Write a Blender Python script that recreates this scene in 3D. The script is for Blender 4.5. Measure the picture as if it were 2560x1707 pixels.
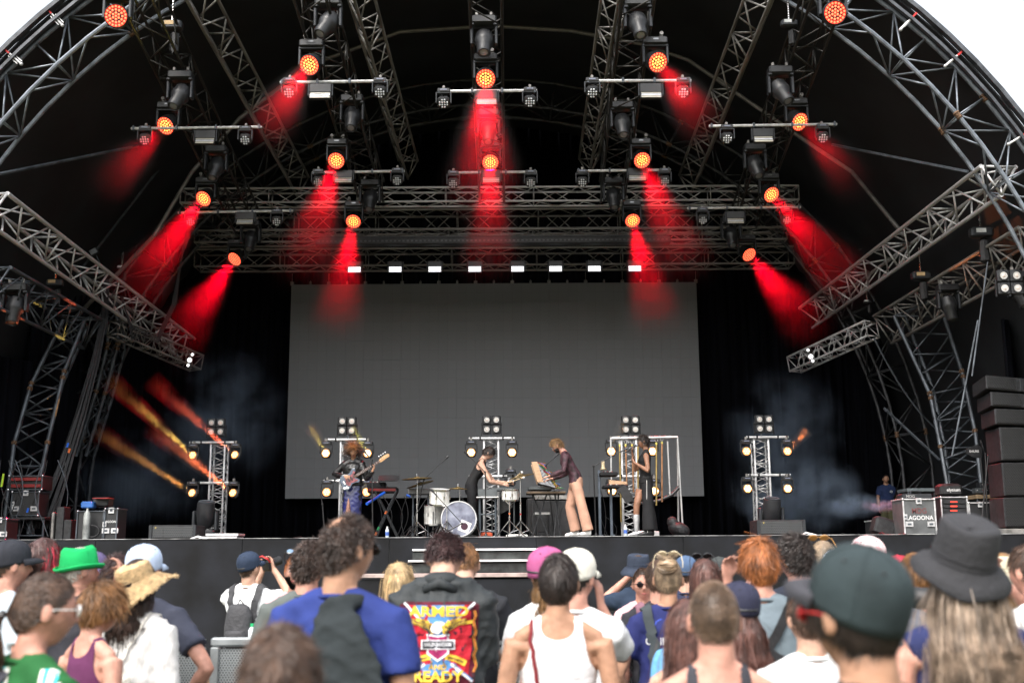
import bpy, bmesh, math, random
import numpy as np
from mathutils import Vector, Matrix, noise
from mathutils.bvhtree import BVHTree
random.seed(7); RNG = np.random.default_rng(7)
for _o in list(bpy.data.objects): bpy.data.objects.remove(_o)
SC = bpy.context.scene; COL = SC.collection
# ------------------------------------------------------------------ camera
F, PITCH, ROLL = 2880.0, math.radians(10.76), math.radians(-0.35)
CAMZ = 1.67
cam_d = bpy.data.cameras.new('camera'); cam = bpy.data.objects.new('camera', cam_d); COL.objects.link(cam)
cam_d.sensor_width = 36; cam_d.lens = 36*F/2560; cam_d.clip_start = .1; cam_d.clip_end = 600
cam_d.dof.use_dof = True; cam_d.dof.focus_distance = 19.5; cam_d.dof.aperture_fstop = 2.6
CM = (Matrix.Rotation(math.pi/2+PITCH, 4, 'X') @ Matrix.Rotation(ROLL, 4, 'Z'))
cam.matrix_world = Matrix.Translation((0, 0, CAMZ)) @ CM
SC.camera = cam
def W(px, py, Y):
    "the world point at distance Y that stands where the photograph (2560 wide) shows (px, py)"
    d = CM.to_3x3() @ Vector(((px-1280)/F, -(py-853.5)/F, -1)); d *= Y/d.y
    return Vector((d.x, d.y, d.z+CAMZ))
# ------------------------------------------------------------------ daylight
SUN_EL, SUN_AZ = math.radians(52), math.radians(205)     # high, behind the camera to the left
wd = bpy.data.worlds.new('World'); SC.world = wd; wd.use_nodes = True
nt = wd.node_tree; nt.nodes.clear()
sky = nt.nodes.new('ShaderNodeTexSky'); sky.sky_type = 'NISHITA'; sky.sun_disc = False
sky.sun_elevation = SUN_EL; sky.sun_rotation = SUN_AZ; sky.dust_density = 5.0; sky.air_density = 1.6; sky.ozone_density = 1.0
hs = nt.nodes.new('ShaderNodeHueSaturation'); hs.inputs['Saturation'].default_value = .32; hs.inputs['Value'].default_value = 1.4
bg = nt.nodes.new('ShaderNodeBackground'); bg.inputs['Strength'].default_value = 0.15
ow = nt.nodes.new('ShaderNodeOutputWorld')
nt.links.new(sky.outputs[0], hs.inputs['Color']); nt.links.new(hs.outputs[0], bg.inputs['Color']); nt.links.new(bg.outputs[0], ow.inputs['Surface'])
sd = bpy.data.lights.new('sun', 'SUN'); sd.energy = 1.0; sd.angle = math.radians(22); sd.color = (1, .96, .9)
so = bpy.data.objects.new('sun', sd); COL.objects.link(so)
_sv = Vector((math.sin(SUN_AZ)*math.cos(SUN_EL), math.cos(SUN_AZ)*math.cos(SUN_EL), math.sin(SUN_EL)))
so.rotation_euler = (-_sv).to_track_quat('-Z', 'Y').to_euler(); so.location = (0, 0, 40)
SC.view_settings.view_transform = 'Standard'; SC.view_settings.look = 'None'
SC.view_settings.exposure = 0.8; SC.view_settings.gamma = 1; SC.view_settings.use_curve_mapping = False
SC.cycles.max_bounces = 6; SC.cycles.diffuse_bounces = 3; SC.cycles.glossy_bounces = 3; SC.cycles.volume_bounces = 0
SC.cycles.transmission_bounces = 4; SC.cycles.transparent_max_bounces = 12; SC.cycles.sample_clamp_indirect = 4
SC.cycles.volume_step_rate = 1.0; SC.cycles.volume_max_steps = 96; SC.cycles.caustics_reflective = False; SC.cycles.caustics_refractive = False
SC.cycles.use_adaptive_sampling = True; SC.cycles.adaptive_threshold = .02
# ------------------------------------------------------------------ materials
MT = {}
def mat(name, col, rough=.6, metal=0., bump=0., bscale=30., var=.12, vscale=6., emit=None, estr=0., spec=.5, col2=None, stretch=None, vc=False, sheen=0.):
    "procedural surface: colour broken up by noise, fine relief by bump"
    if name in MT: return MT[name]
    m = bpy.data.materials.new(name); m.use_nodes = True; n = m.node_tree; b = n.nodes['Principled BSDF']; L = n.links.new
    b.inputs['Roughness'].default_value = rough; b.inputs['Metallic'].default_value = metal; b.inputs['Specular IOR Level'].default_value = spec
    if sheen: b.inputs['Sheen Weight'].default_value = sheen
    tc = n.nodes.new('ShaderNodeTexCoord'); src = tc.outputs['Object']
    if stretch:
        mp = n.nodes.new('ShaderNodeMapping'); mp.inputs['Scale'].default_value = stretch; L(src, mp.inputs[0]); src = mp.outputs[0]
    nz = n.nodes.new('ShaderNodeTexNoise'); nz.inputs['Scale'].default_value = vscale; nz.inputs['Detail'].default_value = 5; L(src, nz.inputs['Vector'])
    mx = n.nodes.new('ShaderNodeMix'); mx.data_type = 'RGBA'
    c = Vector(col); a = c*(1-var*1.6) if col2 is None else Vector(col2); d = c*(1+var) if col2 is None else c
    mx.inputs['A'].default_value = (*a, 1); mx.inputs['B'].default_value = (*[min(1, q) for q in d], 1)
    rp = n.nodes.new('ShaderNodeMapRange'); rp.inputs[1].default_value = .35; rp.inputs[2].default_value = .65
    L(nz.outputs['Fac'], rp.inputs[0]); L(rp.outputs[0], mx.inputs['Factor']); out = mx.outputs['Result']
    if vc:
        at = n.nodes.new('ShaderNodeAttribute'); at.attribute_name = 'Col'
        m2 = n.nodes.new('ShaderNodeMix'); m2.data_type = 'RGBA'; m2.blend_type = 'MULTIPLY'; m2.inputs['Factor'].default_value = 1
        L(out, m2.inputs['A']); L(at.outputs['Color'], m2.inputs['B']); out = m2.outputs['Result']
    L(out, b.inputs['Base Color'])
    if bump:
        n2 = n.nodes.new('ShaderNodeTexNoise'); n2.inputs['Scale'].default_value = bscale; n2.inputs['Detail'].default_value = 4; L(src, n2.inputs['Vector'])
        bp = n.nodes.new('ShaderNodeBump'); bp.inputs['Strength'].default_value = bump; bp.inputs['Distance'].default_value = .02
        L(n2.outputs['Fac'], bp.inputs['Height']); L(bp.outputs[0], b.inputs['Normal'])
    if emit:
        b.inputs['Emission Color'].default_value = (*emit, 1); b.inputs['Emission Strength'].default_value = estr
    MT[name] = m; return m
def perforated(name, col, hole, pitch, r=.34, metal=.3, rough=.45):
    "metal sheet with staggered round holes, in metres"
    if name in MT: return MT[name]
    m = bpy.data.materials.new(name); m.use_nodes = True; n = m.node_tree; b = n.nodes['Principled BSDF']; L = n.links.new
    b.inputs['Roughness'].default_value = rough; b.inputs['Metallic'].default_value = metal
    tc = n.nodes.new('ShaderNodeTexCoord'); sx = n.nodes.new('ShaderNodeSeparateXYZ'); L(tc.outputs['Object'], sx.inputs[0])
    def M_(op, a, bb=None):
        q = n.nodes.new('ShaderNodeMath'); q.operation = op
        for i, v in enumerate((a, bb)):
            if v is None: continue
            if isinstance(v, (int, float)): q.inputs[i].default_value = v
            else: L(v, q.inputs[i])
        return q.outputs[0]
    u = M_('DIVIDE', sx.outputs['X'], pitch); v = M_('DIVIDE', sx.outputs['Z'], pitch*.8)
    row = M_('FLOOR', v); u = M_('ADD', u, M_('MULTIPLY', row, .5))
    fu = M_('SUBTRACT', M_('FRACT', u), .5); fv = M_('MULTIPLY', M_('SUBTRACT', M_('FRACT', v), .5), .8)
    d = M_('SQRT', M_('ADD', M_('MULTIPLY', fu, fu), M_('MULTIPLY', fv, fv)))
    k = M_('LESS_THAN', d, r)
    mx = n.nodes.new('ShaderNodeMix'); mx.data_type = 'RGBA'; mx.inputs['A'].default_value = (*col, 1); mx.inputs['B'].default_value = (*hole, 1)
    L(k, mx.inputs['Factor']); L(mx.outputs['Result'], b.inputs['Base Color'])
    bp = n.nodes.new('ShaderNodeBump'); bp.inputs['Strength'].default_value = .6; bp.inputs['Distance'].default_value = -.004; L(k, bp.inputs['Height']); L(bp.outputs[0], b.inputs['Normal'])
    MT[name] = m; return m
# ------------------------------------------------------------------ objects
def tag(o, label=None, cat=None, group=None, kind=None):
    if label: o['label'] = label
    if cat: o['category'] = cat
    if group: o['group'] = group
    if kind: o['kind'] = kind
    return o
def empty(name, loc=(0, 0, 0), rz=0., **k):
    o = bpy.data.objects.new(name, None); o.location = loc; o.rotation_euler = (0, 0, rz); o.empty_display_size = .2; COL.objects.link(o); return tag(o, **k)
class MB:
    "collects shapes; build() links them as ONE mesh object"
    def __init__(s): s.v = []; s.f = []; s.n = 0
    def add(s, v, f):
        v = np.asarray(v, float).reshape(-1, 3); s.v.append(v); k = s.n
        s.f += [tuple(i+k for i in q) for q in f]; s.n += len(v); return s
    def box(s, c, size, rot=None, taper=1.):
        x, y, z = [q/2 for q in size]; p = [(-x, -y, -z), (x, -y, -z), (x, y, -z), (-x, y, -z)] + [(-x*taper, -y*taper, z), (x*taper, -y*taper, z), (x*taper, y*taper, z), (-x*taper, y*taper, z)]
        M = rot if rot is not None else Matrix.Identity(3)
        return s.add([tuple(M @ Vector(q) + Vector(c)) for q in p], [(3, 2, 1, 0), (4, 5, 6, 7), (0, 1, 5, 4), (1, 2, 6, 5), (2, 3, 7, 6), (3, 0, 4, 7)])
    def bbox(s, c, size, bev=.01, rot=None):
        "box with chamfered vertical and horizontal edges"
        x, y, z = [q/2 for q in size]; b = min(bev, x*.9, y*.9, z*.9); M = rot if rot is not None else Matrix.Identity(3)
        rings = []
        for zz, i in ((-z, b), (-z+b, 0), (z-b, 0), (z, b)):
            X, Y = x-i, y-i; B = b
            rings.append([(-X+B, -Y, zz), (X-B, -Y, zz), (X, -Y+B, zz), (X, Y-B, zz), (X-B, Y, zz), (-X+B, Y, zz), (-X, Y-B, zz), (-X, -Y+B, zz)])
        v = [tuple(M @ Vector(q) + Vector(c)) for r in rings for q in r]; f = []
        for k in range(3):
            for j in range(8): f.append((k*8+j, k*8+(j+1) % 8, (k+1)*8+(j+1) % 8, (k+1)*8+j))
        f.append(tuple(range(7, -1, -1))); f.append(tuple(range(24, 32)))
        return s.add(v, f)
    def tube(s, pts, r, n=6, cap=True):
        pts = [Vector(p) for p in pts]; m = len(pts); rr = r if hasattr(r, '__len__') else [r]*m; v = []; u = None
        for i, p in enumerate(pts):
            t = (pts[min(i+1, m-1)]-pts[max(i-1, 0)]).normalized()
            if u is None: u = t.cross(Vector((0, 0, 1)) if abs(t.z) < .9 else Vector((1, 0, 0))).normalized()
            u = (u - t*u.dot(t)).normalized(); w = t.cross(u)
            for j in range(n):
                a = 2*math.pi*j/n; v.append(tuple(p + (u*math.cos(a)+w*math.sin(a))*rr[i]))
        f = [(i*n+j, i*n+(j+1) % n, (i+1)*n+(j+1) % n, (i+1)*n+j) for i in range(m-1) for j in range(n)]
        if cap: f += [tuple(range(n-1, -1, -1)), tuple(range((m-1)*n, m*n))]
        return s.add(v, f)
    def lathe(s, prof, n=20, c=(0, 0, 0), rot=None, sy=1.):
        "profile (radius, height) turned round the z axis"
        M = rot if rot is not None else Matrix.Identity(3); v = []; m = len(prof)
        for r, z in prof:
            for j in range(n):
                a = 2*math.pi*j/n; v.append(tuple(M @ Vector((r*math.cos(a), r*math.sin(a)*sy, z)) + Vector(c)))
        f = [(i*n+j, i*n+(j+1) % n, (i+1)*n+(j+1) % n, (i+1)*n+j) for i in range(m-1) for j in range(n)]
        if m > 2 and math.hypot(prof[0][0]-prof[-1][0], prof[0][1]-prof[-1][1]) < .35*max(q[0] for q in prof) and min(q[0] for q in prof) > 1e-6:
            return s.add(v, f+[((m-1)*n+j, (m-1)*n+(j+1) % n, (j+1) % n, j) for j in range(n)])
        if prof[0][0] > 1e-6: f.append(tuple(range(n-1, -1, -1)))
        if prof[-1][0] > 1e-6: f.append(tuple(range((m-1)*n, m*n)))
        return s.add(v, f)
    def loft(s, rings, n=16):
        "rings of (centre, u, w, ru, rw)"
        v = []; m = len(rings)
        for c, u, w, ru, rw in rings:
            for j in range(n):
                a = 2*math.pi*j/n; v.append(tuple(Vector(c) + Vector(u)*ru*math.cos(a) + Vector(w)*rw*math.sin(a)))
        f = [(i*n+j, i*n+(j+1) % n, (i+1)*n+(j+1) % n, (i+1)*n+j) for i in range(m-1) for j in range(n)]
        f += [tuple(range(n-1, -1, -1)), tuple(range((m-1)*n, m*n))]
        return s.add(v, f)
    def ball(s, c, r, n=14, m=9, rot=None):
        r = r if hasattr(r, '__len__') else (r, r, r); M = rot if rot is not None else Matrix.Identity(3); v = []
        for i in range(m+1):
            t = math.pi*(i/m)
            t = min(max(t, .02), math.pi-.02)
            for j in range(n):
                a = 2*math.pi*j/n; v.append(tuple(M @ Vector((r[0]*math.sin(t)*math.cos(a), r[1]*math.sin(t)*math.sin(a), -r[2]*math.cos(t))) + Vector(c)))
        f = [(i*n+j, i*n+(j+1) % n, (i+1)*n+(j+1) % n, (i+1)*n+j) for i in range(m) for j in range(n)]
        f += [tuple(range(n-1, -1, -1)), tuple(range(m*n, m*n+n))]
        return s.add(v, f)
    def build(s, name, m, parent=None, smooth=False, local=False, xf=None, **k):
        v = np.concatenate(s.v) if s.v else np.zeros((0, 3))
        if xf is not None:
            A = np.array(xf); v = v @ A[:3, :3].T + A[:3, 3]
        off = np.zeros(3)
        if parent is not None and not local: off = np.array(wloc(parent))
        me = bpy.data.meshes.new(name); me.from_pydata((v-off).tolist(), [], s.f)
        if m: me.materials.append(m)
        if smooth:
            me.polygons.foreach_set('use_smooth', [True]*len(me.polygons))
            if smooth != 'all':
                me.set_sharp_from_angle(angle=math.radians(40))
        o = bpy.data.objects.new(name, me); COL.objects.link(o)
        if parent is not None: o.parent = parent
        return tag(o, **k)
def wloc(o):
    v = Vector(o.location)
    while o.parent: o = o.parent; v = v + Vector(o.location)
    return v
def centred(o):
    "move a one-mesh thing's origin to the middle of its base"
    me = o.data; n = len(me.vertices); a = np.empty(n*3); me.vertices.foreach_get('co', a); a = a.reshape(-1, 3)
    c = np.array([(a[:, 0].min()+a[:, 0].max())/2, (a[:, 1].min()+a[:, 1].max())/2, a[:, 2].min()])
    me.vertices.foreach_set('co', (a-c).ravel()); o.location = Vector(o.location)+Vector(c); return o
_bars = {}
def bar(name, p0, p1, r, m, parent, n=6, **k):
    "a straight tube that shares its mesh with every other tube of its kind"
    key = (round(r, 4), m.name, n)
    if key not in _bars:
        b = MB(); b.tube([(0, 0, 0), (0, 0, 1)], r, n); me = bpy.data.meshes.new('bar'); me.from_pydata(np.concatenate(b.v).tolist(), [], b.f); me.materials.append(m)
        me.polygons.foreach_set('use_smooth', [len(p.vertices) == 4 for p in me.polygons]); _bars[key] = me
    p0, p1 = Vector(p0), Vector(p1); d = p1-p0; L = d.length
    o = bpy.data.objects.new(name, _bars[key]); COL.objects.link(o)
    o.parent = parent; off = wloc(parent) if parent else Vector((0, 0, 0))
    o.matrix_local = Matrix.Translation(p0-off) @ d.to_track_quat('Z', 'Y').to_matrix().to_4x4() @ Matrix.Diagonal((1, 1, L, 1))
    return tag(o, **k)
def copy_tree(o, parent=None):
    c = o.copy(); COL.objects.link(c)
    if parent: c.parent = parent
    for ch in CH.get(o.name, []): copy_tree(ch, c)
    return c
CH = {}
def index_children():
    CH.clear()
    for o in bpy.data.objects:
        if o.parent: CH.setdefault(o.parent.name, []).append(o)
def sm(a, b, x):
    t = np.clip((x-a)/(b-a), 0, 1); return t*t*(3-2*t)
# common materials
ALU = mat('aluminium', (.62, .62, .63), .42, .35, var=.18, vscale=9)
ALUD = mat('darker_aluminium', (.26, .25, .235), .5, .3, var=.3, vscale=7)  # darker copy of the aluminium colour
STEEL = mat('dark_galvanised_steel', (.085, .098, .115), .45, .35, var=.3, vscale=5)
RUST = mat('rusty_coupler', (.17, .10, .06), .8, .3, var=.5, vscale=30)
BLK = mat('black_plastic', (.022, .022, .024), .5, var=.25, vscale=12)
BLKM = mat('black_powder_coat', (.03, .031, .034), .42, .2, var=.25, vscale=15)
DRAPE = mat('black_drape', (.0045, .005, .008), .95, spec=.1, bump=.6, bscale=3, var=.3, vscale=1.5, stretch=(6, 6, .3))
CHROME = mat('chrome', (.75, .75, .76), .18, 1., var=.05)
WHITE = mat('white_paint', (.78, .77, .75), .5, var=.06)
# ================================================================== the setting
X0, DECK = -.5, 2.06
SF = 19.45                                     # front edge of the stage
g = MB(); g.add([(-150, -20, 0), (150, -20, 0), (150, 300, 0), (-150, 300, 0)], [(0, 1, 2, 3)])
g.build('ground', mat('trodden_grass', (.06, .09, .03), .95, bump=.8, bscale=60, vscale=2, col2=(.13, .10, .06)), kind='structure')
d = MB(); d.box((0, SF+7, DECK-.06), (34, 14, .12)); st = d.build('stage_deck', mat('stage_floor', (.05, .05, .052), .55, bump=.2, bscale=40, var=.4, vscale=3), kind='structure')
lip = MB(); lip.box((0, SF-.025, DECK-.001), (34, .05, .008))
lip.build('deck_edge_trim', mat('worn_edge_trim', (.42, .42, .43), .5, .4, var=.5, vscale=4), st)
SK = mat('black_fascia', (.0075, .0085, .012), .7, spec=.3, bump=.35, bscale=2.5, var=.45, vscale=1.6)
root = empty('stage_fascia', (X0, SF, 0), label='matt black boarded front of the stage below the deck', cat='stage front')
xs = np.arange(-17, 17.1, 2.44)
for a, b in zip(xs[:-1], xs[1:]):
    q = MB(); q.bbox(((a+b)/2+.3, SF-.02+random.uniform(-.002, .002), (DECK-.010)/2), (b-a-.006, .03, DECK-.012), .003); q.build('panel', SK, root)
# steps up to the stage and the pale ledge beside them
root = empty('stage_steps', (W(1195, 1500, 18.9).x, 18.9, 0), label='black steps with bright white nosings in front of the stage', cat='steps')
TR = mat('dusty_black_step', (.03, .034, .033), .6, bump=.2, var=.5, vscale=5); NO = mat('white_nosing', (.8, .8, .8), .5, var=.05)
xa, xb = W(1028, 1400, 18.9).x, W(1363, 1400, 18.9).x
for k, (zt, yy) in enumerate(((W(1200, 1373, 18.95).z, 19.2), (W(1200, 1401, 18.7).z, 18.9), (W(1200, 1431, 18.4).z, 18.6))):
    for (u0, u1) in ((xa-.04*k, (xa+xb)/2-.002), ((xa+xb)/2+.002, xb)):
        q = MB(); q.box(((u0+u1)/2, yy+.08, zt/2-.02), (u1-u0, .3, zt-.04)); q.build('riser', TR, root)
        if k < 2:
            q = MB(); q.bbox(((u0+u1)/2, yy+.055, zt+.0), (u1-u0, .37, .032), .004); q.build('nosing', NO, root)
xl, xr = W(905, 1440, 18.3).x, W(1372, 1440, 18.3).x; zl = W(1200, 1437, 18.3).z
q = MB(); q.box(((xl+xr)/2, 18.35, zl/2-.03), (xr-xl, .4, zl-.06)); o = q.build('ledge_base', SK); led = empty('pit_ledge', ((xl+xr)/2, 18.3, 0), label='low black camera ledge with a pale wooden top edge under the steps', cat='ledge'); o.parent = led; o.location = -Vector(led.location)
q = MB(); q.bbox(((xl+xr)/2, 18.34, zl), (xr-xl+.04, .46, .06), .006); q.build('top_board', mat('pinkish_raw_wood', (.42, .33, .31), .7, var=.2), led)
# ---- roof skin: a vault open to the front, black inside
RC = (X0, 3.08); RR = 10.52; ROOF = mat('black_roof_canvas', (.016, .018, .022), .75, bump=.35, bscale=1.2, var=.25, vscale=.8)
def arc(R, a, y, c=RC): return (c[0]+R*math.sin(a), y, c[1]+R*math.cos(a))
rf = empty('stage_roof', (X0, 18, 0), label='black arched canvas roof over the whole stage', cat='stage roof')
def arc_sheet(R, th, y0, y1, a0, a1, n=48, ny=10):
    v = []; f = []
    for rr in (R, R+th):
        for i in range(n+1):
            a = a0+(a1-a0)*i/n
            for j in range(ny+1):
                y = y0+(y1-y0)*j/ny; sag = .05*math.sin(math.pi*((i*4/n) % 1))*math.sin(math.pi*j/ny)
                v.append(arc(rr-sag, a, y))
    m = (n+1)*(ny+1)
    for i in range(n):
        for j in range(ny):
            q = i*(ny+1)+j; f.append((q, q+1, q+ny+2, q+ny+1)); f.append((m+q, m+q+ny+1, m+q+ny+2, m+q+1))
    for j in range(ny): f.append((j, m+j, m+j+1, j+1)); q = n*(ny+1)+j; f.append((q, q+1, m+q+1, m+q))
    for i in range(n): q = i*(ny+1); f.append((q, q+ny+1, m+q+ny+1, m+q)); q += ny; f.append((q, m+q, m+q+ny+1, q+ny+1))
    b = MB(); b.add(v, f); return b
A0 = math.radians(102)
arc_sheet(RR, .03, 18.0, 31.0, -A0, A0).build('canopy', ROOF, rf, smooth=True)
RIM = mat('dull_silver_rim', (.07, .075, .085), .45, .4, var=.3)
arc_sheet(RR+.03, .07, 17.88, 18.0, -A0, A0, 60, 1).build('front_rim', RIM, rf, smooth=True)
arc_sheet(RR-.17, .05, 17.9, 17.97, -A0, A0, 60, 1).build('keder_rail', RIM, rf, smooth=True)
# red-strapped ratchets that pull the canvas to the front arch
RED = mat('red_strap', (.6, .03, .03), .6)
for (px, py) in ((128, 34), (22, 133), (2280, 45), (2395, 138), (2558, 338)):
    p = W(px, py, 17.95); c = Vector((X0, 17.95, RC[1])); dr = (p-c).normalized(); tr = empty('ratchet_strap', tuple(p-dr*.12))
    tag(tr, label={128: 'ratchet with red strap nearest the top left corner of the arch', 22: 'ratchet with red strap lower down the left arch by the picture edge', 2280: 'topmost red-tipped ratchet strap on the right arch', 2395: 'middle red-tipped ratchet strap on the right arch', 2558: 'lowest ratchet strap on the right arch by the picture edge'}[px], cat='ratchet strap', group='ratchet straps holding the roof canvas')
    b = MB(); b.tube([p-dr*.28, p], .018, 6); b.tube([p-dr*.26+Vector((.04, 0, .02)), p-dr*.05+Vector((.04, 0, .02))], .01, 5); b.tube([p-dr*.26-Vector((.04, 0, .02)), p-dr*.05-Vector((.04, 0, .02))], .01, 5); b.ball(p-dr*.3, .03); b.build('turnbuckle', ALU, tr)
    b = MB(); b.box(p+dr*.05, (.05, .03, .13), dr.to_track_quat('Z', 'Y').to_matrix()); b.build('strap', RED, tr)
# ---- drapes
def drape(name, x0, x1, y, z0, z1, label, dy=0., amp=.06, fold=.28, m=DRAPE, cat='drape'):
    n = int(abs(complex(x1-x0, dy))/fold*6)+2; v = []
    for i in range(n+1):
        t = i/n; o = amp*math.sin(t*n/6*2*math.pi+.8*math.sin(i*.7))
        L = math.hypot(x1-x0, dy); nx, ny = -dy/L, (x1-x0)/L
        for z in (z0, z1): v.append((x0+(x1-x0)*t+nx*o, y+dy*t+ny*o, z))
    f = [(2*i, 2*i+2, 2*i+3, 2*i+1) for i in range(n)]; b = MB(); b.add(v, f)
    o = b.build(name, m, smooth='all', label=label, cat=cat); md = o.modifiers.new('t', 'SOLIDIFY'); md.thickness = .01; return centred(o)
drape('backdrop_drape', -11.2, 10.2, 30.6, DECK, 14.2, 'wide black backdrop drape behind the screen')
drape('side_drape', 9.25, 9.05, 28.3, DECK, 9.0, 'tall black side drape at the right of the stage beside the rear arch leg', dy=2.2)
drape('side_drape', -10.2, -9.4, 24.0, DECK, 9.0, 'tall black side drape at the left of the stage behind the cable drop', dy=6)
drape('side_drape', 9.3, 10.9, 21.3, DECK, 6.1, 'black masking drape behind the speaker stack at the right edge', dy=3)
drape('side_drape', -11.6, -9.9, 20.5, DECK, 5.8, 'black masking drape behind the cases at the left edge', dy=3.4)
# pale corner of the neighbouring tent seen through the gap under the roof, either side
CANV = mat('weathered_white_canvas', (.5, .55, .48), .8, var=.35, vscale=1.5)
for s, lb in ((1, 'pale canvas awning in the gap above the right speaker stack'), (-1, 'pale canvas awning in the gap at the left edge')):
    px = 2535 if s > 0 else 12; p = W(px, 925 if s > 0 else 945, 26.5); b = MB(); v = []
    for i in range(7):
        for j in range(5): v.append((p.x+s*(i*.35-.5), p.y+j*.5, p.z+.12*i-.14*j+.06*math.sin(i*1.7)))
    b.add(v, [(i*5+j, (i+1)*5+j, (i+1)*5+j+1, i*5+j+1) for i in range(6) for j in range(4)])
    o = b.build('awning', CANV, smooth='all', label=lb, cat='awning'); o.modifiers.new('t', 'SOLIDIFY').thickness = .02; centred(o)
# ---- the blank screen, hung from a header
SCR = bpy.data.materials.new('led_wall_face'); SCR.use_nodes = True
n = SCR.node_tree; b_ = n.nodes['Principled BSDF']; b_.inputs['Roughness'].default_value = .55; b_.inputs['Specular IOR Level'].default_value = .35
tc = n.nodes.new('ShaderNodeTexCoord'); br = n.nodes.new('ShaderNodeTexBrick'); br.offset = 0; br.inputs['Scale'].default_value = 1; br.inputs['Brick Width'].default_value = .5; br.inputs['Row Height'].default_value = .5
br.inputs['Mortar Size'].default_value = .0015; br.inputs['Color1'].default_value = (.215, .222, .236, 1); br.inputs['Color2'].default_value = (.205, .212, .226, 1); br.inputs['Mortar'].default_value = (.13, .13, .14, 1)
mp = n.nodes.new('ShaderNodeMapping'); mp.inputs['Rotation'].default_value = (math.pi/2, 0, 0); n.links.new(tc.outputs['Object'], mp.inputs[0]); n.links.new(mp.outputs[0], br.inputs['Vector']); n.links.new(br.outputs['Color'], b_.inputs['Base Color'])
p0, p1, p2, p3 = W(711, 1247, 30), W(1760, 1239, 30), W(1740, 706, 30), W(731, 712, 30)
zb, zt = (p0.z+p1.z)/2, (p2.z+p3.z)/2; xa, xb = (p0.x+p3.x)/2, (p1.x+p2.x)/2
scr = empty('led_screen', ((xa+xb)/2, 30, zb), label='huge blank dark grey video screen at the back of the stage', cat='screen')
b = MB(); b.box(((xa+xb)/2, 30.1, (zb+zt)/2), (xb-xa-.02, .09, zt-zb-.02)); b.build('housing', BLKM, scr)
nx, nz = 22, 11
pw, ph = (xb-xa)/nx, (zt-zb)/nz
pm = None
for i in range(nx):
    for j in range(nz):
        if pm is None:
            b = MB(); b.bbox((0, 0, 0), (pw-.0015, .06, ph-.0015), .001); o = b.build('screen_panel', SCR, scr, local=True); pm = o.data
        else:
            o = bpy.data.objects.new('screen_panel', pm); COL.objects.link(o); o.parent = scr
        o.location = (xa+(i+.5)*pw-(xa+xb)/2, random.uniform(-.001, .001), (j+.5)*ph)
for i in range(nx+1):
    x = xa+i*(xb-xa)/nx; b = MB(); b.tube([(x, 30.05, zt), (x, 30.05, zt+.09)], .03 if i % 2 else .05, 5); b.tube([(x, 30.05, zt+.09), (x, 30.05, zt+.32 if i % 2 == 0 else zt+.12)], .008, 4); b.build('hanger', ALUD, scr)
# ================================================================== trusses
def section(kind, w, h):
    if kind == 'box': return [(-w/2, -h/2), (w/2, -h/2), (w/2, h/2), (-w/2, h/2)]
    if kind == 'tri': return [(-w/2, h/2), (w/2, h/2), (0, -h/2)]          # point down
    return [(-w/2, -h/2), (w/2, -h/2), (0, h/2)]                            # point up
def truss(p0, p1, label, w=.4, h=.4, bays=10, kind='box', m=ALU, r=.025, rb=.013, up=(0, 0, 1), name='truss', group=None, parent=None, cat='truss'):
    p0, p1 = Vector(p0), Vector(p1); t = (p1-p0).normalized(); side = t.cross(Vector(up)).normalized(); upv = side.cross(t)
    root = parent or empty(name, tuple(p0), label=label, cat=cat, group=group)
    sec = [side*a+upv*b for a, b in section(kind, w, h)]; k = len(sec)
    for s in sec: bar('chord', p0+s, p1+s, r, m, root, 8)
    for e in range(k):
        a, b = sec[e], sec[(e+1) % k]
        for i in range(bays):
            q0, q1 = p0.lerp(p1, i/bays), p0.lerp(p1, (i+1)/bays)
            bar('brace', q0+(a if i % 2 else b), q1+(b if i % 2 else a), rb, m, root, 5)
        for i in range(0, bays+1, 4 if bays > 12 else 2): q = p0.lerp(p1, i/bays); bar('cross_bar', q+a, q+b, rb*1.2, m, root, 5)
    return root
def arch_truss(y, R, label, dy=.7, dr=.75, a0=-100, a1=100, bays=44, m=STEEL, r=.038, rb=.018, c=RC, name='arch_truss', yo=0.):
    root = empty(name, (c[0], y, 0), label=label, cat='arch truss')
    A = np.radians(np.linspace(a0, a1, bays+1)); ch = [(R, yo), (R-dr, -dy/2), (R-dr, dy/2)]
    P = [[Vector(arc(rr, a, y+o, c)) for a in A] for rr, o in ch]
    for q in P:
        b = MB(); b.tube(q, r, 8); b.build('chord', m, root, smooth=True)
    for i in range(bays):
        for e, f in ((0, 1), (0, 2), (1, 2)):
            a, b = (P[e], P[f]) if i % 2 else (P[f], P[e]); bar('brace', a[i], b[i+1], rb, m, root, 5)
            if i % 2 == 0: bar('cross_bar', P[e][i], P[f][i], rb, m, root, 5)
    for i in range(4, bays, 6):
        for q in P:
            b = MB(); d = (q[i+1]-q[i]).normalized()*.07; b.tube([q[i]-d, q[i]-d*.6, q[i]-d*.5, q[i]+d*.5, q[i]+d*.6, q[i]+d], [r*1.1, r*1.6, r*1.25, r*1.25, r*1.6, r*1.1], 8); b.build('coupler', RUST, root)
    return root
arch_truss(18.3, RR-.03, 'large grey tubular arch truss framing the open front of the stage', m=mat('silvery_arch_steel', (.20, .225, .26), .42, .4, var=.25, vscale=5), bays=52)
arch_truss(26.2, RR-.5, 'dim tubular arch truss across the rear of the roof', m=mat('dark_steel', (.06, .062, .068), .5, .5, var=.3), rb=.02, dy=.8, dr=.8)
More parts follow.
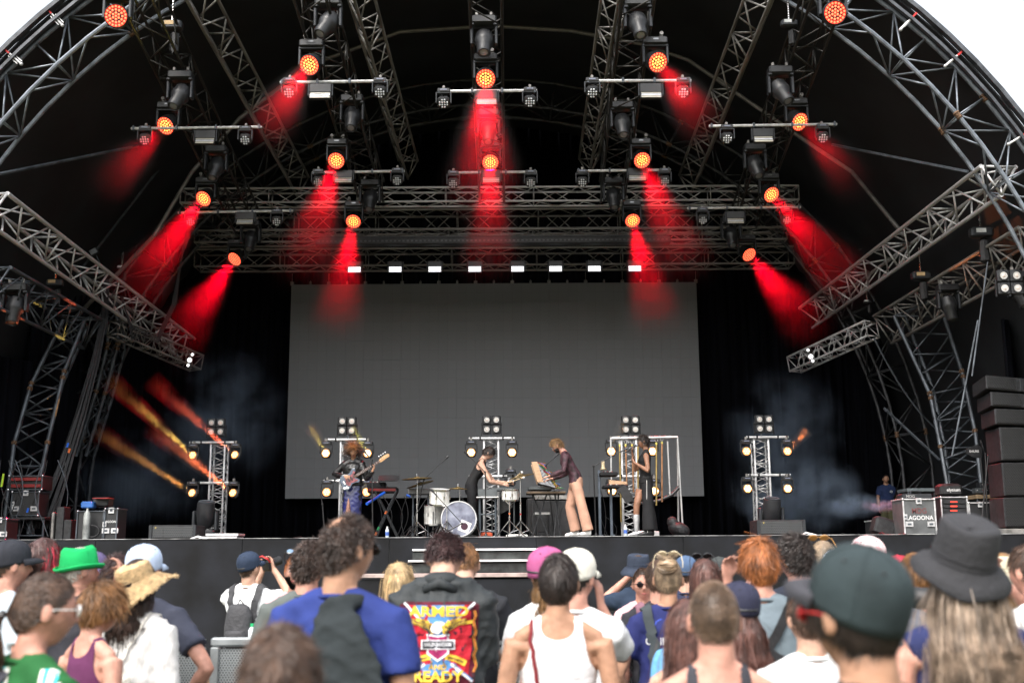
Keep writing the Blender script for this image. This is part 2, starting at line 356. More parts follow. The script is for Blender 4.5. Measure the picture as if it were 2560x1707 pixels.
# curved poles that carry the canvas between the arches
for pts, lb in (([(185, 620), (385, 590), (480, 430), (600, 295), (770, 165), (1000, 80), (1230, 65), (1430, 78), (1600, 110), (1720, 150), (1880, 260), (2010, 350), (2130, 430), (2260, 590)][1:], 'long curved canvas pole arching under the roof above the lamps'), ):
    b = MB(); b.tube([W(x, y, 23.5) for x, y in pts], .045, 8); o = b.build('roof_pole', mat('pole_steel', (.22, .21, .2), .45, .6), smooth=True, label=lb, cat='roof pole'); centred(o)
b = MB(); b.tube([arc(RR-.35, math.radians(a), 29.0) for a in range(-80, 81, 8)], .045, 8)
centred(b.build('roof_pole', MT['dark_steel'], smooth=True, label='faint curved canvas pole far back under the roof', cat='roof pole'))
# braces from the pole down to the side trusses
for (a, ya), (b2, yb), lb in ((((385, 590), 23.5), ((178, 625+180), 24.5), 'steel strut slanting from the left end of the curved pole to the left side truss'), (((2130, 430), 23.4), ((2262, 590), 22.4), 'steel strut at the right end of the curved pole above the right side truss')):
    b = MB(); b.tube([W(*a, ya), W(*b2, yb)], .045, 8); centred(b.build('strut', MT['pole_steel'], smooth=True, label=lb, cat='strut'))
# four lengthwise roof trusses
G = 'lengthwise roof trusses'
truss(W(455, -60, 17.2), W(745, 468, 26.5), 'outer left roof truss running back from the front arch', .5, .5, 16, 'tri', ALUD, .032, .017, group=G)
truss(W(1935, -60, 17.2), W(1725, 462, 26.5), 'outer right roof truss running back from the front arch', .5, .5, 16, 'tri', ALUD, .032, .017, group=G)
truss(W(878, -60, 17.2), W(1020, 425, 26), 'inner left roof truss between the left and centre lamp columns', .45, .45, 16, 'tri', ALUD, .03, .015, group=G)
truss(W(1551, -60, 17.2), W(1472, 420, 26), 'inner right roof truss between the centre and right lamp columns', .45, .45, 16, 'tri', ALUD, .03, .015, group=G)
# five dark trusses that carry the lamp columns
G = 'dark lamp-carrying trusses'; DT = mat('black_truss', (.055, .053, .05), .45, .5, var=.3)
for (a, ya), (b2, yb), lb in (
    (((340, -40), 17.0), ((620, 560), 25.5), 'dark truss carrying the far left column of lamps'), (((775, -40), 17.0), ((930, 480), 24.6), 'dark truss carrying the left middle column of lamps'),
    (((1213, -60), 17.0), ((1230, 480), 24), 'dark truss carrying the centre column of lamps'), (((1595, -40), 17.0), ((1530, 480), 24.6), 'dark truss carrying the right middle column of lamps'),
    (((2075, -60), 16.9), ((1860, 545), 25.5), 'dark truss carrying the far right column of lamps')):
    truss(W(*a, ya), W(*b2, yb), lb, .52, .5, 15, 'box', DT, .027, .014, group=G)
# rear cross trusses
G = 'cross trusses stacked above the screen'
for yp, Y, x0, x1, w, h, lb, mm in ((492, 26.0, 457, 1992, .4, .34, 'uppermost bright cross truss above the screen', ALU), (556, 26.9, 540, 1950, .6, .48, 'tall dark cross truss second from the top above the screen', ALUD),
        (593, 26.5, 492, 1962, .4, .28, 'slim cross truss third from the top above the screen', ALUD), (648, 27.4, 494, 1978, .55, .42, 'lowest cross truss just above the row of white panels', ALUD)):
    truss(W(x0, yp+4, Y), W(x1, yp-4, Y), lb, w, h, 28, 'box', mm, .027, .013, group=G, name='cross_truss')
b = MB(); c = W(1232, 604, 26.0); b.bbox(c, (8.3, .22, .16), .02); b.box(c+Vector((0, 0, .1)), (8.1, .12, .05))
lv = empty('louvre_bar', tuple(c), label='long black slotted bar slung along the cross trusses', cat='lighting bar'); b.build('casing', BLK, lv)
for i in range(83): q = MB(); q.box(c+Vector((-4.05+i*.0988, -.115, .0)), (.05, .01, .035)); q.build('slot', mat('slot_grey', (.09, .09, .1), .5), lv)
# side trusses, front to back
G = 'side trusses running towards the back'
truss(W(2500, 452, 18.4), W(2030, 795, 28), 'bright ladder truss running back along the right side of the roof', .6, .5, 18, 'tri', ALU, .038, .019, group=G)
truss(W(-30, 520, 18.4), W(455, 872, 28), 'bright ladder truss running back along the left side of the roof', .6, .5, 18, 'tri', ALU, .038, .019, group=G)
truss(W(2600, 612, 19.0), W(2226, 825, 24.5), 'lower spreader truss at the right above the speaker stack', .7, .6, 12, 'tri', ALUD, .035, .017, group=G)
truss(W(-30, 712, 19.0), W(210, 835, 23.5), 'lower spreader truss at the left edge of the stage', .7, .6, 8, 'tri', STEEL, .035, .017, group=G)
truss(W(1985, 912, 26.5), W(2180, 822, 24.5), 'short bright hanging truss at the right with two small lights', .36, .34, 10, 'box', ALU, .026, .012, group='short hanging side trusses')
truss(W(285, 818, 24.5), W(492, 908, 26.5), 'short dim hanging truss at the left below the side truss', .36, .34, 10, 'box', ALUD, .026, .012, group='short hanging side trusses')
# legs of the rear arch, either side
def leg(pa, pb, label, Y0, Y1):
    n = len(pa)-1; root = empty('leg_truss', tuple(W(*pa[-1], Y1)), label=label, cat='truss leg', group='legs carrying the roof at the sides')
    A = [W(*p, Y0+(Y1-Y0)*i/n) for i, p in enumerate(pa)]; B = [W(*p, Y0+(Y1-Y0)*i/n) for i, p in enumerate(pb)]; C = [(a+b)/2+Vector((0, .75, 0)) for a, b in zip(A, B)]
    for q in (A, B, C):
        b = MB(); b.tube(q, .042, 8); b.build('chord', STEEL, root, smooth=True)
    def at(P, t):
        t *= n; i = min(int(t), n-1); return P[i].lerp(P[i+1], t-i)
    N = 12
    for i in range(N):
        for P, Q in ((A, B), (B, C), (C, A)):
            if i % 2: P, Q = Q, P
            bar('brace', at(P, i/N), at(Q, (i+1)/N), .019, STEEL, root, 5)
            if i % 3 == 0: bar('cross_bar', at(P, i/N), at(Q, i/N), .019, STEEL, root, 5)
    for t in (.33, .36, .66):
        for P in (A, B): b = MB(); b.ball(at(P, t), .06, 8, 5); b.build('coupler', RUST, root)
leg([(2235, 790), (2325, 985), (2352, 1120), (2372, 1235)], [(2345, 745), (2405, 930), (2438, 1080), (2455, 1235)], 'curved three-tube roof leg at the right beside the speaker stack', 23.5, 22.6)
leg([(158, 800), (78, 960), (35, 1110), (8, 1330)], [(212, 800), (160, 930), (118, 1110), (70, 1335)], 'curved roof leg at the left beside the hanging cables', 23.0, 22.0)
leg([(265, 760), (270, 860), (240, 980), (190, 1140)], [(290, 750), (295, 860), (262, 985), (215, 1140)], 'slim inner roof strut at the left behind the cables', 25, 25.5)
# steel cables, taut and slack
def wire(pts, r, label, Ys, name='steel_cable', m=None, cat='cable', group=None, sub=1):
    P = [W(*p, y) for p, y in zip(pts, Ys)]; b = MB(); b.tube(P, r, 5); return centred(b.build(name, m or STEEL, smooth=True, label=label, cat=cat, group=group))
def sag(a, b, d, n=14): return [(a[0]+(b[0]-a[0])*t, a[1]+(b[1]-a[1])*t+d*4*t*(1-t)) for t in [i/n for i in range(n+1)]]
wire([(1780+640, 430), (2080, 362)], .028, 'taut guy cable with a shackle running left from the right arch joint', (18.5, 21))
wire([(0, 435), (345, 365)], .03, 'taut guy cable running in from the left edge', (18.5, 21))
wire(sag((2185, 845), (2345, 1075), 25), .02, 'slack black cable drooping right of the stage smoke', [24.5]*15)
wire([(2210, 1020), (2350, 1150)], .03, 'tensioned cable with a turnbuckle behind the right roof leg', (24, 23.5))
wire([(2445, 800), (2380, 1140)], .02, 'thin guy wire hanging in front of the right roof leg', (21, 21)); wire([(2470, 650), (2430, 940)], .016, 'thin guy wire under the right spreader truss', (20, 20))
wire([(610, 240), (470, 330), (380, 445), (190, 690)], .03, 'diagonal steel stay crossing behind the left lamps', (25, 25, 25, 25))
# hanging cable bundle at the left
random.seed(3); G = 'power cables dropping from the left truss'
for i in range(14):
    o = random.uniform(-16, 16); q = random.uniform(-25, 25)
    pts = [(268+o*.4, 700), (262+o*.5, 790), (240+o*.7, 900), (205+o, 1030+q*.3), (160+o*1.4+q*.3, 1170), (110+o*2.2, 1320)]
    wire(pts, random.uniform(.012, .022), 'black power cable in the bundle dropping from the left side truss', [24, 23.8, 23.4, 23, 22.6, 22.2], m=BLK, name='power_cable', group=G)
for i in range(8):
    o = i*5; wire([(300+o*.2, 740), (330, 815+o), (395, 835+o*.6), (430+o*.3, 760), (455, 640), (470+o*.5, 560)], .012, 'black cable looping from the left side truss up to the lamps', [24, 24, 24.3, 24.3, 24.3, 24.3], m=BLK, name='looped_cable', group='looped cables left of the stage')
# ================================================================== people
def skin(name, c): return mat('skin_'+name, c, .5, bump=.2, bscale=60, var=.13, vscale=16, spec=.35)
SKINS = {'fair': skin('fair', (.56, .33, .24)), 'rosy': skin('rosy', (.55, .28, .21)), 'tan': skin('tan', (.43, .235, .15)), 'brown': skin('brown', (.27, .135, .085)), 'olive': skin('olive', (.48, .28, .185))}
def cloth(name, c, var=.1, rough=.85, bump=.35, **k): return mat('cloth_'+name, c, rough, bump=bump, bscale=k.pop('bscale', 14), var=var, vscale=k.pop('vscale', 5), spec=.25, **k)
def hairm(name, c): return mat('hair_'+name, c, .42, var=.3, vscale=18, vc=True, spec=.45)
EAR = {}
def remesh(mb, vox, smooth=2, fold=0., seed=0, cut=None, keep=1.):
    "joins the overlapping shapes into one continuous skin"
    me = bpy.data.meshes.new('t'); me.from_pydata(np.concatenate(mb.v).tolist(), [], mb.f)
    o = bpy.data.objects.new('t', me); COL.objects.link(o)
    r = o.modifiers.new('r', 'REMESH'); r.mode = 'VOXEL'; r.voxel_size = vox
    if smooth: s = o.modifiers.new('s', 'SMOOTH'); s.iterations = smooth; s.factor = .5
    if keep < 1: o.modifiers.new('d', 'DECIMATE').ratio = keep
    dg = bpy.context.evaluated_depsgraph_get(); ev = o.evaluated_get(dg); m2 = bpy.data.meshes.new_from_object(ev)
    bpy.data.objects.remove(o); bpy.data.meshes.remove(me)
    n = len(m2.vertices); co = np.empty(n*3); m2.vertices.foreach_get('co', co); co = co.reshape(-1, 3)
    if fold:
        no = np.empty(n*3); m2.vertices.foreach_get('normal', no); no = no.reshape(-1, 3); rg = np.random.default_rng(seed)
        x, y, z = co.T; h = np.zeros(n); wx = x+.04*np.sin(9*z+rg.uniform(0, 6)); wz = z+.05*np.sin(7*x+5*y+rg.uniform(0, 6))
        for k in range(9):
            a = rg.uniform(-1, 1); kz = rg.uniform(24, 80); kx = rg.uniform(18, 60)*a
            h += (1-np.abs(np.sin(kx*wx+kz*wz*.5+8*y*a+rg.uniform(0, 6))))**2*rg.uniform(.3, 1)*np.clip(np.sin(rg.uniform(2, 6)*x+rg.uniform(2, 6)*z+rg.uniform(0, 6)), 0, 1)
        h = h-h.mean(); co = co+no*(h*fold)[:, None]
        m2.vertices.foreach_set('co', co.ravel())
    if cut is not None:
        bm = bmesh.new(); bm.from_mesh(m2); kill = [v for v in bm.verts if cut(v.co)]; bmesh.ops.delete(bm, geom=kill, context='VERTS')
        for v in [v for v in bm.verts if not v.link_faces]: bm.verts.remove(v)
        for _ in range(10):
            mv = {}
            for v in bm.verts:
                if v.is_boundary:
                    nb = [e.other_vert(v).co for e in v.link_edges if e.is_boundary]
                    if len(nb) == 2: mv[v] = v.co*.4+(nb[0]+nb[1])*.3
            for v, c in mv.items(): v.co = c
        bm.to_mesh(m2); bm.free()
    m2.polygons.foreach_set('use_smooth', [True]*len(m2.polygons)); m2.update(); m2.materials.clear()
    return m2
def mobj(name, me, m, parent, **k):
    me.name = name; me.materials.append(m); o = bpy.data.objects.new(name, me); COL.objects.link(o); o.parent = parent; return tag(o, **k)
def bvh_of(o, skip=None):
    me = o.data; return BVHTree.FromPolygons([v.co.copy() for v in me.vertices], [tuple(p.vertices) for p in me.polygons])
def head_mesh(mb, Hm, fem=False, beard=0, n=44, m=34):
    v = []
    th = np.linspace(.03, math.pi-.03, m); az = np.linspace(0, 2*math.pi, n, endpoint=False)
    T, A = np.meshgrid(th, az, indexing='ij'); ux = np.sin(T)*np.sin(A); uy = np.sin(T)*np.cos(A); uz = -np.cos(T)
    x, y, z = ux*.077, uy*.098, uz*.118
    lo = sm(0, -.118, z) if False else np.clip(-z/.118, 0, 1); lo = lo*lo*(3-2*lo)
    x = x*(1-(.30 if fem else .22)*lo); y = np.where(y < 0, y*(1-.45*lo), y*(1-.10*lo)); y = np.where(y < 0, y*1.04, y)
    y = np.where(y > .082, .082+(y-.082)*.4, y); G = lambda a, s: np.exp(-(a/s)**2); fr = (y > .02)
    y = y+fr*(.030*G(x, .0125)*np.where(z > -.03, G(z+.030, .030), G(z+.030, .013))+.007*G(z-.022, .012)*G(x, .05)-.013*G(np.abs(x)-.031, .014)*G(z-.003, .012)
        +.008*G(x, .021)*G(z+.062, .006)+.007*G(x, .019)*G(z+.074, .006)-.003*G(x, .02)*G(z+.068, .003)+.010*G(x, .024)*G(z+.103, .018))
    x = x*(1+.05*G(z+.025, .03)*(y > .03))
    P = np.stack([x, y, z], -1).reshape(-1, 3); f = [(i*n+j, i*n+(j+1) % n, (i+1)*n+(j+1) % n, (i+1)*n+j) for i in range(m-1) for j in range(n)]
    f = [q[::-1] for q in f]; f += [tuple(range(n)), tuple(range((m-1)*n, m*n))[::-1]]
    A4 = np.array(Hm); mb.add(P@A4[:3, :3].T+A4[:3, 3], f)
    for s in (-1, 1):
        e = MB(); e.ball((s*.081, -.008, -.012), (.009, .018, .031), 10, 7, Matrix.Rotation(s*math.radians(-16), 3, 'Z')); q = e.v[0]; mb.add(q@A4[:3, :3].T+A4[:3, 3], e.f)
def limb(mb, pts, rad, n=12, flat=None):
    pts = [Vector(p) for p in pts]; rings = []; m = len(pts); u = None
    for i, p in enumerate(pts):
        t = (pts[min(i+1, m-1)]-pts[max(i-1, 0)]).normalized()
        if u is None:
            u = Vector((1, 0, 0)) if flat is None else Vector(flat)
        u = u-t*u.dot(t); u = u.normalized() if u.length > .1 else t.orthogonal().normalized(); w = t.cross(u)
        r = rad[i]; r = r if hasattr(r, '__len__') else (r, r); rings.append((p, u, w, r[0], r[1]))
    mb.loft(rings, n)
def hand(mb, wrist, dr, palm, s=1., curl=.5, side=1):
    "palm, four unequal bent fingers and a thumb; dr = pointing direction, palm = palm normal"
    dr = Vector(dr).normalized(); pn = Vector(palm); pn = (pn-dr*pn.dot(dr)).normalized(); ac = dr.cross(pn)*side
    w = Vector(wrist); limb(mb, [w-dr*.02, w+dr*.02, w+dr*.05*s, w+dr*.09*s], [(.026, .02), (.032, .016), (.041, .015), (.038, .013)], 10, ac)
    for i, L in enumerate((.068, .078, .072, .056)):
        b = w+dr*.085*s+ac*(.031-.0205*i); p = [b-dr*.02, b]; a = 0
        for k, q in enumerate((.45, .32, .23)):
            a += curl*(.7, .9, .7)[k]; p.append(p[-1]+(dr*math.cos(a)+pn*math.sin(a))*L*q*s+ac*(.0015*(1.5-i)))
        limb(mb, p, [.0095, .0095, .0085, .008, .006], 6)
    b = w+dr*.03+ac*.03; limb(mb, [b-ac*.015, b+ac*.018+dr*.022+pn*.008, b+ac*.022+dr*.048+pn*.018, b+ac*.016+dr*.066+pn*.03], [.013, .011, .0095, .007], 7)
TOR = [(.86, .10, .095, 0), (.93, .165, .108, -.01), (1.0, .158, .102, -.005), (1.1, .138, .092, 0), (1.22, .150, .10, .005), (1.33, .165, .105, .005), (1.385, .150, .092, -.005), (1.425, .112, .074, -.015), (1.465, .070, .060, -.02), (1.50, .056, .054, -.018)]
TORF = [(.86, .11, .10, 0), (.93, .172, .112, -.01), (1.0, .155, .10, -.005), (1.1, .118, .082, 0), (1.22, .130, .092, .008), (1.30, .142, .108, .016), (1.37, .135, .088, 0), (1.425, .098, .064, -.015), (1.465, .060, .052, -.02), (1.50, .050, .049, -.018)]
def person(px, ytop, Y, label, yaw=0, head=(0, 0), skin='fair', hair=None, hat=None, top=None, sleeve='short', arms=None, fem=False, lean=0., legs='dark', vox=.009, H=None, root=None, hatz=0., group=None, sh=1., beard=None, face=False, glasses=None, legpose=None, extra=None, build=1., lips=None, rollneck=False, bot=None):
    P = W(px, ytop, Y) if root is None else Vector((*root[:2], 0)); gz = 0 if root is None else root[2]
    h = H if H else (P.z-gz-hatz); s = h/1.752
    R = empty('person', (P.x, P.y, gz), math.radians(yaw), label=label, cat='person', group=group); R.scale = (s, s, s)
    T = TORF if fem else TOR; hz = 1.634; seed = int(px*7+ytop)
    ln = math.radians(lean); hinge = Vector((0, 0, .98))
    def B(p):        # the lean of the trunk
        p = Vector(p); t = float(sm(.9, 1.25, p.z)) if p.z < 1.25 else 1.; q = p-hinge; q.rotate(Matrix.Rotation(-ln*t, 3, 'X')); return q+hinge
    NB = B((0, -.018, 1.49)); hyaw, hpit = head
    Hm = Matrix.Translation(NB) @ Matrix.Rotation(math.radians(hyaw), 4, 'Z') @ Matrix.Rotation(math.radians(hpit)-ln*.6, 4, 'X') @ Matrix.Translation((0, .018+.012, hz-1.49))
    sc = math.sin; body = MB(); hr = Hm.to_3x3()
    rings = [(B((0, cy, z)), (1, 0, 0), hr @ Vector((0, 1, 0)) if z > 1.6 else (B((0, 1, z))-B((0, 0, z))).normalized(), rx*build*sh, ry*build) for z, rx, ry, cy in T]
    body.loft(rings, 20)
    nk = .050 if fem else .060; limb(body, [B((0, -.02, 1.42)), B((0, -.018, 1.49)), Hm @ Vector((0, -.025, -.075)), Hm @ Vector((0, -.02, -.02))], [nk*1.25, nk*1.02, nk*.97, nk*.8], 14)
    head_mesh(body, Hm, fem)
    shx = (.166 if fem else .187)*build*sh; A = arms or {}
    J = {}
    for sd in (-1, 1):
        a = A.get('L' if sd < 0 else 'R', 'down'); S = B((sd*shx, -.01, 1.378)); a = {'down': ((sd*(shx+.045), -.035, 1.12), (sd*(shx+.05), .04, .87)), 'hip': ((sd*(shx+.17), -.10, 1.16), (sd*.19, .0, 1.0)), 'fold': ((sd*(shx+.03), .03, 1.12), (-sd*.02, .21, 1.14)),
            'face': ((sd*(shx+.10), .16, 1.30), (sd*.08, .15, 1.55)), 'cam': ((sd*(shx+.13), .18, 1.36), (sd*.05, .24, 1.60)), 'rail': ((sd*(shx+.06), .08, 1.15), (sd*.15, .33, 1.10)), 'bag': ((sd*(shx+.02), .04, 1.13), (sd*.12, .2, 1.25))}.get(a, a) if isinstance(a, str) else a
        E_, Wr = Vector(a[0]), Vector(a[1]); J[sd] = (S, E_, Wr); k = (.88 if fem else 1.)*build
        M1 = S.lerp(E_, .45); limb(body, [B((0, -.022, 1.50)), B((sd*shx*.45, -.02, 1.445)), B((sd*shx*.9, -.012, 1.398))], [.040, .040, .036], 10)
        limb(body, [B((sd*shx*.55, -.01, 1.37)), S+Vector((0, 0, -.004)), M1, E_.lerp(S, .12), E_, E_.lerp(Wr, .25), E_.lerp(Wr, .7), Wr], [.05*k, .056*k, .047*k, .040*k, .038*k, .042*k, .030*k, (.027*k, .021*k)], 12)
        fd = (Wr-E_).normalized(); hd = a[2] if len(a) > 2 else fd; pn = a[3] if len(a) > 3 else ((-sd, .25, 0) if Wr.z < 1.2 else (-sd*.6, -.8, 0)); hand(body, Wr, hd, pn, .95 if fem else 1.05, a[4] if len(a) > 4 else .45, -sd)
    # hips and upper legs belong to the same skin
    LP = legpose or {-1: ((-.09, 0, .92), (-.10, .015, .5), (-.11, -.01, .08)), 1: ((.09, 0, .92), (.10, .015, .5), (.11, -.01, .08))}
    for sd in (-1, 1):
        a, b, c = [Vector(q) for q in LP[sd]]; limb(body, [a+Vector((0, 0, .04)), a.lerp(b, .3), b, b.lerp(c, .35), c], [.075, .078, .052, .05, .036], 10)
    bm_ = mobj('body', remesh(body, vox, 2, keep=.36), SKINS[skin], R)
    bv = None
    hp = lambda *q: Hm @ Vector(q)
    # ---- face
    if face:
        DK = mat('eye_dark', (.03, .02, .015), .2); e = MB(); w = MB()
        for sd in (-1, 1):
            w.ball(hp(sd*.031, .071, .002), .0125, 10, 7); e.ball(hp(sd*.031, .0795, .002), (.0062, .0062, .0062), 8, 6)
        ew = w.build('eyes', mat('eye_white', (.6, .57, .54), .3), R, smooth='all', local=True); e.build('iris', DK, ew, smooth='all', local=True)
        for sd in (-1, 1):
            q = MB(); q.tube([hp(sd*.014, .087, .020), hp(sd*.03, .087, .027), hp(sd*.048, .076, .020)], [.0035, .004, .002], 5); q.build('eyebrow', HAIRS[hair[1] if hair else 'dark'], R, local=True)
        q = MB(); q.tube([hp(-.022, .083, -.068), hp(-.008, .094, -.0655), hp(0, .0945, -.0675), hp(.008, .094, -.0655), hp(.022, .083, -.068)], [.002, .0055, .005, .0055, .002], 6); q.build('lips', mat('lips_'+(lips or 'plain'), (.33, .09, .08) if not lips else (.25, .04, .05), .4), R, smooth='all', local=True)
    if beard:
        b = MB(); strands_beard(b, Hm, seed); b.build('beard', HAIRS[beard], R, local=True); setcol(R.children[-1], .8)
    # ---- top
    shirt = None
    if top:
        m, kind = top if isinstance(top, tuple) else (top, 'tee'); tm = MB(); ez = {'tee': .022, 'tank': .008, 'jacket': .04, 'loose': .038, 'fit': .01, 'crop': .014, 'dress': .02}[kind]; hem = {'tee': .86, 'tank': .88, 'jacket': .98, 'loose': .80, 'fit': .9, 'crop': 1.0, 'dress': .7}[kind]
        rr = [(hem, max(T[1][1], .165)+.004, .112, 0)]+[q for q in T[1:-1] if q[0] > hem+.03]; rings = []
        for i, (z, rx, ry, cy) in enumerate(rr):
            bx = 1.0; e2 = ez if z < 1.42 else min(ez, .012)
            if kind in ('tee', 'jacket', 'loose') and z < 1.3: rx = max(rx, .155 if not fem else .14); ry = max(ry, .102)
            rings.append((B((0, cy, z)), (1, 0, 0), (B((0, 1, z))-B((0, 0, z))).normalized(), rx*build*sh+e2, ry*build+e2))
        tm.loft(rings, 24); tl = {'short': .62, 'long': 1.0, 'none': 0, 'half': .85, 'roll': .8}[sleeve]
        if kind == 'tank': tl = 0
        for sd in (-1, 1):
            S, E_, Wr = J[sd]
            if kind != 'tank': limb(tm, [B((sd*.02, -.022, 1.462)), B((sd*shx*.45, -.02, 1.440)), B((sd*shx*.9, -.012, 1.398))], [.050+ez*.3, .046+ez*.5, .044+ez*.5], 12)
            else: limb(tm, [B((sd*shx*.25, -.022, 1.465)), B((sd*shx*.45, -.02, 1.445)), B((sd*shx*.75, -.012, 1.41))], [.047, .047, .044], 12)
            if tl == 0:
                if kind != 'tank': limb(tm, [B((sd*shx*.5, -.01, 1.37)), S.lerp(B((0, 0, 1.37)), .25)], [.05, .052], 12)
                continue
            k = (1.28 if kind in ('tee', 'loose') else 1.45 if kind == 'jacket' else 1.08)*(.92 if fem else 1)*build
            if tl < 1: pts = [B((sd*shx*.5, -.01, 1.375)), S+Vector((0, 0, .002)), S.lerp(E_, tl*.5), S.lerp(E_, tl)]; rad = [.054*k, .058*k, .055*k, .056*k]
            else: pts = [B((sd*shx*.5, -.01, 1.375)), S+Vector((0, 0, .002)), S.lerp(E_, .5), E_, E_.lerp(Wr, .4), E_.lerp(Wr, .95)]; rad = [.054*k, .058*k, .050*k, .046*k, .045*k, .036*k]
            limb(tm, pts, rad, 14)
        cut = None
        if kind == 'tank':
            bk = .30 if fem else .28
            def cut(v, k=build*sh, f=fem):
                ax = abs(v.x)/k
                if v.z > 1.20 and ax > np.interp(v.z, [1.20, 1.27, 1.34, 1.5], [.2, .145, .108, .092]): return True
                if v.z > 1.405 and ax < np.interp(v.z, [1.405, 1.42, 1.45, 1.5], [.0, .04, .058, .05]): return True
                return False
        else:
            def cut(v): 
                q = v-NB; return q.length < .001
        me = remesh(tm, (.0135 if Y < 5 else .016) if vox < .011 else .014, 3, .003 if kind in ('fit', 'tank') else .008 if kind != 'jacket' else .010, seed, cut)
        shirt = mobj({'tank': 'tank_top', 'jacket': 'jacket'}.get(kind, 'shirt'), me, m, R)
        if kind in ('tee', 'loose'):
            cr = .068 if fem else .076; q = MB(); q.lathe([(cr, -.010), (cr+.005, -.002), (cr+.002, .008), (cr-.003, .002)], 24, sy=.95); q.build('collar', m, shirt, smooth='all', local=True, xf=Matrix.Translation(B((0, -.018, 1.470)))@Matrix.Rotation(-ln-.14, 4, 'X'))
    # ---- trousers and shoes
    if legs:
        lm = legs if not isinstance(legs, str) else LEGM[legs]; b = MB(); fl = LP.get('flare', .0)
        b.loft([(Vector((0, -.008, z)), (1, 0, 0), (0, 1, 0), rx*build, ry*build) for z, rx, ry in ((.80, .14, .10), (.88, .178, .122), (.95, .176, .118), (1.01, .160, .108))], 20)
        for sd in (-1, 1):
            a, k, c = [Vector(q) for q in LP[sd]]; limb(b, [a, a.lerp(k, .3), k, k.lerp(c, .4), k.lerp(c, .97)], [.088, .094, .072+fl*.4, .066+fl*.8, .062+fl], 14)
        mobj('trousers', remesh(b, .015 if root is not None else .024, 3, .003, seed+5), lm, R)
        for sd in (-1, 1):
            c = Vector(LP[sd][2]); q = MB(); q.loft([(c+Vector((0, -.05, -.005)), (1, 0, 0), (0, 0, 1), .03, .04), (c+Vector((0, -.03, -.02)), (1, 0, 0), (0, 0, 1), .042, .058), (c+Vector((0, .03, -.02)), (1, 0, 0), (0, 0, 1), .042, .055), (c+Vector((0, .10, -.04)), (1, 0, 0), (0, 0, 1), .048, .038), (c+Vector((0, .17, -.05)), (1, 0, 0), (0, 0, 1), .040, .028), (c+Vector((0, .195, -.055)), (1, 0, 0), (0, 0, 1), .02, .015)], 12); q.build('shoe', SHOEM.get(LP.get('shoe'), BLK), R, smooth='all', local=True)
    if hair and hat:
        hair = list(hair)+[1.]*(3-len(hair)) if len(hair) < 3 else list(hair); o4 = dict(hair[3]) if len(hair) > 3 else {}; o4['hatted'] = 1; hair = tuple(hair[:3])+(o4,)
    if hair: make_hair(R, Hm, hair, seed, B)
    if hat: make_hat(R, Hm, hat)
    if glasses: make_glasses(R, Hm, glasses)
    d = dict(R=R, Hm=Hm, B=B, J=J, shirt=shirt, body=bm_, s=s)
    if extra: extra(d)
    return d
LEGM = {'dark': cloth('black_trousers', (.02, .02, .024)), 'jeans': cloth('washed_denim', (.22, .30, .36), .3, vscale=9), 'navy': cloth('navy_trousers', (.03, .04, .07)), 'pink': cloth('salmon_trousers', (.52, .30, .215)), 'olive': cloth('olive_shorts', (.09, .09, .05)), 'blue': cloth('mid_denim', (.09, .15, .25), .25), 'black': cloth('black_wide_trousers', (.016, .016, .018))}
SHOEM = {'silver': mat('silver_boot', (.6, .6, .62), .25, .8), 'white': WHITE}
HAIRS = {'dark': hairm('near_black', (.028, .019, .016)), 'brown': hairm('mid_brown', (.085, .048, .032)), 'darkbrown': hairm('dark_brown', (.045, .026, .019)), 'auburn': hairm('auburn', (.21, .098, .036)), 'ginger': hairm('ginger', (.34, .115, .035)), 'blonde': hairm('blonde', (.62, .44, .235)),
    'ash': hairm('ash_blonde', (.36, .26, .17)), 'grey': hairm('white_grey', (.55, .50, .45)), 'greybrown': hairm('grey_brown', (.33, .25, .19)), 'straight': hairm('straight_red_brown', (.13, .06, .048)), 'redtip': hairm('reddish_black', (.05, .022, .022)), 'stubble': hairm('shaved_brown', (.19, .125, .085)), 'honey': hairm('honey_curls', (.30, .165, .07)), 'sandy': hairm('sandy_curls', (.25, .14, .06)), 'pinkish': hairm('brown_and_pink', (.12, .055, .05)), 'pink': hairm('pink', (.6, .07, .16))}
def setcol(o, k=1., seed=0):
    me = o.data; a = me.color_attributes.new('Col', 'FLOAT_COLOR', 'POINT'); n = len(me.vertices); a.data.foreach_set('color', np.tile([k, k, k, 1], n))
def ell(p, rx=.080, ry=.103, rz=.121):
    q = p/np.array([rx, ry, rz]); return q, np.linalg.norm(q, axis=1)
def hairline(az): return np.interp(az, [0, .5, 1.0, 1.35, 1.75, 2.3, math.pi], [.56, .52, .25, -.02, -.25, -.55, -.66])
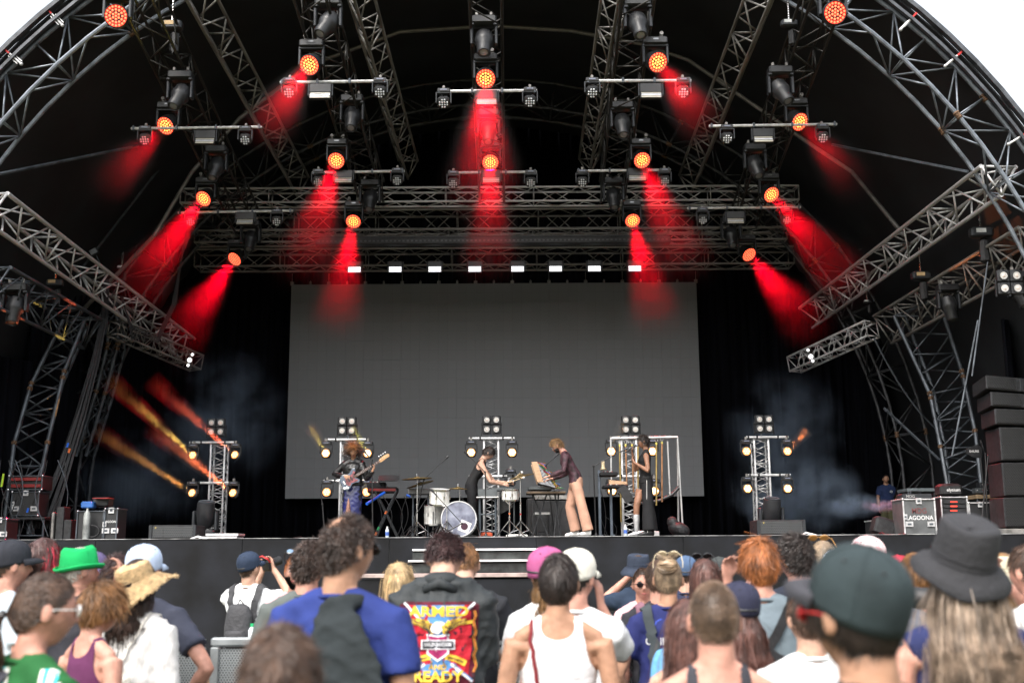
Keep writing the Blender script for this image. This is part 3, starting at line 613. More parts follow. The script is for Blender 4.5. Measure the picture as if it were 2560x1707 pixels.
def make_hair(R, Hm, spec, seed, B):
    "spec = (style, colour, count multiplier, options)"
    style, colr = spec[0], spec[1]; q = spec[2] if len(spec) > 2 else 1.; op = spec[3] if len(spec) > 3 else {}
    rg = np.random.default_rng(seed); N = int(1300*q); K = 6 if spec[0] not in ('short', 'tied', 'crop') else 4 if spec[0] != 'crop' else 2
    st = {'short': (.040, .16, 0.12, .003, 0), 'crop': (.012, .7, .0, .0, 0), 'curly': (.042, .36, .05, .008, 1), 'afro': (.16, .62, .05, .016, 1), 'long': (.46, .10, 1., .004, 0), 'bob': (.22, .12, 1., .004, 0), 'tied': (.12, .05, .0, .002, 0), 'messy': (.055, .22, .12, .006, 0), 'wavy': (.40, .2, 1., .012, 0)}[style]
    L, lift, grav, wob, curl = st; L = op.get('len', L); wob = op.get('wob', wob)
    cand = rg.normal(size=(N*5, 3)); cand /= np.linalg.norm(cand, axis=1)[:, None]
    az = np.abs(np.arctan2(cand[:, 0], cand[:, 1])); ok = cand[:, 2] > hairline(az)+op.get('line', 0)+rg.uniform(-.04, .04, len(cand))
    if 'bald' in op:
        bx, by, br = op['bald']; c = np.array([bx, by, math.sqrt(max(0, 1-bx*bx-by*by))]); ok &= (np.linalg.norm(cand-c, axis=1) > br*(1+.25*rg.normal(size=len(cand))))
    u = cand[ok][:N]; N = len(u)
    hw = {'short': .006, 'crop': .002, 'curly': .012, 'afro': .02, 'long': .008, 'bob': .008, 'tied': .004, 'messy': .008, 'wavy': .01}[style]
    E3 = np.array([.079, .102, .120]); p = u*E3*1.01; nrm = u/E3; nrm /= np.linalg.norm(nrm, axis=1)[:, None]
    wh = np.array(op.get('whorl', (0, -.45, .89))); wh = wh/np.linalg.norm(wh); Ls = L*rg.uniform(.6, 1.05, N)
    if style in ('short', 'messy'): Ls *= np.clip(1.15-.55*(u[:, 2] < .1), .5, 1.2)
    if style == 'tied': tie = np.array(op.get('tie', (0, -.10, .02)))
    t = p-wh*E3*1.01; t -= nrm*np.sum(t*nrm, 1)[:, None]; t /= np.maximum(np.linalg.norm(t, axis=1), .02)[:, None]
    fly = rg.uniform(size=N) < .06; Ls = np.where(fly & (style not in ('crop', 'tied')), Ls*1.3, Ls)
    pts = [p.copy()]; ph = rg.uniform(0, 6.28, N); fq = rg.uniform(60, 130, N)/(1.6 if style in ('afro', 'wavy') else 1); c = p.copy(); ds = Ls/K
    rot3 = np.array(Hm.to_3x3()); down = rot3.T@np.array([0, 0, -1.]); back = rot3.T@np.array([0, -1., 0])
    jit = rg.normal(size=(N, 3))*(.25 if style in ('curly', 'afro') else .14 if style == 'messy' else .08); jit[fly] *= 3.0
    K2 = (4 if style in ('short', 'tied') else 2 if style == 'crop' else 5) if style not in ('long', 'bob', 'wavy') else 9
    ds = Ls/K2
    for k in range(K2):
        e, r = ell(c); n2 = e/E3; n2 /= np.linalg.norm(n2, axis=1)[:, None]
        if style == 'tied':
            d = tie-c; d /= np.maximum(np.linalg.norm(d, axis=1), .015)[:, None]
            step = d*np.linalg.norm(tie-p, axis=1)[:, None]/K2*1.12
        else:
            lf = lift*(1-k/K2) if style not in ('afro', 'curly', 'crop') else lift
            if grav >= 1:
                g = np.clip(.15+k/K2*3+np.clip(.3-e[:, 2], 0, 1), 0, 1)[:, None]; tt = c-wh*E3; tt -= n2*np.sum(tt*n2, 1)[:, None]; tt /= np.maximum(np.linalg.norm(tt, axis=1), .02)[:, None]
                d = tt*(1-g)+(down+back*(.35 if c is not None else 0)*(c[:, 1:2] > -.06)*(op.get('back', 1)))*g+n2*lf*.4+jit*.35
            else:
                tt = t-n2*np.sum(t*n2, 1)[:, None]; d = tt*(1-lf)+n2*lf+down*grav+jit
            d /= np.linalg.norm(d, axis=1)[:, None]; step = d*ds[:, None]
        c = c+step; e, r = ell(c, .080+hw*.5, .103+hw*.5, .121+hw*.5); lowz = e[:, 2] > -1.2; ins = (r < 1) & lowz; c[ins] = c[ins]/r[ins][:, None]
        w = c.copy()
        if wob:
            a = ph+fq*ds*(k+1); rad = np.minimum(wob, wob*(k+1)/2)*(1 if curl else .5); sx = np.cross(n2, t); w = c+sx*(np.cos(a)*rad)[:, None]+(n2 if curl else t)*(np.sin(a)*rad*.8)[:, None]
        pts.append(w)
    PT = np.stack(pts, 1)
    if op.get('hatted'):
        q, r = ell(PT.reshape(-1, 3)); r = r.reshape(PT.shape[:2]); hi = (PT[..., 2] > -.085) & (r > 1.03); PT[hi] *= (1.03/r[hi])[:, None]
        k_ = (PT[..., 2] > .03); PT[..., :2] = np.where(k_[..., None], PT[..., :2]*.97, PT[..., :2])
    n = PT.shape[1]                       # N x n x 3
    T = np.gradient(PT, axis=1); T /= np.maximum(np.linalg.norm(T, axis=2), 1e-6)[..., None]; nn = PT/np.array([.08, .103, .12])**2
    nn /= np.linalg.norm(nn, axis=2)[..., None]; S = np.cross(T, nn+rg.normal(size=(N, 1, 3))*.35); S /= np.maximum(np.linalg.norm(S, axis=2), 1e-6)[..., None]
    wd_ = op.get('w', .0034 if style not in ('crop',) else .003)*rg.uniform(.7, 1.3, N)[:, None]*np.clip(np.linspace(1.15, .25, n), .2, 1)[None, :]
    V = np.stack([PT-S*wd_[..., None]/2, PT+S*wd_[..., None]/2], 2).reshape(-1, 3)
    idx = np.arange(N)[:, None]*n*2+np.arange(n-1)[None]*2; F_ = np.stack([idx, idx+1, idx+3, idx+2], -1).reshape(-1, 4)
    hm = np.array(Hm); V = V@hm[:3, :3].T+hm[:3, 3]
    if grav >= 1:      # hair lies on the back and shoulders
        low = V[:, 2] < 1.5; z = V[:, 2]; rx = np.interp(z, [.9, 1.33, 1.40, 1.44, 1.5], [.17, .185, .18, .12, .062]); ry = np.interp(z, [.9, 1.33, 1.40, 1.44, 1.5], [.12, .125, .115, .085, .062])+.012
        cy = -.005; k = np.sqrt((V[:, 0]/rx)**2+((V[:, 1]-cy)/ry)**2); ins = low & (k < 1) & (V[:, 1] < .06); V[ins, 1] = np.where(V[ins, 1] < .03, cy-np.sqrt(np.clip(1-(V[ins, 0]/rx[ins])**2, .05, 1))*ry[ins]-.002*(np.arange(ins.sum()) % 7), V[ins, 1])
    br = rg.uniform(.55, 1.45, N)*(1+.25*np.sin(u[:, 0]*7+u[:, 1]*5)); tip = np.linspace(.8, 1.2, n); cc = br[:, None]*tip[None]; cc = np.repeat(cc[..., None], 2, 2).reshape(-1)
    colr3 = np.stack([cc, cc, cc, np.ones_like(cc)], -1)
    if 'streak' in op:
        sc_, fr = op['streak']; pick = rg.uniform(size=N) < fr
        if 'streakx' in op: pick = (u[:, 0] > op['streakx'][0]) & (u[:, 0] < op['streakx'][1]) & (u[:, 1] > -.6)
        pk = np.repeat(pick, n*2); colr3[pk, :3] = np.array(sc_)*cc[pk][:, None]
    # scalp cap under the strands
    cap = MB(); cap.ball((0, 0, 0), (.0795+hw*.35, .1025+hw*.35, .1205+hw*.35), 26, 18); cv = cap.v[0]; uu = cv/np.array([.08, .103, .121]); uu /= np.linalg.norm(uu, axis=1)[:, None]
    keep = uu[:, 2] > hairline(np.abs(np.arctan2(uu[:, 0], uu[:, 1])))+op.get('line', 0)-.02
    if 'bald' in op: keep &= np.linalg.norm(uu-c_bald(op), axis=1) > op['bald'][2]*1.05
    cf = [f for f in cap.f if all(keep[i] for i in f)]; cv = cv@hm[:3, :3].T+hm[:3, 3]
    me = bpy.data.meshes.new('hair'); nv = len(V); me.from_pydata(np.concatenate([V, cv]).tolist(), [], F_.tolist()+[tuple(i+nv for i in f) for f in cf])
    at = me.color_attributes.new('Col', 'FLOAT_COLOR', 'POINT'); at.data.foreach_set('color', np.concatenate([colr3, np.tile([.6, .6, .6, 1], (len(cv), 1))]).ravel())
    me.materials.append(HAIRS[colr]); o = bpy.data.objects.new('hair', me); COL.objects.link(o); o.parent = R
    if style == 'tied':
        if op.get('bun'):
            b = MB(); bc = Vector(op['tie'])+Vector((0, -.015, .02)); pts = []
            for i in range(260):
                a = rg.uniform(0, 6.28); ax = rg.uniform(-1, 1); r1 = .042*rg.uniform(.7, 1.05); c0 = bc+Vector(rg.normal(size=3)*.006)
                ar = [a+j*.5 for j in range(6)]; tl = rg.uniform(-1, 1); b.tube([c0+Vector((r1*math.cos(t)*1.05, r1*.75*math.sin(t)*math.sin(tl*1.5), r1*.95*math.sin(t)*math.cos(tl*1.5))) for t in ar], [.003, .004, .004, .004, .003, .001], 3, False)
            for i in range(40):
                a = rg.uniform(-.9, .9); e = rg.uniform(.05, .10); b.tube([bc, bc+Vector((e*.5*math.sin(a), -.01, e*.6)), bc+Vector((e*math.sin(a)*1.2, -.01+rg.uniform(-.02, .02), e*rg.uniform(.5, .95)))], [.004, .003, .001], 3, False)
            ob = b.build('bun', HAIRS[colr], o, local=True, xf=Hm); colr_rand(ob, rg)
        if op.get('pony'):
            b = MB(); tv = Vector(op['tie']); 
            for i in range(220):
                dx, dy = rg.normal(size=2)*.012; l = rg.uniform(.7, 1.05)*op['pony']; b.tube([tv, tv+Vector((dx*1.2, -.04+dy, -.02)), tv+Vector((dx*2, -.055+dy*1.5, -.3*l)), tv+Vector((dx*2.2+.012*math.sin(i), -.05+dy*2, -.65*l)), tv+Vector((dx*1.2, -.04+dy*2, -l))], [.004, .005, .005, .004, .001], 3, False)
            ob = b.build('ponytail', HAIRS[colr], o, local=True, xf=Hm); colr_rand(ob, rg)
            b = MB(); b.lathe([(.014, -.01), (.02, 0), (.014, .01)], 12); b.build('hair_tie', BLK, o, local=True, xf=Hm@Matrix.Translation(tv+Vector((0, -.012, -.004)))@Matrix.Rotation(1.2, 4, 'X'))
    return o
def c_bald(op):
    bx, by, br = op['bald']; return np.array([bx, by, math.sqrt(max(0, 1-bx*bx-by*by))])
def colr_rand(o, rg, lo=.6, hi=1.4, chunk=18):
    me = o.data; n = len(me.vertices); a = me.color_attributes.new('Col', 'FLOAT_COLOR', 'POINT'); r = np.repeat(rg.uniform(lo, hi, n//chunk+1), chunk)[:n]; a.data.foreach_set('color', np.stack([r, r, r, np.ones(n)], -1).ravel())
def strands_beard(b, Hm, seed):
    rg = np.random.default_rng(seed)
    for i in range(420):
        a = rg.uniform(-1.5, 1.5); z = rg.uniform(-.112, -.03); 
        if abs(a) < .5 and z > -.056: continue
        if abs(a) < .35 and -.08 < z: continue
        e = math.sqrt(max(.05, 1-(z/.118)**2)); lo = min(1, -z/.118); lo = lo*lo*(3-2*lo); p = Vector((math.sin(a)*.077*e*(1-.22*lo), math.cos(a)*.096*e*(1-.1*lo)+.004, z)); n = Vector((math.sin(a), math.cos(a), -.8)).normalized()
        b.tube([Hm@(p-n*.003), Hm@(p+n*.012+Vector((0, 0, -.006)))], [.004, .002], 3, False)
def make_glasses(R, Hm, spec):
    "spec = (kind, frame material, lens material); 'up' sits on top of the head"
    kind, fm, lm = spec; X = Hm
    if kind == 'up': X = Hm @ Matrix.Translation((0, .0, .065)) @ Matrix.Rotation(math.radians(40), 4, 'X') @ Matrix.Translation((0, .018, 0))
    b = MB()
    for s in (-1, 1):
        b.loft([(Vector((s*.033, y, .002)), (1, 0, 0), (0, 0, 1), rx, rz) for y, rx, rz in ((.094, .026, .020), (.100, .027, .021), (.101, .024, .018))], 14)
    o = b.build('sunglasses', fm, R, smooth=True, local=True, xf=X)
    l = MB()
    for s in (-1, 1): l.loft([(Vector((s*.033, y, .002)), (1, 0, 0), (0, 0, 1), .0225, .0165) for y in (.1005, .1022)], 14)
    l.build('lens', lm, o, local=True, xf=X)
    t = MB(); t.tube([(-.01, .098, .008), (.01, .098, .008)], .0025, 5); t.build('bridge', fm, o, local=True, xf=X)
    for s in (-1, 1): t = MB(); t.tube([(s*.058, .096, .006), (s*.074, .082, .006), (s*.0835, .02, .004), (s*.083, -.015, -.004)], .0022, 5); t.build('temple', fm, o, local=True, xf=X)
def make_hat(R, Hm, spec):
    kind, m = spec[0], spec[1]; op = spec[2] if len(spec) > 2 else {}
    X = Hm @ Matrix.Translation((0, -.004, 0)) @ Matrix.Rotation(math.radians(op.get('tilt', 6)), 4, 'X') @ Matrix.Rotation(math.radians(op.get('roll', 0)), 4, 'Y') @ Matrix.Rotation(math.radians(op.get('turn', 0)), 4, 'Z') @ Matrix.Scale(op.get('k', 1.) if kind != 'bucket' else 1., 4)
    if kind == 'cap':
        prof = [(.088, -.008), (.089, .012), (.0905, .035), (.091, .055), (.087, .08), (.077, .104), (.058, .124), (.034, .136), (.012, .140), (0, .1405)]
        b = MB(); n = 36; v = []
        for r, z in prof:
            for j in range(n):
                a = 2*math.pi*j/n; seam = 1-.022*math.exp(-((((a/(math.pi/3)) % 1)-.5+.5) % 1)**2*500) if r > .02 else 1; rear = z+(.022*(.5+.5*math.sin(a)) if z < .0 else .008*(.5+.5*math.sin(a)) if z < .02 else 0) ; v.append((r*math.cos(a)*seam, r*1.20*math.sin(a)*seam-.002, rear))
        f = [(i*n+j, i*n+(j+1) % n, (i+1)*n+(j+1) % n, (i+1)*n+j) for i in range(len(prof)-1) for j in range(n)]; b.add(v, f)
        o = b.build('cap', m, R, smooth='all', local=True, xf=X); mo = o.modifiers.new('t', 'SOLIDIFY'); mo.thickness = .003; mo.offset = -1
        for k in range(6):
            a = math.pi/3*k+math.pi/6; b = MB(); b.tube([(r*1.004*math.cos(a), r*1.204*math.sin(a)-.002, z+.001) for r, z in prof[1:]], .0013, 4, False); b.build('seam', m, o, local=True, xf=X)
            a += math.pi/6; b = MB(); b.ball((.070*math.cos(a), .070*1.2*math.sin(a)-.002, .1135), (.004, .004, .003), 8, 4); b.build('eyelet', BLK, o, local=True, xf=X)
        bm_ = op.get('brim', m); b = MB(); v = []; N = 15
        for i in range(N):
            a = -1.15+2.3*i/(N-1); r0 = (.089*math.sin(a), .106*math.cos(a)); ext = .072*math.cos(a*1.05)**.6 if abs(a) < 1.14 else .004
            for k in (0, .5, 1.): x = r0[0]*(1-.0*k); v.append((x, r0[1]+ext*k, .022-.022*k*k-.16*abs(x)**1.5*k*3+.004))
        b.add(v, [(i*3+k, i*3+k+1, (i+1)*3+k+1, (i+1)*3+k) for i in range(N-1) for k in range(2)]); q = b.build('brim', bm_, o, smooth='all', local=True, xf=X); q.modifiers.new('t', 'SOLIDIFY').thickness = .004
        b = MB(); b.ball((0, 0, .1415), (.008, .008, .004), 10, 5); b.build('button', m, o, smooth='all', local=True, xf=X)
        if op.get('strap', True): b = MB(); b.tube([(.05*math.sin(a), -.109*math.cos(a*.55)-.001, .022) for a in np.linspace(-1, 1, 7)], .0055, 6); b.build('strap', BLK, o, local=True, xf=X)
    elif kind == 'bucket':
        k = op.get('k', 1.); hh = op.get('h', .095)
        prof = [(.148*k, -.028), (.152*k, -.022), (.125*k, .005), (.098*k, .026), (.0965*k, .03), (.094*k, .03+hh*.5), (.090*k, .03+hh*.9), (.085*k, .03+hh), (.06*k, .03+hh*1.02-.008), (.03*k, .03+hh-.016), (0, .03+hh-.018)]
        b = MB(); n = 40; v = []; rg = random.Random(int(hh*999))
        ph = [rg.uniform(0, 6) for _ in range(4)]
        for i, (r, z) in enumerate(prof):
            for j in range(n):
                a = 2*math.pi*j/n; w = .010*math.sin(2*a+ph[0])+.005*math.sin(5*a+ph[1]) if i < 3 else .003*math.sin(3*a+ph[2])*(i > 5); v.append((r*math.cos(a), r*1.14*math.sin(a), z+w))
        b.add(v, [(i*n+j, i*n+(j+1) % n, (i+1)*n+(j+1) % n, (i+1)*n+j) for i in range(len(prof)-1) for j in range(n)])
        o = b.build('hat', m, R, smooth='all', local=True, xf=X); mo = o.modifiers.new('t', 'SOLIDIFY'); mo.thickness = .004
        for z, r in ((.031, .0985), (.05, .0975)): b = MB(); b.tube([(r*k*math.cos(a), r*k*1.14*math.sin(a), z) for a in np.linspace(0, 2*math.pi, 32)], .0015, 4, False); b.build('seam', m, o, local=True, xf=X)
    elif kind == 'trilby':
        prof = [(.114, .018), (.117, .012), (.102, .0), (.092, .006), (.091, .02), (.088, .06), (.080, .10), (.066, .118), (.04, .112), (.015, .100), (0, .098)]
        b = MB(); n = 36; v = []
        for i, (r, z) in enumerate(prof):
            for j in range(n):
                a = 2*math.pi*j/n; w = .020*math.cos(a)**2 if i < 3 else 0; pin = 1-.18*(abs(math.cos(a)) > .5)*(math.sin(a) > .2)*(i in (6, 7)); v.append((r*math.cos(a)*pin, r*1.16*math.sin(a), z+w*.7+(.012*math.sin(a)**2 if i > 5 else 0)))
        b.add(v, [(i*n+j, i*n+(j+1) % n, (i+1)*n+(j+1) % n, (i+1)*n+j) for i in range(len(prof)-1) for j in range(n)])
        o = b.build('hat', m, R, smooth='all', local=True, xf=X); o.modifiers.new('t', 'SOLIDIFY').thickness = .004
        b = MB(); b.lathe([(.0925, .008), (.0935, .012), (.0925, .028), (.0905, .032)], 32, sy=1.16); b.build('hat_band', op['band'], o, smooth='all', local=True, xf=X)
    elif kind == 'straw':
        prof = [(.19, -.04), (.175, -.026), (.15, -.008), (.125, .008), (.10, .02), (.096, .03), (.096, .06), (.093, .09), (.085, .108), (.06, .117), (.03, .12), (0, .121)]
        b = MB(); n = 56; v = []
        for i, (r, z) in enumerate(prof):
            for j in range(n):
                a = 2*math.pi*j/n; w = (r/.19)**2*(.022*math.sin(2*a+.6)+.012*math.sin(3*a+2)+.006*math.sin(7*a)) if i < 5 else .002*math.sin(9*a+i*2); v.append((r*math.cos(a)*(1+.01*math.sin(11*a)*(i < 3)), r*1.1*math.sin(a), z+w))
        b.add(v, [(i*n+j, i*n+(j+1) % n, (i+1)*n+(j+1) % n, (i+1)*n+j) for i in range(len(prof)-1) for j in range(n)])
        o = b.build('hat', m, R, smooth='all', local=True, xf=X); o.modifiers.new('t', 'SOLIDIFY').thickness = .004
        b = MB(); rg = random.Random(4)
        for i in range(420):
            a = rg.uniform(0, 6.28); w = .022*math.sin(2*a+.6)+.012*math.sin(3*a+2)+.006*math.sin(7*a); r = .188; l = rg.uniform(.01, .028); p = Vector((r*math.cos(a), r*1.1*math.sin(a), -.04+w)); q = Vector((math.cos(a+rg.uniform(-.5, .5)), 1.1*math.sin(a+rg.uniform(-.5, .5)), rg.uniform(-.7, .2)))*l; b.tube([p, p+q], [.0022, .001], 3, False)
        b.build('frayed_edge', m, o, local=True, xf=X)
        # raffia rows: concentric ridges
        for i in range(9):
            t = i/8; r = .105+.08*t; b = MB(); b.tube([(r*math.cos(a), r*1.1*math.sin(a), np.interp(r, [.10, .125, .15, .175, .19], [.02, .008, -.008, -.026, -.04])+.003+(r/.19)**2*(.022*math.sin(2*a+.6)+.012*math.sin(3*a+2)+.006*math.sin(7*a))) for a in np.linspace(0, 2*math.pi, 48)], .0024, 4, False); b.build('raffia_row', m, o, local=True, xf=X)
        for i in range(7): b = MB(); z = .032+i*.011; b.tube([(np.interp(z, [.03, .09, .108], [.0985, .0955, .088])*math.cos(a), 1.1*np.interp(z, [.03, .09, .108], [.0985, .0955, .088])*math.sin(a), z+.0015*math.sin(5*a+i)) for a in np.linspace(0, 2*math.pi, 40)], .003, 4, False); b.build('raffia_row', m, o, local=True, xf=X)
    return o
# ---- things laid on clothing
def onto(bv, p, d=(0, 1, 0), off=.003):
    h = bv.ray_cast(Vector(p), Vector(d)); return (h[0]-Vector(d)*off) if h[0] else None
def strap(name, d, pts, w, m, off=.008, th=.003, parent=None):
    "a flat band that follows the shirt through the given person-local points"
    bv = bvh_of(d['shirt'] or d['body']); P = []
    pts = [Vector(p) for p in pts]; fine = []
    for a, b in zip(pts[:-1], pts[1:]): fine += [a.lerp(b, i/8) for i in range(8)]
    fine.append(pts[-1]); v = []
    near = [bv.find_nearest(p) for p in fine]; Q = [h[0]+h[1]*off for h in near]; N_ = [h[1] for h in near]
    for i, q in enumerate(Q):
        t = (Q[min(i+1, len(Q)-1)]-Q[max(i-1, 0)]).normalized(); s = t.cross(N_[i]).normalized()*w/2
        v += [q-s, q+s, q+s+N_[i]*th, q-s+N_[i]*th]
    n = len(Q); f = [(i*4+k, i*4+(k+1) % 4, (i+1)*4+(k+1) % 4, (i+1)*4+k) for i in range(n-1) for k in range(4)]+[(3, 2, 1, 0), tuple(range(n*4-4, n*4))]
    b = MB(); b.add([tuple(q) for q in v], f); return b.build(name, m, parent or d['R'], smooth=True, local=True)
_tx = {}
def text2d(s, bold=.0):
    k = (s, bold)
    if k in _tx: return _tx[k]
    c = bpy.data.curves.new('t', 'FONT'); c.body = s; c.align_x = 'CENTER'; c.align_y = 'CENTER'; c.size = 1; c.offset = bold; c.resolution_u = 3; c.fill_mode = 'FRONT' if hasattr(c, 'fill_mode') else c.fill_mode
    o = bpy.data.objects.new('t', c); COL.objects.link(o); me = bpy.data.meshes.new_from_object(o.evaluated_get(bpy.context.evaluated_depsgraph_get()))
    v = np.array([q.co[:] for q in me.vertices]).reshape(-1, 3)[:, :2]; f = [tuple(p.vertices) for p in me.polygons]
    bpy.data.objects.remove(o); bpy.data.meshes.remove(me); _tx[k] = (v, f); return v, f
def sub2d(v, f, L):
    bm = bmesh.new(); vs = [bm.verts.new((a, b, 0)) for a, b in v]
    for q in f:
        try: bm.faces.new([vs[i] for i in q])
        except ValueError: pass
    bmesh.ops.triangulate(bm, faces=bm.faces[:])
    for _ in range(5):
        e = [e for e in bm.edges if e.calc_length() > L]
        if not e: break
        bmesh.ops.subdivide_edges(bm, edges=e, cuts=1); bmesh.ops.triangulate(bm, faces=[q for q in bm.faces if len(q.verts) > 3])
    bm.verts.index_update(); r = (np.array([q.co[:2] for q in bm.verts]), [tuple(x.index for x in q.verts) for q in bm.faces]); bm.free(); return r
def decal(name, bv, v, f, centre, m, parent, off=.002, L=.03, d=(0, 1, 0), ang=0.):
    "flat print laid on a surface: 2-D shape (x right as seen by the reader, y up) cast along d"
    v = np.asarray(v, float); ca, sa = math.cos(ang), math.sin(ang); v = v@np.array([[ca, sa], [-sa, ca]])
    miss = set(); v, f = sub2d(v, f, L); dv = Vector(d); right = dv.cross(Vector((0, 0, 1))).normalized(); c = Vector(centre); out = []
    for i_, (x, y) in enumerate(v):
        p = c+right*x+Vector((0, 0, y))-dv*.6; q = onto(bv, p, dv, off)
        if q is None: miss.add(i_)
        out.append(tuple(q) if q is not None else tuple(c+right*x+Vector((0, 0, y))))
    b = MB(); b.add(out, [q for q in f if not miss.intersection(q)]); return b.build(name, m, parent, local=True)
def words(s, size, wmul=1., bold=.02):
    v, f = text2d(s, bold); return v*np.array([size*wmul, size]), f
def poly(pts): return np.array(pts, float), [tuple(range(len(pts)))]
def band(pts, w):
    P = np.array(pts, float); T = np.gradient(P, axis=0); T /= np.linalg.norm(T, axis=1)[:, None]; N_ = np.stack([-T[:, 1], T[:, 0]], 1)*w/2; n = len(P)
    return np.concatenate([P-N_, P+N_]), [(i, i+1, n+i+1, n+i) for i in range(n-1)]
# ================================================================== lamps
def emis(name, c, s):
    if name in MT: return MT[name]
    m = bpy.data.materials.new(name); m.use_nodes = True; b = m.node_tree.nodes['Principled BSDF']; b.inputs['Base Color'].default_value = (*[min(.8, q) for q in c], 1)
    b.inputs['Emission Color'].default_value = (*c, 1); b.inputs['Emission Strength'].default_value = s; MT[name] = m; return m
CELL = emis('lit_red_orange_cell', (1, .30, .06), 3.0); CELLB = emis('glowing_red_lens', (1, .02, .012), 1.1); CELLR = emis('lit_red_cell', (1, .12, .05), 2.3)
LENS = mat('unlit_lens', (.25, .26, .28), .08, .3, spec=.8); PANEL = mat('strobe_panel', (.42, .40, .34), .35, var=.1)
HOUS = mat('lamp_housing', (.024, .025, .028), .38, var=.2); YOKE = mat('lamp_yoke', (.03, .033, .038), .4, .2)
def smoke_mat(name, dens, col=(.9, .9, .92), aniso=.3, scale=None, fade=None, thr=.45, soft=.25, cone=None):
    m = bpy.data.materials.new(name); m.use_nodes = True; n = m.node_tree; n.nodes.clear(); o = n.nodes.new('ShaderNodeOutputMaterial'); p = n.nodes.new('ShaderNodeVolumePrincipled'); n.links.new(p.outputs[0], o.inputs['Volume'])
    p.inputs['Color'].default_value = (*col, 1); p.inputs['Density'].default_value = dens; p.inputs['Anisotropy'].default_value = aniso
    if scale:
        tc = n.nodes.new('ShaderNodeTexCoord'); nz = n.nodes.new('ShaderNodeTexNoise'); nz.inputs['Scale'].default_value = scale; nz.inputs['Detail'].default_value = 3.5; nz.inputs['Roughness'].default_value = .55; nz.inputs['Distortion'].default_value = .15; n.links.new(tc.outputs['Object'], nz.inputs['Vector'])
        r = n.nodes.new('ShaderNodeMapRange'); r.inputs[1].default_value = thr; r.inputs[2].default_value = thr+soft; r.inputs[4].default_value = dens; n.links.new(nz.outputs['Fac'], r.inputs[0]); out = r.outputs[0]
        # thins out towards the edge of the puff (object space: unit ball)
        ln = n.nodes.new('ShaderNodeVectorMath'); ln.operation = 'LENGTH'; mp = n.nodes.new('ShaderNodeMapping'); mp.vector_type = 'POINT'; mp.inputs['Scale'].default_value = fade; n.links.new(tc.outputs['Object'], mp.inputs[0]); n.links.new(mp.outputs[0], ln.inputs[0])
        e = n.nodes.new('ShaderNodeMapRange'); e.interpolation_type = 'SMOOTHSTEP'; e.inputs[1].default_value = 1.0; e.inputs[2].default_value = .15; n.links.new(ln.outputs['Value'], e.inputs[0])
        if cone:     # softer towards the rim of the beam
            dv, c0, c1 = cone; nm = n.nodes.new('ShaderNodeVectorMath'); nm.operation = 'NORMALIZE'; n.links.new(tc.outputs['Object'], nm.inputs[0]); dt = n.nodes.new('ShaderNodeVectorMath'); dt.operation = 'DOT_PRODUCT'; dt.inputs[1].default_value = dv; n.links.new(nm.outputs[0], dt.inputs[0])
            rr = n.nodes.new('ShaderNodeMapRange'); rr.interpolation_type = 'SMOOTHSTEP'; rr.inputs[1].default_value = c0; rr.inputs[2].default_value = c1; n.links.new(dt.outputs['Value'], rr.inputs[0]); m3 = n.nodes.new('ShaderNodeMath'); m3.operation = 'MULTIPLY'; n.links.new(out, m3.inputs[0]); n.links.new(rr.outputs[0], m3.inputs[1]); out = m3.outputs[0]
        mu = n.nodes.new('ShaderNodeMath'); mu.operation = 'MULTIPLY'; n.links.new(out, mu.inputs[0]); n.links.new(e.outputs[0], mu.inputs[1]); n.links.new(mu.outputs[0], p.inputs['Density'])
    return m
def spot(name, p, d, energy, col, ang, blend, parent, radius=.12):
    l = bpy.data.lights.new(name, 'SPOT'); l.energy = energy; l.color = col; l.spot_size = math.radians(ang); l.spot_blend = blend; l.shadow_soft_size = radius
    o = bpy.data.objects.new(name, l); COL.objects.link(o); o.parent = parent; o.location = Vector(p)-wloc(parent); o.rotation_euler = Vector(d).to_track_quat('-Z', 'Y').to_euler(); return o
def frame(d):
    "rotation whose z looks along d"
    return Vector(d).normalized().to_track_quat('Z', 'Y').to_matrix()
def re_origin(o, p):
    n = len(o.data.vertices); a = np.empty(n*3); o.data.vertices.foreach_get('co', a); o.data.vertices.foreach_set('co', (a.reshape(-1, 3)-np.array(p)).ravel()); o.location = p
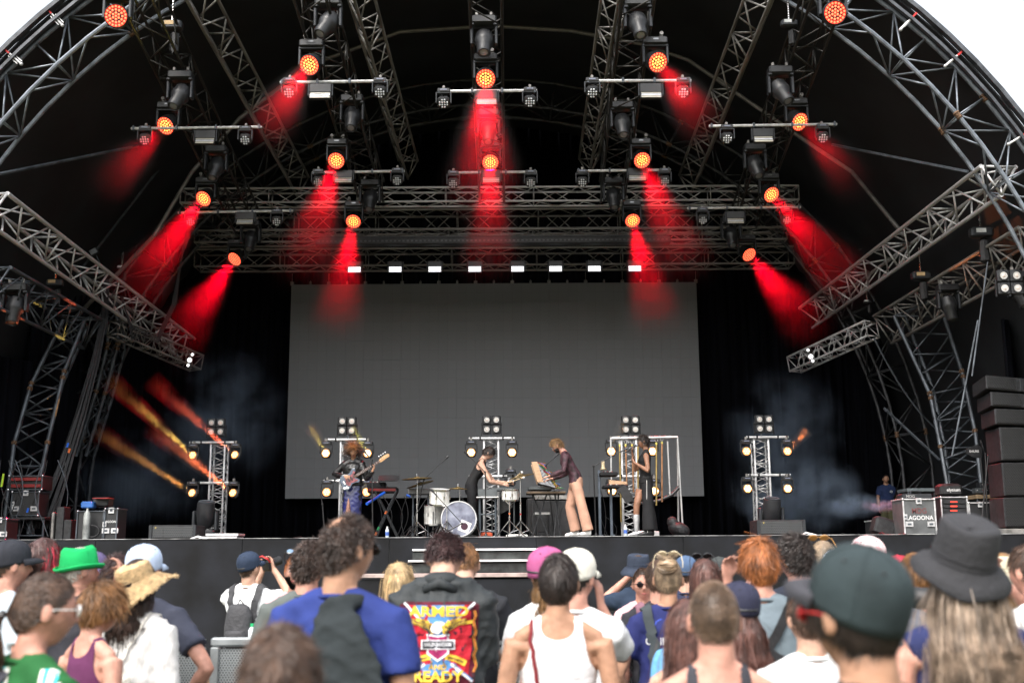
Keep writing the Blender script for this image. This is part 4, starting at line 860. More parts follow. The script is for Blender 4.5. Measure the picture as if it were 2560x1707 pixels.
def wash_light(px, py, Y, d, label, big=1., red=False, beam=True, energy=9000, L=4.0, ang=27, bs=1.):
    p = W(px, py, Y); d = Vector(d).normalized(); R = frame(d); c = p-d*.11; r = empty('moving_wash_light', tuple(p), label=label, cat='stage light', group='red-lit moving wash lights'); k = big
    top = c+Vector((0, .02, .33*k))
    b = MB(); b.bbox(top+Vector((0, 0, .02)), (.40*k, .24*k, .13*k), .02); b.box(top+Vector((0, -.122*k, .03)), (.16*k, .006, .05*k)); b.build('base', HOUS, r, smooth=True)
    b = MB(); b.box(top+Vector((0, -.123*k, .03)), (.09*k, .008, .028*k)); b.build('display', LENS, r)
    b = MB()
    for s in (-1, 1): b.bbox(top+Vector((s*.195*k, 0, -.19*k)), (.045*k, .12*k, .34*k), .012)
    b.bbox(top+Vector((0, 0, -.055*k)), (.42*k, .14*k, .05*k), .012); b.build('yoke', YOKE, r, smooth=True)
    b = MB(); b.lathe([(.10*k, -.17), (.155*k, -.13), (.175*k, -.02), (.178*k, .08), (.168*k, .105), (.160*k, .085)], 24, c, R); b.build('head', HOUS, r, smooth=True)
    b = MB(); b.lathe([(0, .082), (.158*k, .086), (.16*k, .08)], 24, c, R); gl = b.build('lens_plate', CELLB, r)
    b = MB(); q = [(0, 0)]
    for ring, nn in ((1, 6), (2, 12), (3, 18)):
        for j in range(nn): a = 2*math.pi*(j+.5*(ring % 2))/nn; q.append((ring*.047*k*math.cos(a), ring*.047*k*math.sin(a)))
    b2 = MB()
    for x, y in q: (b2 if math.hypot(x, y) > .12*k else b).ball(c+R@Vector((x, y, .088)), (.0175*k, .0175*k, .012), 8, 4, R)
    b.build('lens_cell', CELLR if red else CELL, r, kind='stuff'); b2.build('outer_lens_cell', CELLR, r, kind='stuff')
    b = MB()
    for s in (-1, 1): b = MB(); b.bbox(top+Vector((s*.11*k, 0, .115*k)), (.05, .05, .07), .01); b.tube([top+Vector((s*.11*k, -.05, .17*k)), top+Vector((s*.11*k, .05, .17*k))], .035, 6); b.build('clamp', ALUD, r)
    if beam:
        d = Vector(BD[px]).normalized(); R = frame(d); L = 2.3 if px in (412, 2001, 772, 1646) else 3.5
        spot('lamp_beam', p+d*.02, d, energy*.24*{412: .55, 2001: .6, 772: .55, 1646: .6}.get(px, 1), (1, .0, .012), ang, .9, r, .10)
        b = MB(); t = math.tan(math.radians(ang/2))*1.0; b.loft([(p+d*(.015+L*i/6), R.col[0], R.col[1], .15+t*L*i/6, .15+t*L*i/6) for i in range(7)], 20)
        h_ = math.radians(ang/2+2); mm = smoke_mat('beam_smoke', .17, (.9, .9, .9), .5, 1.1, (1/(L+.5),)*3, .26, .36, (d[:], math.cos(h_), math.cos(h_*.45)))  # smoke added only round the beam; its thinning density shapes the fade
        o = b.build('smoke', mm, label='smoke lit red in front of the '+label, cat='smoke', kind='stuff'); re_origin(o, p-d*(.15/t))
    return r
def profile_light(px, py, Y, d, label, k=1., lit=None):
    p = W(px, py, Y); d = Vector(d).normalized(); R = frame(d); r = empty('moving_spot_light', tuple(p), label=label, cat='stage light', group='unlit dark moving spotlights')
    b = MB(); top = p+Vector((0, 0, .36*k)); b.bbox(top, (.42*k, .26*k, .15*k), .025); b.build('base', HOUS, r, smooth=True)
    b = MB()
    for s in (-1, 1): b.bbox(top+Vector((s*.205*k, 0, -.24*k)), (.05*k, .14*k, .38*k), .015); b.bbox(top+Vector((s*.19*k, -.02, -.08*k)), (.075*k, .17*k, .06*k), .015)
    b.bbox(top+Vector((0, 0, -.06*k)), (.42*k, .16*k, .05*k), .015); b.build('yoke', YOKE, r, smooth=True)
    b = MB(); b.lathe([(.10*k, -.20*k), (.15*k, -.16*k), (.165*k, .0), (.15*k, .06*k), (.12*k, .10*k), (.115*k, .28*k), (.095*k, .31*k), (.09*k, .295*k)], 20, p, R); b.build('head', HOUS, r, smooth=True)
    b = MB(); b.lathe([(0, .30*k), (.05*k, .298*k), (.088*k, .29*k)], 20, p, R); b.build('lens', LENS, r, smooth=True)
    for s in (-1, 1): b = MB(); b.bbox(top+Vector((s*.12*k, 0, .12*k)), (.05, .06, .10), .01); b.build('clamp', ALUD, r)
    return r
LEDC = mat('led_cell_glass', (.62, .64, .68), .12, .1, spec=.9)
def led_mover(p, label, cells=12, d=(0, -.75, -.66), group='small LED moving heads', cm=None, sc=1., hang=True, plate=None):
    p = Vector(p); d = Vector(d).normalized(); R = frame(d); r = empty('led_moving_head', tuple(p), label=label, cat='stage light', group=group); k = sc; s1 = 1 if hang else -1
    b = MB(); b.bbox(p+Vector((0, .03, s1*.22*k)), (.22*k, .16*k, .075*k), .012); b.box(p+Vector((0, -.053*k, s1*.225*k)), (.16*k, .004, .04*k)); b.build('base', HOUS, r)
    b = MB(); b.box(p+Vector((0, -.056*k, s1*.225*k)), (.11*k, .004, .022*k)); b.build('display', mat('display_blue_grey', (.2, .22, .3), .3), r)
    b = MB()
    for s in (-1, 1): b.bbox(p+Vector((s*.125*k, .0, s1*.09*k)), (.022*k, .07*k, .20*k), .006)
    b.bbox(p+Vector((0, 0, s1*.175*k)), (.26*k, .07*k, .022*k), .006); b.build('yoke', YOKE, r)
    b = MB(); b.bbox(p-d*.04*k, (.21*k, .20*k, .13*k), .04*k, R); b.build('head', HOUS, r, smooth=True)
    b = MB()
    if cells == 12: q = [(x*.042, y*.042) for x in (-1.5, -.5, .5, 1.5) for y in (-1.5, -.5, .5, 1.5) if abs(x)+abs(y) < 3]; rr = .017
    else: q = [(0, 0)]+[(.052*math.cos(a), .052*math.sin(a)) for a in np.arange(6)*math.pi/3]; rr = .025
    for x, y in q: b.ball(p+R@Vector((x*k, y*k, .028*k)), (rr*k, rr*k, .012*k), 8, 4, R)
    if plate: c2 = MB(); c2.lathe([(0, .026*k), (.088*k, .027*k), (.09*k, .02*k)], 16, p, R); c2.build('lens_plate', plate, r)
    b.build('lens_cell', cm or LEDC, r, kind='stuff')
    b = MB(); b.bbox(p+Vector((0, .03, s1*.29*k)), (.05, .05, .07), .01); b.build('clamp', ALUD, r); return r
def strobe(px, py, Y, label, w=.34, lit=None, group='strobe bars on the lamp trusses', tilt=-.35):
    p = W(px, py, Y); r = empty('strobe_panel', tuple(p), label=label, cat='stage light', group=group); R = Matrix.Rotation(tilt, 3, 'X')
    b = MB(); b.bbox(p+Vector((0, .08, .13)), (w+.03, .16, .16), .01); b.build('housing', HOUS, r)
    b = MB()
    for s in (-1, 1): b.bbox(p+Vector((s*(w/2+.03), .05, .10)), (.02, .08, .22), .005)
    b.build('bracket', YOKE, r)
    b = MB(); b.bbox(p+Vector((0, .03, 0)), (w+.02, .06, .15), .006, R); b.build('frame', BLKM, r)
    for i, dz in enumerate((-.045, 0, .045)):
        b = MB(); b.box(p+R@Vector((0, -.002, dz))+Vector((0, -.002, 0)), (w-.015, .008, .036 if i != 1 else .03), R); b.build('light_strip', lit or (PANEL if i != 1 else LEDC), r)
    return r
def pipe(x0, y0, x1, y1, Y, label):
    b = MB(); a, c = W(x0, y0, Y), W(x1, y1, Y); b.tube([a, c], .027, 8); o = empty('cross_pipe', tuple((a+c)/2), label=label, cat='pipe', group='lamp pipes slung across the dark trusses'); b.build('tube', ALU, o, smooth=True)
    for t in (.02, .35, .65, .98): b = MB(); q = a.lerp(c, t); b.bbox(q, (.04, .09, .10), .01); b.build('clamp', STEEL, o)
DL, DC, DR = (-.26, -.74, -.60), (.0, -.80, -.60), (.26, -.74, -.60)
BD = {412: (-.36, -.5, -.79), 507: (-.285, -.52, -.81), 585: (-.24, -.62, -.78), 772: (-.24, -.52, -.82), 840: (-.10, -.5, -.85), 883: (-.03, -.5, -.86), 1214: (0, -.5, -.86), 1226: (0, -.5, -.86), 1646: (.30, -.52, -.80), 1606: (.18, -.5, -.85), 1582: (.10, -.5, -.86), 2001: (.34, -.5, -.80), 1930: (.34, -.52, -.78), 1874: (.26, -.68, -.72)}
for px, py, Y, d, lb, bg_, red, e in (
    (289, 40, 16.8, (.12, -.93, -.3), 'red-lit round wash light at the top left corner on the front arch', 1.05, True, 0), (412, 316, 19.9, DL, 'lit wash light highest in the far left column', 1, False, 11000), (507, 498, 22.7, DL, 'lit wash light second down in the far left column', 1, False, 13000), (585, 649, 25.5, (-.38, -.66, -.64), 'redder wash light lowest in the far left column', 1, True, 13000),
    (772, 164, 18, (-.22, -.8, -.56), 'lit wash light highest in the left middle column', 1, False, 11000), (840, 403, 21.5, (-.03, -.8, -.6), 'lit wash light in the middle of the left middle column', .98, False, 9000), (883, 555, 24.2, (0, -.74, -.67), 'lit wash light lowest in the left middle column above the screen', .98, False, 12000),
    (1214, 198, 18.5, DC, 'lit wash light highest in the centre column', 1, False, 13000), (1226, 407, 22, DC, 'lit wash light lower in the centre column', .98, False, 11000),
    (1646, 157, 18, (.30, -.8, -.55), 'lit wash light highest in the right middle column', 1, False, 12000), (1606, 402, 21.5, (.14, -.8, -.6), 'lit wash light in the middle of the right middle column', .98, False, 9000), (1582, 553, 24.2, (.08, -.74, -.67), 'lit wash light lowest in the right middle column above the screen', .98, False, 12000),
    (2089, 32, 16.8, (.05, -.93, -.35), 'red-lit round wash light at the top right corner on the front arch', 1.05, True, 0), (2001, 306, 19.9, (.36, -.74, -.58), 'lit wash light highest in the far right column', 1, False, 9000), (1930, 488, 22.7, DR, 'lit wash light second down in the far right column', 1, False, 11000), (1874, 638, 25.5, (.34, -.66, -.66), 'redder wash light lowest in the far right column', 1, True, 13000)):
    wash_light(px, py, Y, d, lb, bg_, red, e > 0, e)
for px, py, Y, s, lb in ((820, 60, 17.5, -1, 'dark spotlight highest in the left middle column'), (450, 240, 19, -.6, 'dark spotlight above the highest far left wash light'), (880, 295, 20.5, 0, 'dark spotlight second down in the left middle column'), (540, 420, 21.5, -.3, 'dark spotlight between two wash lights of the far left column'), (925, 500, 23.5, 0, 'dark spotlight by the bottom of the left middle column'), (626, 600, 24.8, 0, 'dark spotlight lowest in the far left column'),
    (1210, 105, 18, 0, 'dark spotlight highest in the centre column'), (1221, 330, 21, 0, 'dark spotlight lower in the centre column'), (1595, 62, 17.5, .2, 'dark spotlight highest in the right middle column'), (1952, 228, 19, .8, 'grey-lit spotlight tilted outward above the highest far right wash light'), (1556, 312, 20.5, 0, 'dark spotlight second down in the right middle column'), (1888, 415, 21.5, .3, 'dark spotlight between two wash lights of the far right column'), (1534, 495, 23.5, 0, 'dark spotlight by the bottom of the right middle column'), (1828, 590, 24.8, 0, 'dark spotlight lowest in the far right column')):
    profile_light(px, py, Y, (.35*s, -.45, -.8), lb)
profile_light(37, 770, 20, (0, -.3, -.95), 'dark moving light hanging from the lower left spreader truss', 1.0); profile_light(2372, 765, 21.5, (.1, -.2, -.95), 'dark moving light hanging from the lower right spreader truss', .95); profile_light(2550, 735, 19.5, (.1, -.4, -.9), 'dark moving light partly cut off at the right picture edge', .9)
rows = [(328, 322, 655, 318, 19.8, [(362, 350), (613, 350)], (512, 352), 'far left upper'), (445, 532, 732, 527, 22.8, [(477, 554), (692, 554)], (612, 554), 'far left lower'), (700, 207, 968, 203, 18.2, [(723, 232), (950, 232)], (800, 238), 'left middle upper'), (780, 432, 1012, 428, 21.8, [(795, 455), (993, 452)], (858, 450), 'left middle lower'),
    (1093, 229, 1342, 227, 18.6, [(1109, 258), (1325, 255)], (1217, 254), 'centre upper'), (1120, 432, 1342, 430, 22, [(1133, 459), (1327, 457)], (1228, 450), 'centre lower'), (1465, 203, 1728, 202, 18.2, [(1481, 232), (1708, 232)], (1628, 237), 'right middle upper'), (1442, 428, 1676, 425, 21.8, [(1456, 456), (1662, 453)], (1594, 445), 'right middle lower'),
    (1772, 316, 2092, 311, 19.8, [(1818, 347), (2057, 345)], (1909, 348), 'far right upper'), (1718, 521, 2002, 518, 22.8, [(1757, 550), (1967, 550)], (1839, 552), 'far right lower')]
for x0, y0, x1, y1, Y, ms, sp, nm in rows:
    pipe(x0, y0, x1, y1, Y, f'aluminium lamp pipe across the {nm} part of the lamp rig')
    for (mx, my), sd in zip(ms, ('left', 'right')): led_mover(W(mx, my, Y), f'small LED moving head at the {sd} end of the {nm} lamp pipe')
    strobe(*sp, Y-.1, f'strobe bar below the wash light on the {nm} lamp pipe')
LITP = emis('lit_white_strobe', (.95, .97, 1), .9)
for i, px in enumerate((886, 988, 1087, 1187, 1294, 1389, 1486, 1587)):
    strobe(px, 674-i*.4, 26.6, ('first', 'second', 'third', 'fourth', 'fifth', 'sixth', 'seventh', 'eighth')[i]+' white-lit strobe from the left in the row above the screen', .31, LITP, 'white-lit strobes above the screen', -.1)
# ------------------------------------------------------------------ light towers on the deck
WARM = emis('warm_lit_cell', (1, .80, .50), 2.2); AMB = emis('amber_lit_cell', (1, .50, .20), 2.2); AMBP = emis('amber_glow_plate', (1, .35, .08), .35); WCOB = mat('blinder_reflector', (.62, .60, .58), .25, .2)
def blinder(p, label, k=1.):
    r = empty('blinder_lamp', tuple(p), label=label, cat='stage light', group='four-cell blinder lamps'); b = MB(); p = Vector(p)
    for x in (-.095, .095):
        for z in (-.095, .095): b.bbox(p+Vector((x*k, 0, z*k)), (.18*k, .09, .18*k), .015)
    b.build('housing', BLKM, r); b = MB(); b.tube([p+Vector((-.21*k, .03, 0)), p+Vector((.21*k, .03, 0))], .012, 6)
    for s in (-1, 1): b.bbox(p+Vector((s*.20*k, .03, -.08*k)), (.012, .05, .26*k), .003)
    b.build('yoke', BLK, r)
    for x in (-.095, .095):
        for z in (-.095, .095):
            R = frame((0, -1, -.05)); b = MB(); c = p+Vector((x*k, -.045, z*k)); b.lathe([(.075*k, -.01), (.078*k, .008), (.066*k, .012), (.062*k, .004)], 16, c, R); o = b.build('cell_ring', HOUS, r, smooth=True)
            b = MB(); b.lathe([(0, -.002), (.03*k, .0), (.055*k, .006)], 16, c, R); b.build('reflector', WCOB, o, smooth=True); b = MB(); b.ball(c+Vector((0, -.004, 0)), (.028*k, .01, .028*k), 10, 5); b.build('bulb', mat('pinkish_cob', (.75, .62, .56), .3), o, smooth=True)
    return r
def tower(cx, ybar, ylow, xl, xr, Y, lamps, label, bp):
    base = W(cx, 1340, Y); X = base.x; zt = W(cx, ybar, Y).z; zl = W(cx, ylow, Y).z
    r = truss((X, Y, DECK), (X, Y, zt-.02), label, .29, .29, 16, 'box', ALU, .024, .010, (0, 1, 0), 'light_tower', 'silver truss light towers on the deck', cat='light tower')
    b = MB(); b.bbox((X, Y, DECK+.015), (.7, .7, .03), .005); b.build('base_plate', ALUD, r)
    for z in (zt, zl):
        a, c = W(xl, 1100, Y).x, W(xr, 1100, Y).x; b = MB(); b.tube([(a, Y-.18, z), (c, Y-.18, z)], .027, 8); b.build('cross_bar', ALU, r, smooth=True)
        for t in (.04, .25, .75, .96): b = MB(); b.bbox((a+(c-a)*t, Y-.18, z), (.035, .075, .075), .01); b.build('clamp', BLK, r)
    b = MB(); b.tube([(X, Y-.18, zt), (X, Y-.18, W(cx, bp[1], Y).z-.2)], .02, 6); b.build('spigot', STEEL, r)
    return r
T5 = [(540, 1108, 1208, 480, 598, 24.2, [(483, 1138), (588, 1137), (481, 1232), (583, 1232)], 'silver light tower furthest left beside the smoke', (541, 1068)),
      (868, 1101, 1203, 816, 924, 23.2, [(815, 1133), (919, 1133), (817, 1230), (917, 1230)], 'silver light tower behind the bass player', (868, 1065)),
      (1229, 1098, 1192, 1173, 1286, 23.2, [(1178, 1131), (1280, 1131), (1277, 1203)], 'silver light tower behind the drummer', (1229, 1062)),
      (1576, 1096, 1192, 1522, 1630, 23.2, [(1528, 1128), (1631, 1128), (1530, 1227), (1637, 1227)], 'silver light tower behind the singer and hanging pipes', (1576, 1062)),
      (1910, 1095, 1189, 1862, 1966, 23.6, [(1866, 1128), (1968, 1128), (1869, 1221), (1969, 1221)], 'silver light tower furthest right beside the flight cases', (1910, 1060))]
NM = ['furthest left tower', 'tower behind the bass player', 'tower behind the drummer', 'tower behind the singer', 'furthest right tower']
UPL = (-.60, -.62, .50)
for ti, (cx, yb_, yl, xl, xr, Y, lamps, lb, bp) in enumerate(T5):
    tower(cx, yb_, yl, xl, xr, Y, lamps, lb, bp); blinder(W(*bp, Y-.18), 'black four-cell blinder on top of the '+NM[ti], 1.0)
    for li, q in enumerate(lamps):
        p = W(*q, Y-.3); pos = ('upper left', 'upper right', 'lower left', 'lower right')[li]; lit = not (ti == 2 and li == 2)
        d = {0: UPL, 1: (-.25, -.95, .15)}.get(ti, (0, -.99, .1));
        if ti == 4 and li == 1: d = (.3, -.9, .25)
        am = (ti == 0) or (ti == 4 and li in (0, 1)) or (ti == 1 and li >= 2)
        l = led_mover(p, f'glowing seven-cell lamp {pos} on the {NM[ti]}' if lit else f'unlit lamp {pos} on the {NM[ti]}', 7, (d[0]*.3, d[1], d[2]*.3), 'seven-cell lamps on the light towers', (AMB if am else WARM) if lit else LEDC, .92, True, AMBP if lit else None)
        bd = {(0, 0): (153, 138), (0, 1): (148, 132), (0, 2): (190, 122), (0, 3): (103, 82)}.get((ti, li))
        if bd: bc = [(1, .62, .12), (1, .13, .05), (1, .42, .10), (1, .18, .06)][li]; en = [3200, 5600, 4200, 3400][li]; LL = 2.3; dv = (W(q[0]-bd[0]*1.9, q[1]-bd[1]*1.9, Y-1.8)-p).normalized()
        elif (ti, li) in ((1, 0), (1, 1), (1, 3)): dv = Vector((-.35, -.6, .7)).normalized(); bc = [(1, .65, .10), (.9, .8, .1), (1, .5, .1), (1, .5, .1)][li]; en = 450; LL = .65
        elif (ti, li) == (4, 1): dv = Vector((.55, -.5, .62)).normalized(); bc = (1, .25, .06); en = 1300; LL = .55
        elif (ti, li) == (3, 0): dv = Vector((.35, -.4, .8)).normalized(); bc = (1, .4, .1); en = 300; LL = .6
        else: continue
        spot('lamp_beam', p+dv*.05, dv, en, bc, 7.5 if ti == 0 else 12, .5, l, .05)
        R = frame(dv); b = MB(); n_ = 10; b.loft([(p+dv*(.06+LL*i/n_), R.col[0], R.col[1], .09+.066*LL*i/n_*(1 if ti == 0 else 1.6), .09+.066*LL*i/n_*(1 if ti == 0 else 1.6)) for i in range(n_+1)], 14)  # smoke shaped to the beam; its density carries the beam's fade
        o = b.build('smoke', None, label='drifting smoke lit by the '+l['label'], cat='smoke', kind='stuff'); re_origin(o, p); me = o.data
        if 'tower_smoke' not in MT:
            mm = smoke_mat('tower_smoke', 1.1, (.9, .9, .9), .5, 1.15, (1/2.5,)*3, .36, .30); MT['tower_smoke'] = mm
        me.materials.append(MT['tower_smoke'])
# ------------------------------------------------------------------ small fittings in the roof
def hoist(px, py, Y, label, k=1., lit=False):
    p = W(px, py, Y); r = empty('chain_hoist', tuple(p), label=label, cat='chain hoist', group='chain hoists'); b = MB(); b.bbox(p, (.36*k, .18*k, .17*k), .03); b.build('motor', YOKE, r, smooth=True)
    b = MB(); b.box(p+Vector((-.03, -.093*k, .02)), (.16*k, .006, .07*k)); b.build('label_plate', mat('worn_label', (.6, .42, .22), .6) if lit else mat('pale_label', (.6, .62, .62), .6), r)
    b = MB()
    for i in range(9): z = .11+.055*i; b.lathe([(.012, -.03), (.02, 0), (.012, .03)], 6, p+Vector((.0, 0, z*k)))
    b.build('chain', CHROME, r); b = MB(); b.bbox(p+Vector((.05, .03, -.30*k)), (.15*k, .14*k, .42*k), .05); b.build('chain_bag', BLK, r, smooth=True)
hoist(430, 65, 18.5, 'chain hoist with an orange label high at the left between two trusses', 1., True); hoist(137, 708, 22, 'chain hoist with a yellow label under the left side truss', .9, True); hoist(305, 670, 24, 'small chain hoist by the cable loops at the left', .6); hoist(1972, 60, 18.5, 'chain hoist with a black bag high at the right', .8)
hoist(2452, 582, 20, 'grey chain hoist hanging right of the bright side truss', 1.1); hoist(2302, 690, 22, 'chain hoist with an orange label under the right side truss', 1., True); hoist(2168, 755, 24.5, 'slim chain hoist above the short right truss', .5)
blinder(W(2524, 706, 18.9), 'large four-cell blinder hanging at the right picture edge', 1.15)
for px, py, lb in ((235, 630, 'small grey floodlight clamped to the left side truss'), (2213, 615, 'small grey floodlight clamped to the right side truss')):
    p = W(px, py, 23); r = empty('floodlight', tuple(p), label=lb, cat='floodlight', group='small floodlights'); R = Matrix.Rotation(.5 if px > 999 else -.5, 3, 'Y'); b = MB(); b.bbox(p, (.17, .09, .14), .01, R); b.build('housing', YOKE, r); b = MB(); b.box(p+R@Vector((0, -.047, 0)), (.14, .005, .11), R); b.build('glass', LENS, r); b = MB(); b.tube([p+Vector((0, .06, 0)), p+Vector((.1, .08, .2 if px > 999 else -.2))], .012, 5); b.build('bracket', STEEL, r)
# lights in the roof: two spots on the short hanging trusses
for pts, lb in (([(2020, 875), (2027, 891), (2032, 902)], 'bright little reflectors on the short right hanging truss'), ([(481, 886), (474, 900), (470, 913)], 'bright little lamps at the end of the short left hanging truss')):
    r = empty('marker_light', tuple(W(*pts[0], 25.4)), label=lb, cat='small lights'); 
    for q in pts: b = MB(); b.ball(W(*q, 25.4), .055 if q == pts[1] else .035, 8, 6); b.build('bulb', emis('bright_white_bulb', (1, 1, 1), 1.0), r)
# ------------------------------------------------------------------ smoke
def puff(name, px, py, Y, r, dens, scale, label, thr=.42, soft=.3, aniso=.2, col=(.58, .74, 1.0)):  # the blue of the daylight is put into the smoke colour
    b = MB(); b.ball((0, 0, 0), r, 20, 14); o = b.build(name, smoke_mat(name, dens, col, aniso, scale, tuple(1/q for q in r), thr, soft), label=label, cat='smoke', kind='stuff'); o.location = W(px, py, Y); return o
puff('smoke', 1990, 1235, 24.6, (1.6, .9, 1.1), 3.0, 1.3, 'blue-grey smoke cloud drifting left from the haze machine case')
puff('smoke', 1960, 1060, 24.8, (1.5, 1.0, 1.5), .9, .9, 'thin upper part of the smoke rising beside the right light tower')
puff('smoke', 2130, 1262, 23.4, (.75, .35, .32), 6.0, 3.2, 'denser smoke near the mouth of the haze machine', .38)
puff('smoke', 2205, 1264, 20.9, (.42, .13, .13), 26.0, 7.0, 'white jet of smoke leaving the flight case', .44, .22)
puff('smoke', 560, 1040, 24.4, (1.6, .8, 1.7), 1.3, .8, 'pale smoke hanging above the left light tower'); puff('smoke', 360, 1190, 24.4, (1.9, .8, 1.2), 1.0, .9, 'dim smoke at the left between the cases and the tower')
# ================================================================== instruments and gear on the deck
D = DECK
def on(px, Y): return W(px, 1340, Y).x
def Z(py, Y): return W(1280, py-((0)), Y).z
def XZ(px, py, Y): p = W(px, py, Y); return p
MS = mat('mic_stand_black', (.03, .03, .032), .35, .4)
def mic_stand(px, Y, pts, label, mic=True, base='round', group='microphone stands'):
    "pts: photo pixels from the foot upwards to the microphone"
    x = on(px, Y); r = empty('microphone_stand', (x, Y, D), label=label, cat='microphone stand', group=group); b = MB()
    if base == 'round': b.lathe([(.0, .0), (.13, 0), (.13, .015), (.03, .03), (.015, .07)], 18, (x, Y, D)); b.build('base', MS, r, smooth=True)
    else:
        for a in (.3, 2.4, 4.5): b.tube([(x, Y, D+.22), (x+.3*math.cos(a), Y+.3*math.sin(a), D+.015)], .009, 5)
        b.build('tripod_leg', MS, r)
    P = [Vector((x, Y, D+.03))]+[W(a, c, Y) for a, c in pts]; b = MB(); b.tube(P[:2], .012, 6); b.build('pole', MS, r); b = MB(); b.ball(P[1], .02, 8, 5); b.tube(P[1:], .007, 5); b.build('boom', MS, r)
    if mic: b = MB(); d = (P[-1]-P[-2]).normalized(); b.tube([P[-1]-d*.02, P[-1]+d*.08, P[-1]+d*.10, P[-1]+d*.14], [.011, .014, .022, .018], 8); b.build('microphone', BLKM, r, smooth=True)
mic_stand(932, 20.1, [(930, 1150), (922, 1141)], 'straight black microphone stand just right of the bass player'); mic_stand(812, 19.9, [(806, 1260), (801, 1232)], 'thin low stand left of the bass player', False); mic_stand(1215, 19.9, [(1213, 1180), (1175, 1142)], 'boom stand reaching left in front of the drummer'); mic_stand(1490, 19.9, [(1484, 1165), (1553, 1128)], 'boom stand left of the two-tier keyboard reaching right')
mic_stand(1027, 20.6, [(1060, 1198), (1106, 1154)], 'boom stand rising right above the cymbals', base='tri'); mic_stand(1097, 19.8, [(1155, 1308), (1091, 1238)], 'short boom stand angled at the bass drum', base='tri'); mic_stand(1045, 20.3, [(1035, 1293), (1070, 1240)], 'low stand left of the floor tom', False, 'tri'); mic_stand(1387, 21.2, [(1365, 1163), (1384, 1145)], 'thin boom behind the modular synthesiser')
# ---- drum kit
WHP = mat('white_pearl_shell', (.72, .71, .68), .3, var=.12, vscale=14); HEADM = mat('drum_head', (.66, .66, .64), .45, var=.08); BRZ = mat('bronze_cymbal', (.42, .29, .12), .32, .85, var=.35, vscale=20); BDH = mat('marbled_lavender_head', (.30, .32, .40), .35, var=.3, vscale=5, col2=(.09, .095, .14)); DRK = mat('worn_maroon_rim', (.20, .07, .05), .5)
def drum(c, rad, dep, label, d=(0, 0, 1), name='drum', head=None, legs=0, lug=8):
    c = Vector(c); R = frame(d); r = empty(name, (c.x, c.y, D), label=label, cat='drum', group='white pearl drum kit'); n = 28
    b = MB(); b.lathe([(rad, -dep/2), (rad, dep/2)], n, c, R); b.build('shell', WHP, r, smooth=True)
    for s in (-1, 1):
        b = MB(); b.lathe([(rad*1.0, s*dep/2-.008*s), (rad*1.06, s*dep/2-.008*s), (rad*1.06, s*(dep/2+.018)), (rad*1.0, s*(dep/2+.018))][::s], n, c, R); b.build('hoop', CHROME if name != 'bass_drum' else ALU, r, smooth=True)
        b = MB(); b.lathe([(0, s*(dep/2+.006)), (rad*.6, s*(dep/2+.006)), (rad, s*(dep/2+.003))], n, c, R); b.build('drum_head', (head if head and s > 0 else HEADM), r, smooth=True)
    for i in range(lug):
        a = 2*math.pi*i/lug+.2; b = MB(); o = R@Vector((rad*1.035*math.cos(a), rad*1.035*math.sin(a), 0)); b.tube([c+o-R.col[2]*dep/2, c+o+R.col[2]*dep/2], .004, 4); b.tube([c+o-R.col[2]*.03, c+o+R.col[2]*.03], .012, 6); b.build('lug', CHROME, r)
    for i in range(legs):
        a = 2*math.pi*i/legs+.5; o = Vector((rad*1.05*math.cos(a), rad*1.05*math.sin(a), 0)); b = MB(); b.tube([c+o+Vector((0, 0, .05)), (c.x+o.x*1.05, c.y+o.y*1.05, D)], .008, 5); b.build('leg', CHROME, r)
    return r
p = W(1147, 1306, 20.3); rb = .295
bd = drum((p.x, 20.45, D+rb+.025), rb, .40, 'bass drum with a marbled lavender head and white square patch', (0, -1, .03), 'bass_drum', BDH)
hd = Vector((p.x, 20.45-.215, D+rb+.03)); b = MB(); Rz_ = Matrix.Rotation(.4, 3, 'Y'); b.box(hd+Vector((.105, 0, -.13)), (.19, .003, .19), Rz_); b.build('paper_patch', WHITE, bd); b = MB(); b.lathe([(0, 0), (.062, 0), (.062, .004), (0, .004)], 18, hd+Vector((.10, -.004, -.125)), frame((0, -1, 0))); b.build('port_hole', mat('port_maroon', (.05, .015, .03), .4), bd)
for s in (-1, 1): b = MB(); b.tube([(p.x+s*rb*.95, 20.4, D+.30), (p.x+s*(rb+.09), 20.15, D+.01)], .009, 6); b.build('spur', CHROME, bd)
drum(W(1099, 1242, 20.5), .178, .25, 'white rack tom left above the bass drum', (.05, -.15, 1), 'tom_drum', legs=0); drum(W(1085, 1287, 20.9), .17, .34, 'white floor tom standing left of the bass drum', (0, 0, 1), 'floor_tom', legs=3); drum(W(1276, 1237, 20.3), .145, .17, 'white snare drum on a stand right of the box percussion', (0, -.08, 1), 'snare_drum', head=HEADM)
def stand3(px, Y, ztop, label, col=None, tape=None, xt=None, spread=.30, name='cymbal_stand', extra=None, zleg=.30):
    x = on(px, Y); r = empty(name, (x, Y, D), label=label, cat='stand', group='chrome drum hardware'); m = col or CHROME
    b = MB(); top = Vector((x if xt is None else xt, Y, ztop)); b.tube([(x, Y, D+.06), (x, Y, D+(ztop-D)*.55)], .012, 6); b.tube([(x, Y, D+(ztop-D)*.55), top], .008, 6); b.build('pole', m, r, smooth=True); b = MB(); b.ball((x, Y, D+(ztop-D)*.55), .022, 8, 5); b.build('wing_nut', m, r)
    for a in (.4, 2.5, 4.6):
        b = MB(); e = Vector((x+spread*math.cos(a), Y+spread*math.sin(a), D+.012)); b.tube([(x, Y, D+zleg), e], .011, 5); b.tube([(x, Y, D+.08), e.lerp(Vector((x, Y, D+zleg)), .45)], .007, 5); b.build('leg', m, r)
    if tape: b = MB(); b.tube([(x, Y, D+.40), (x, Y, D+.43)], .016, 8); b.build('tape', tape, r)
    return r
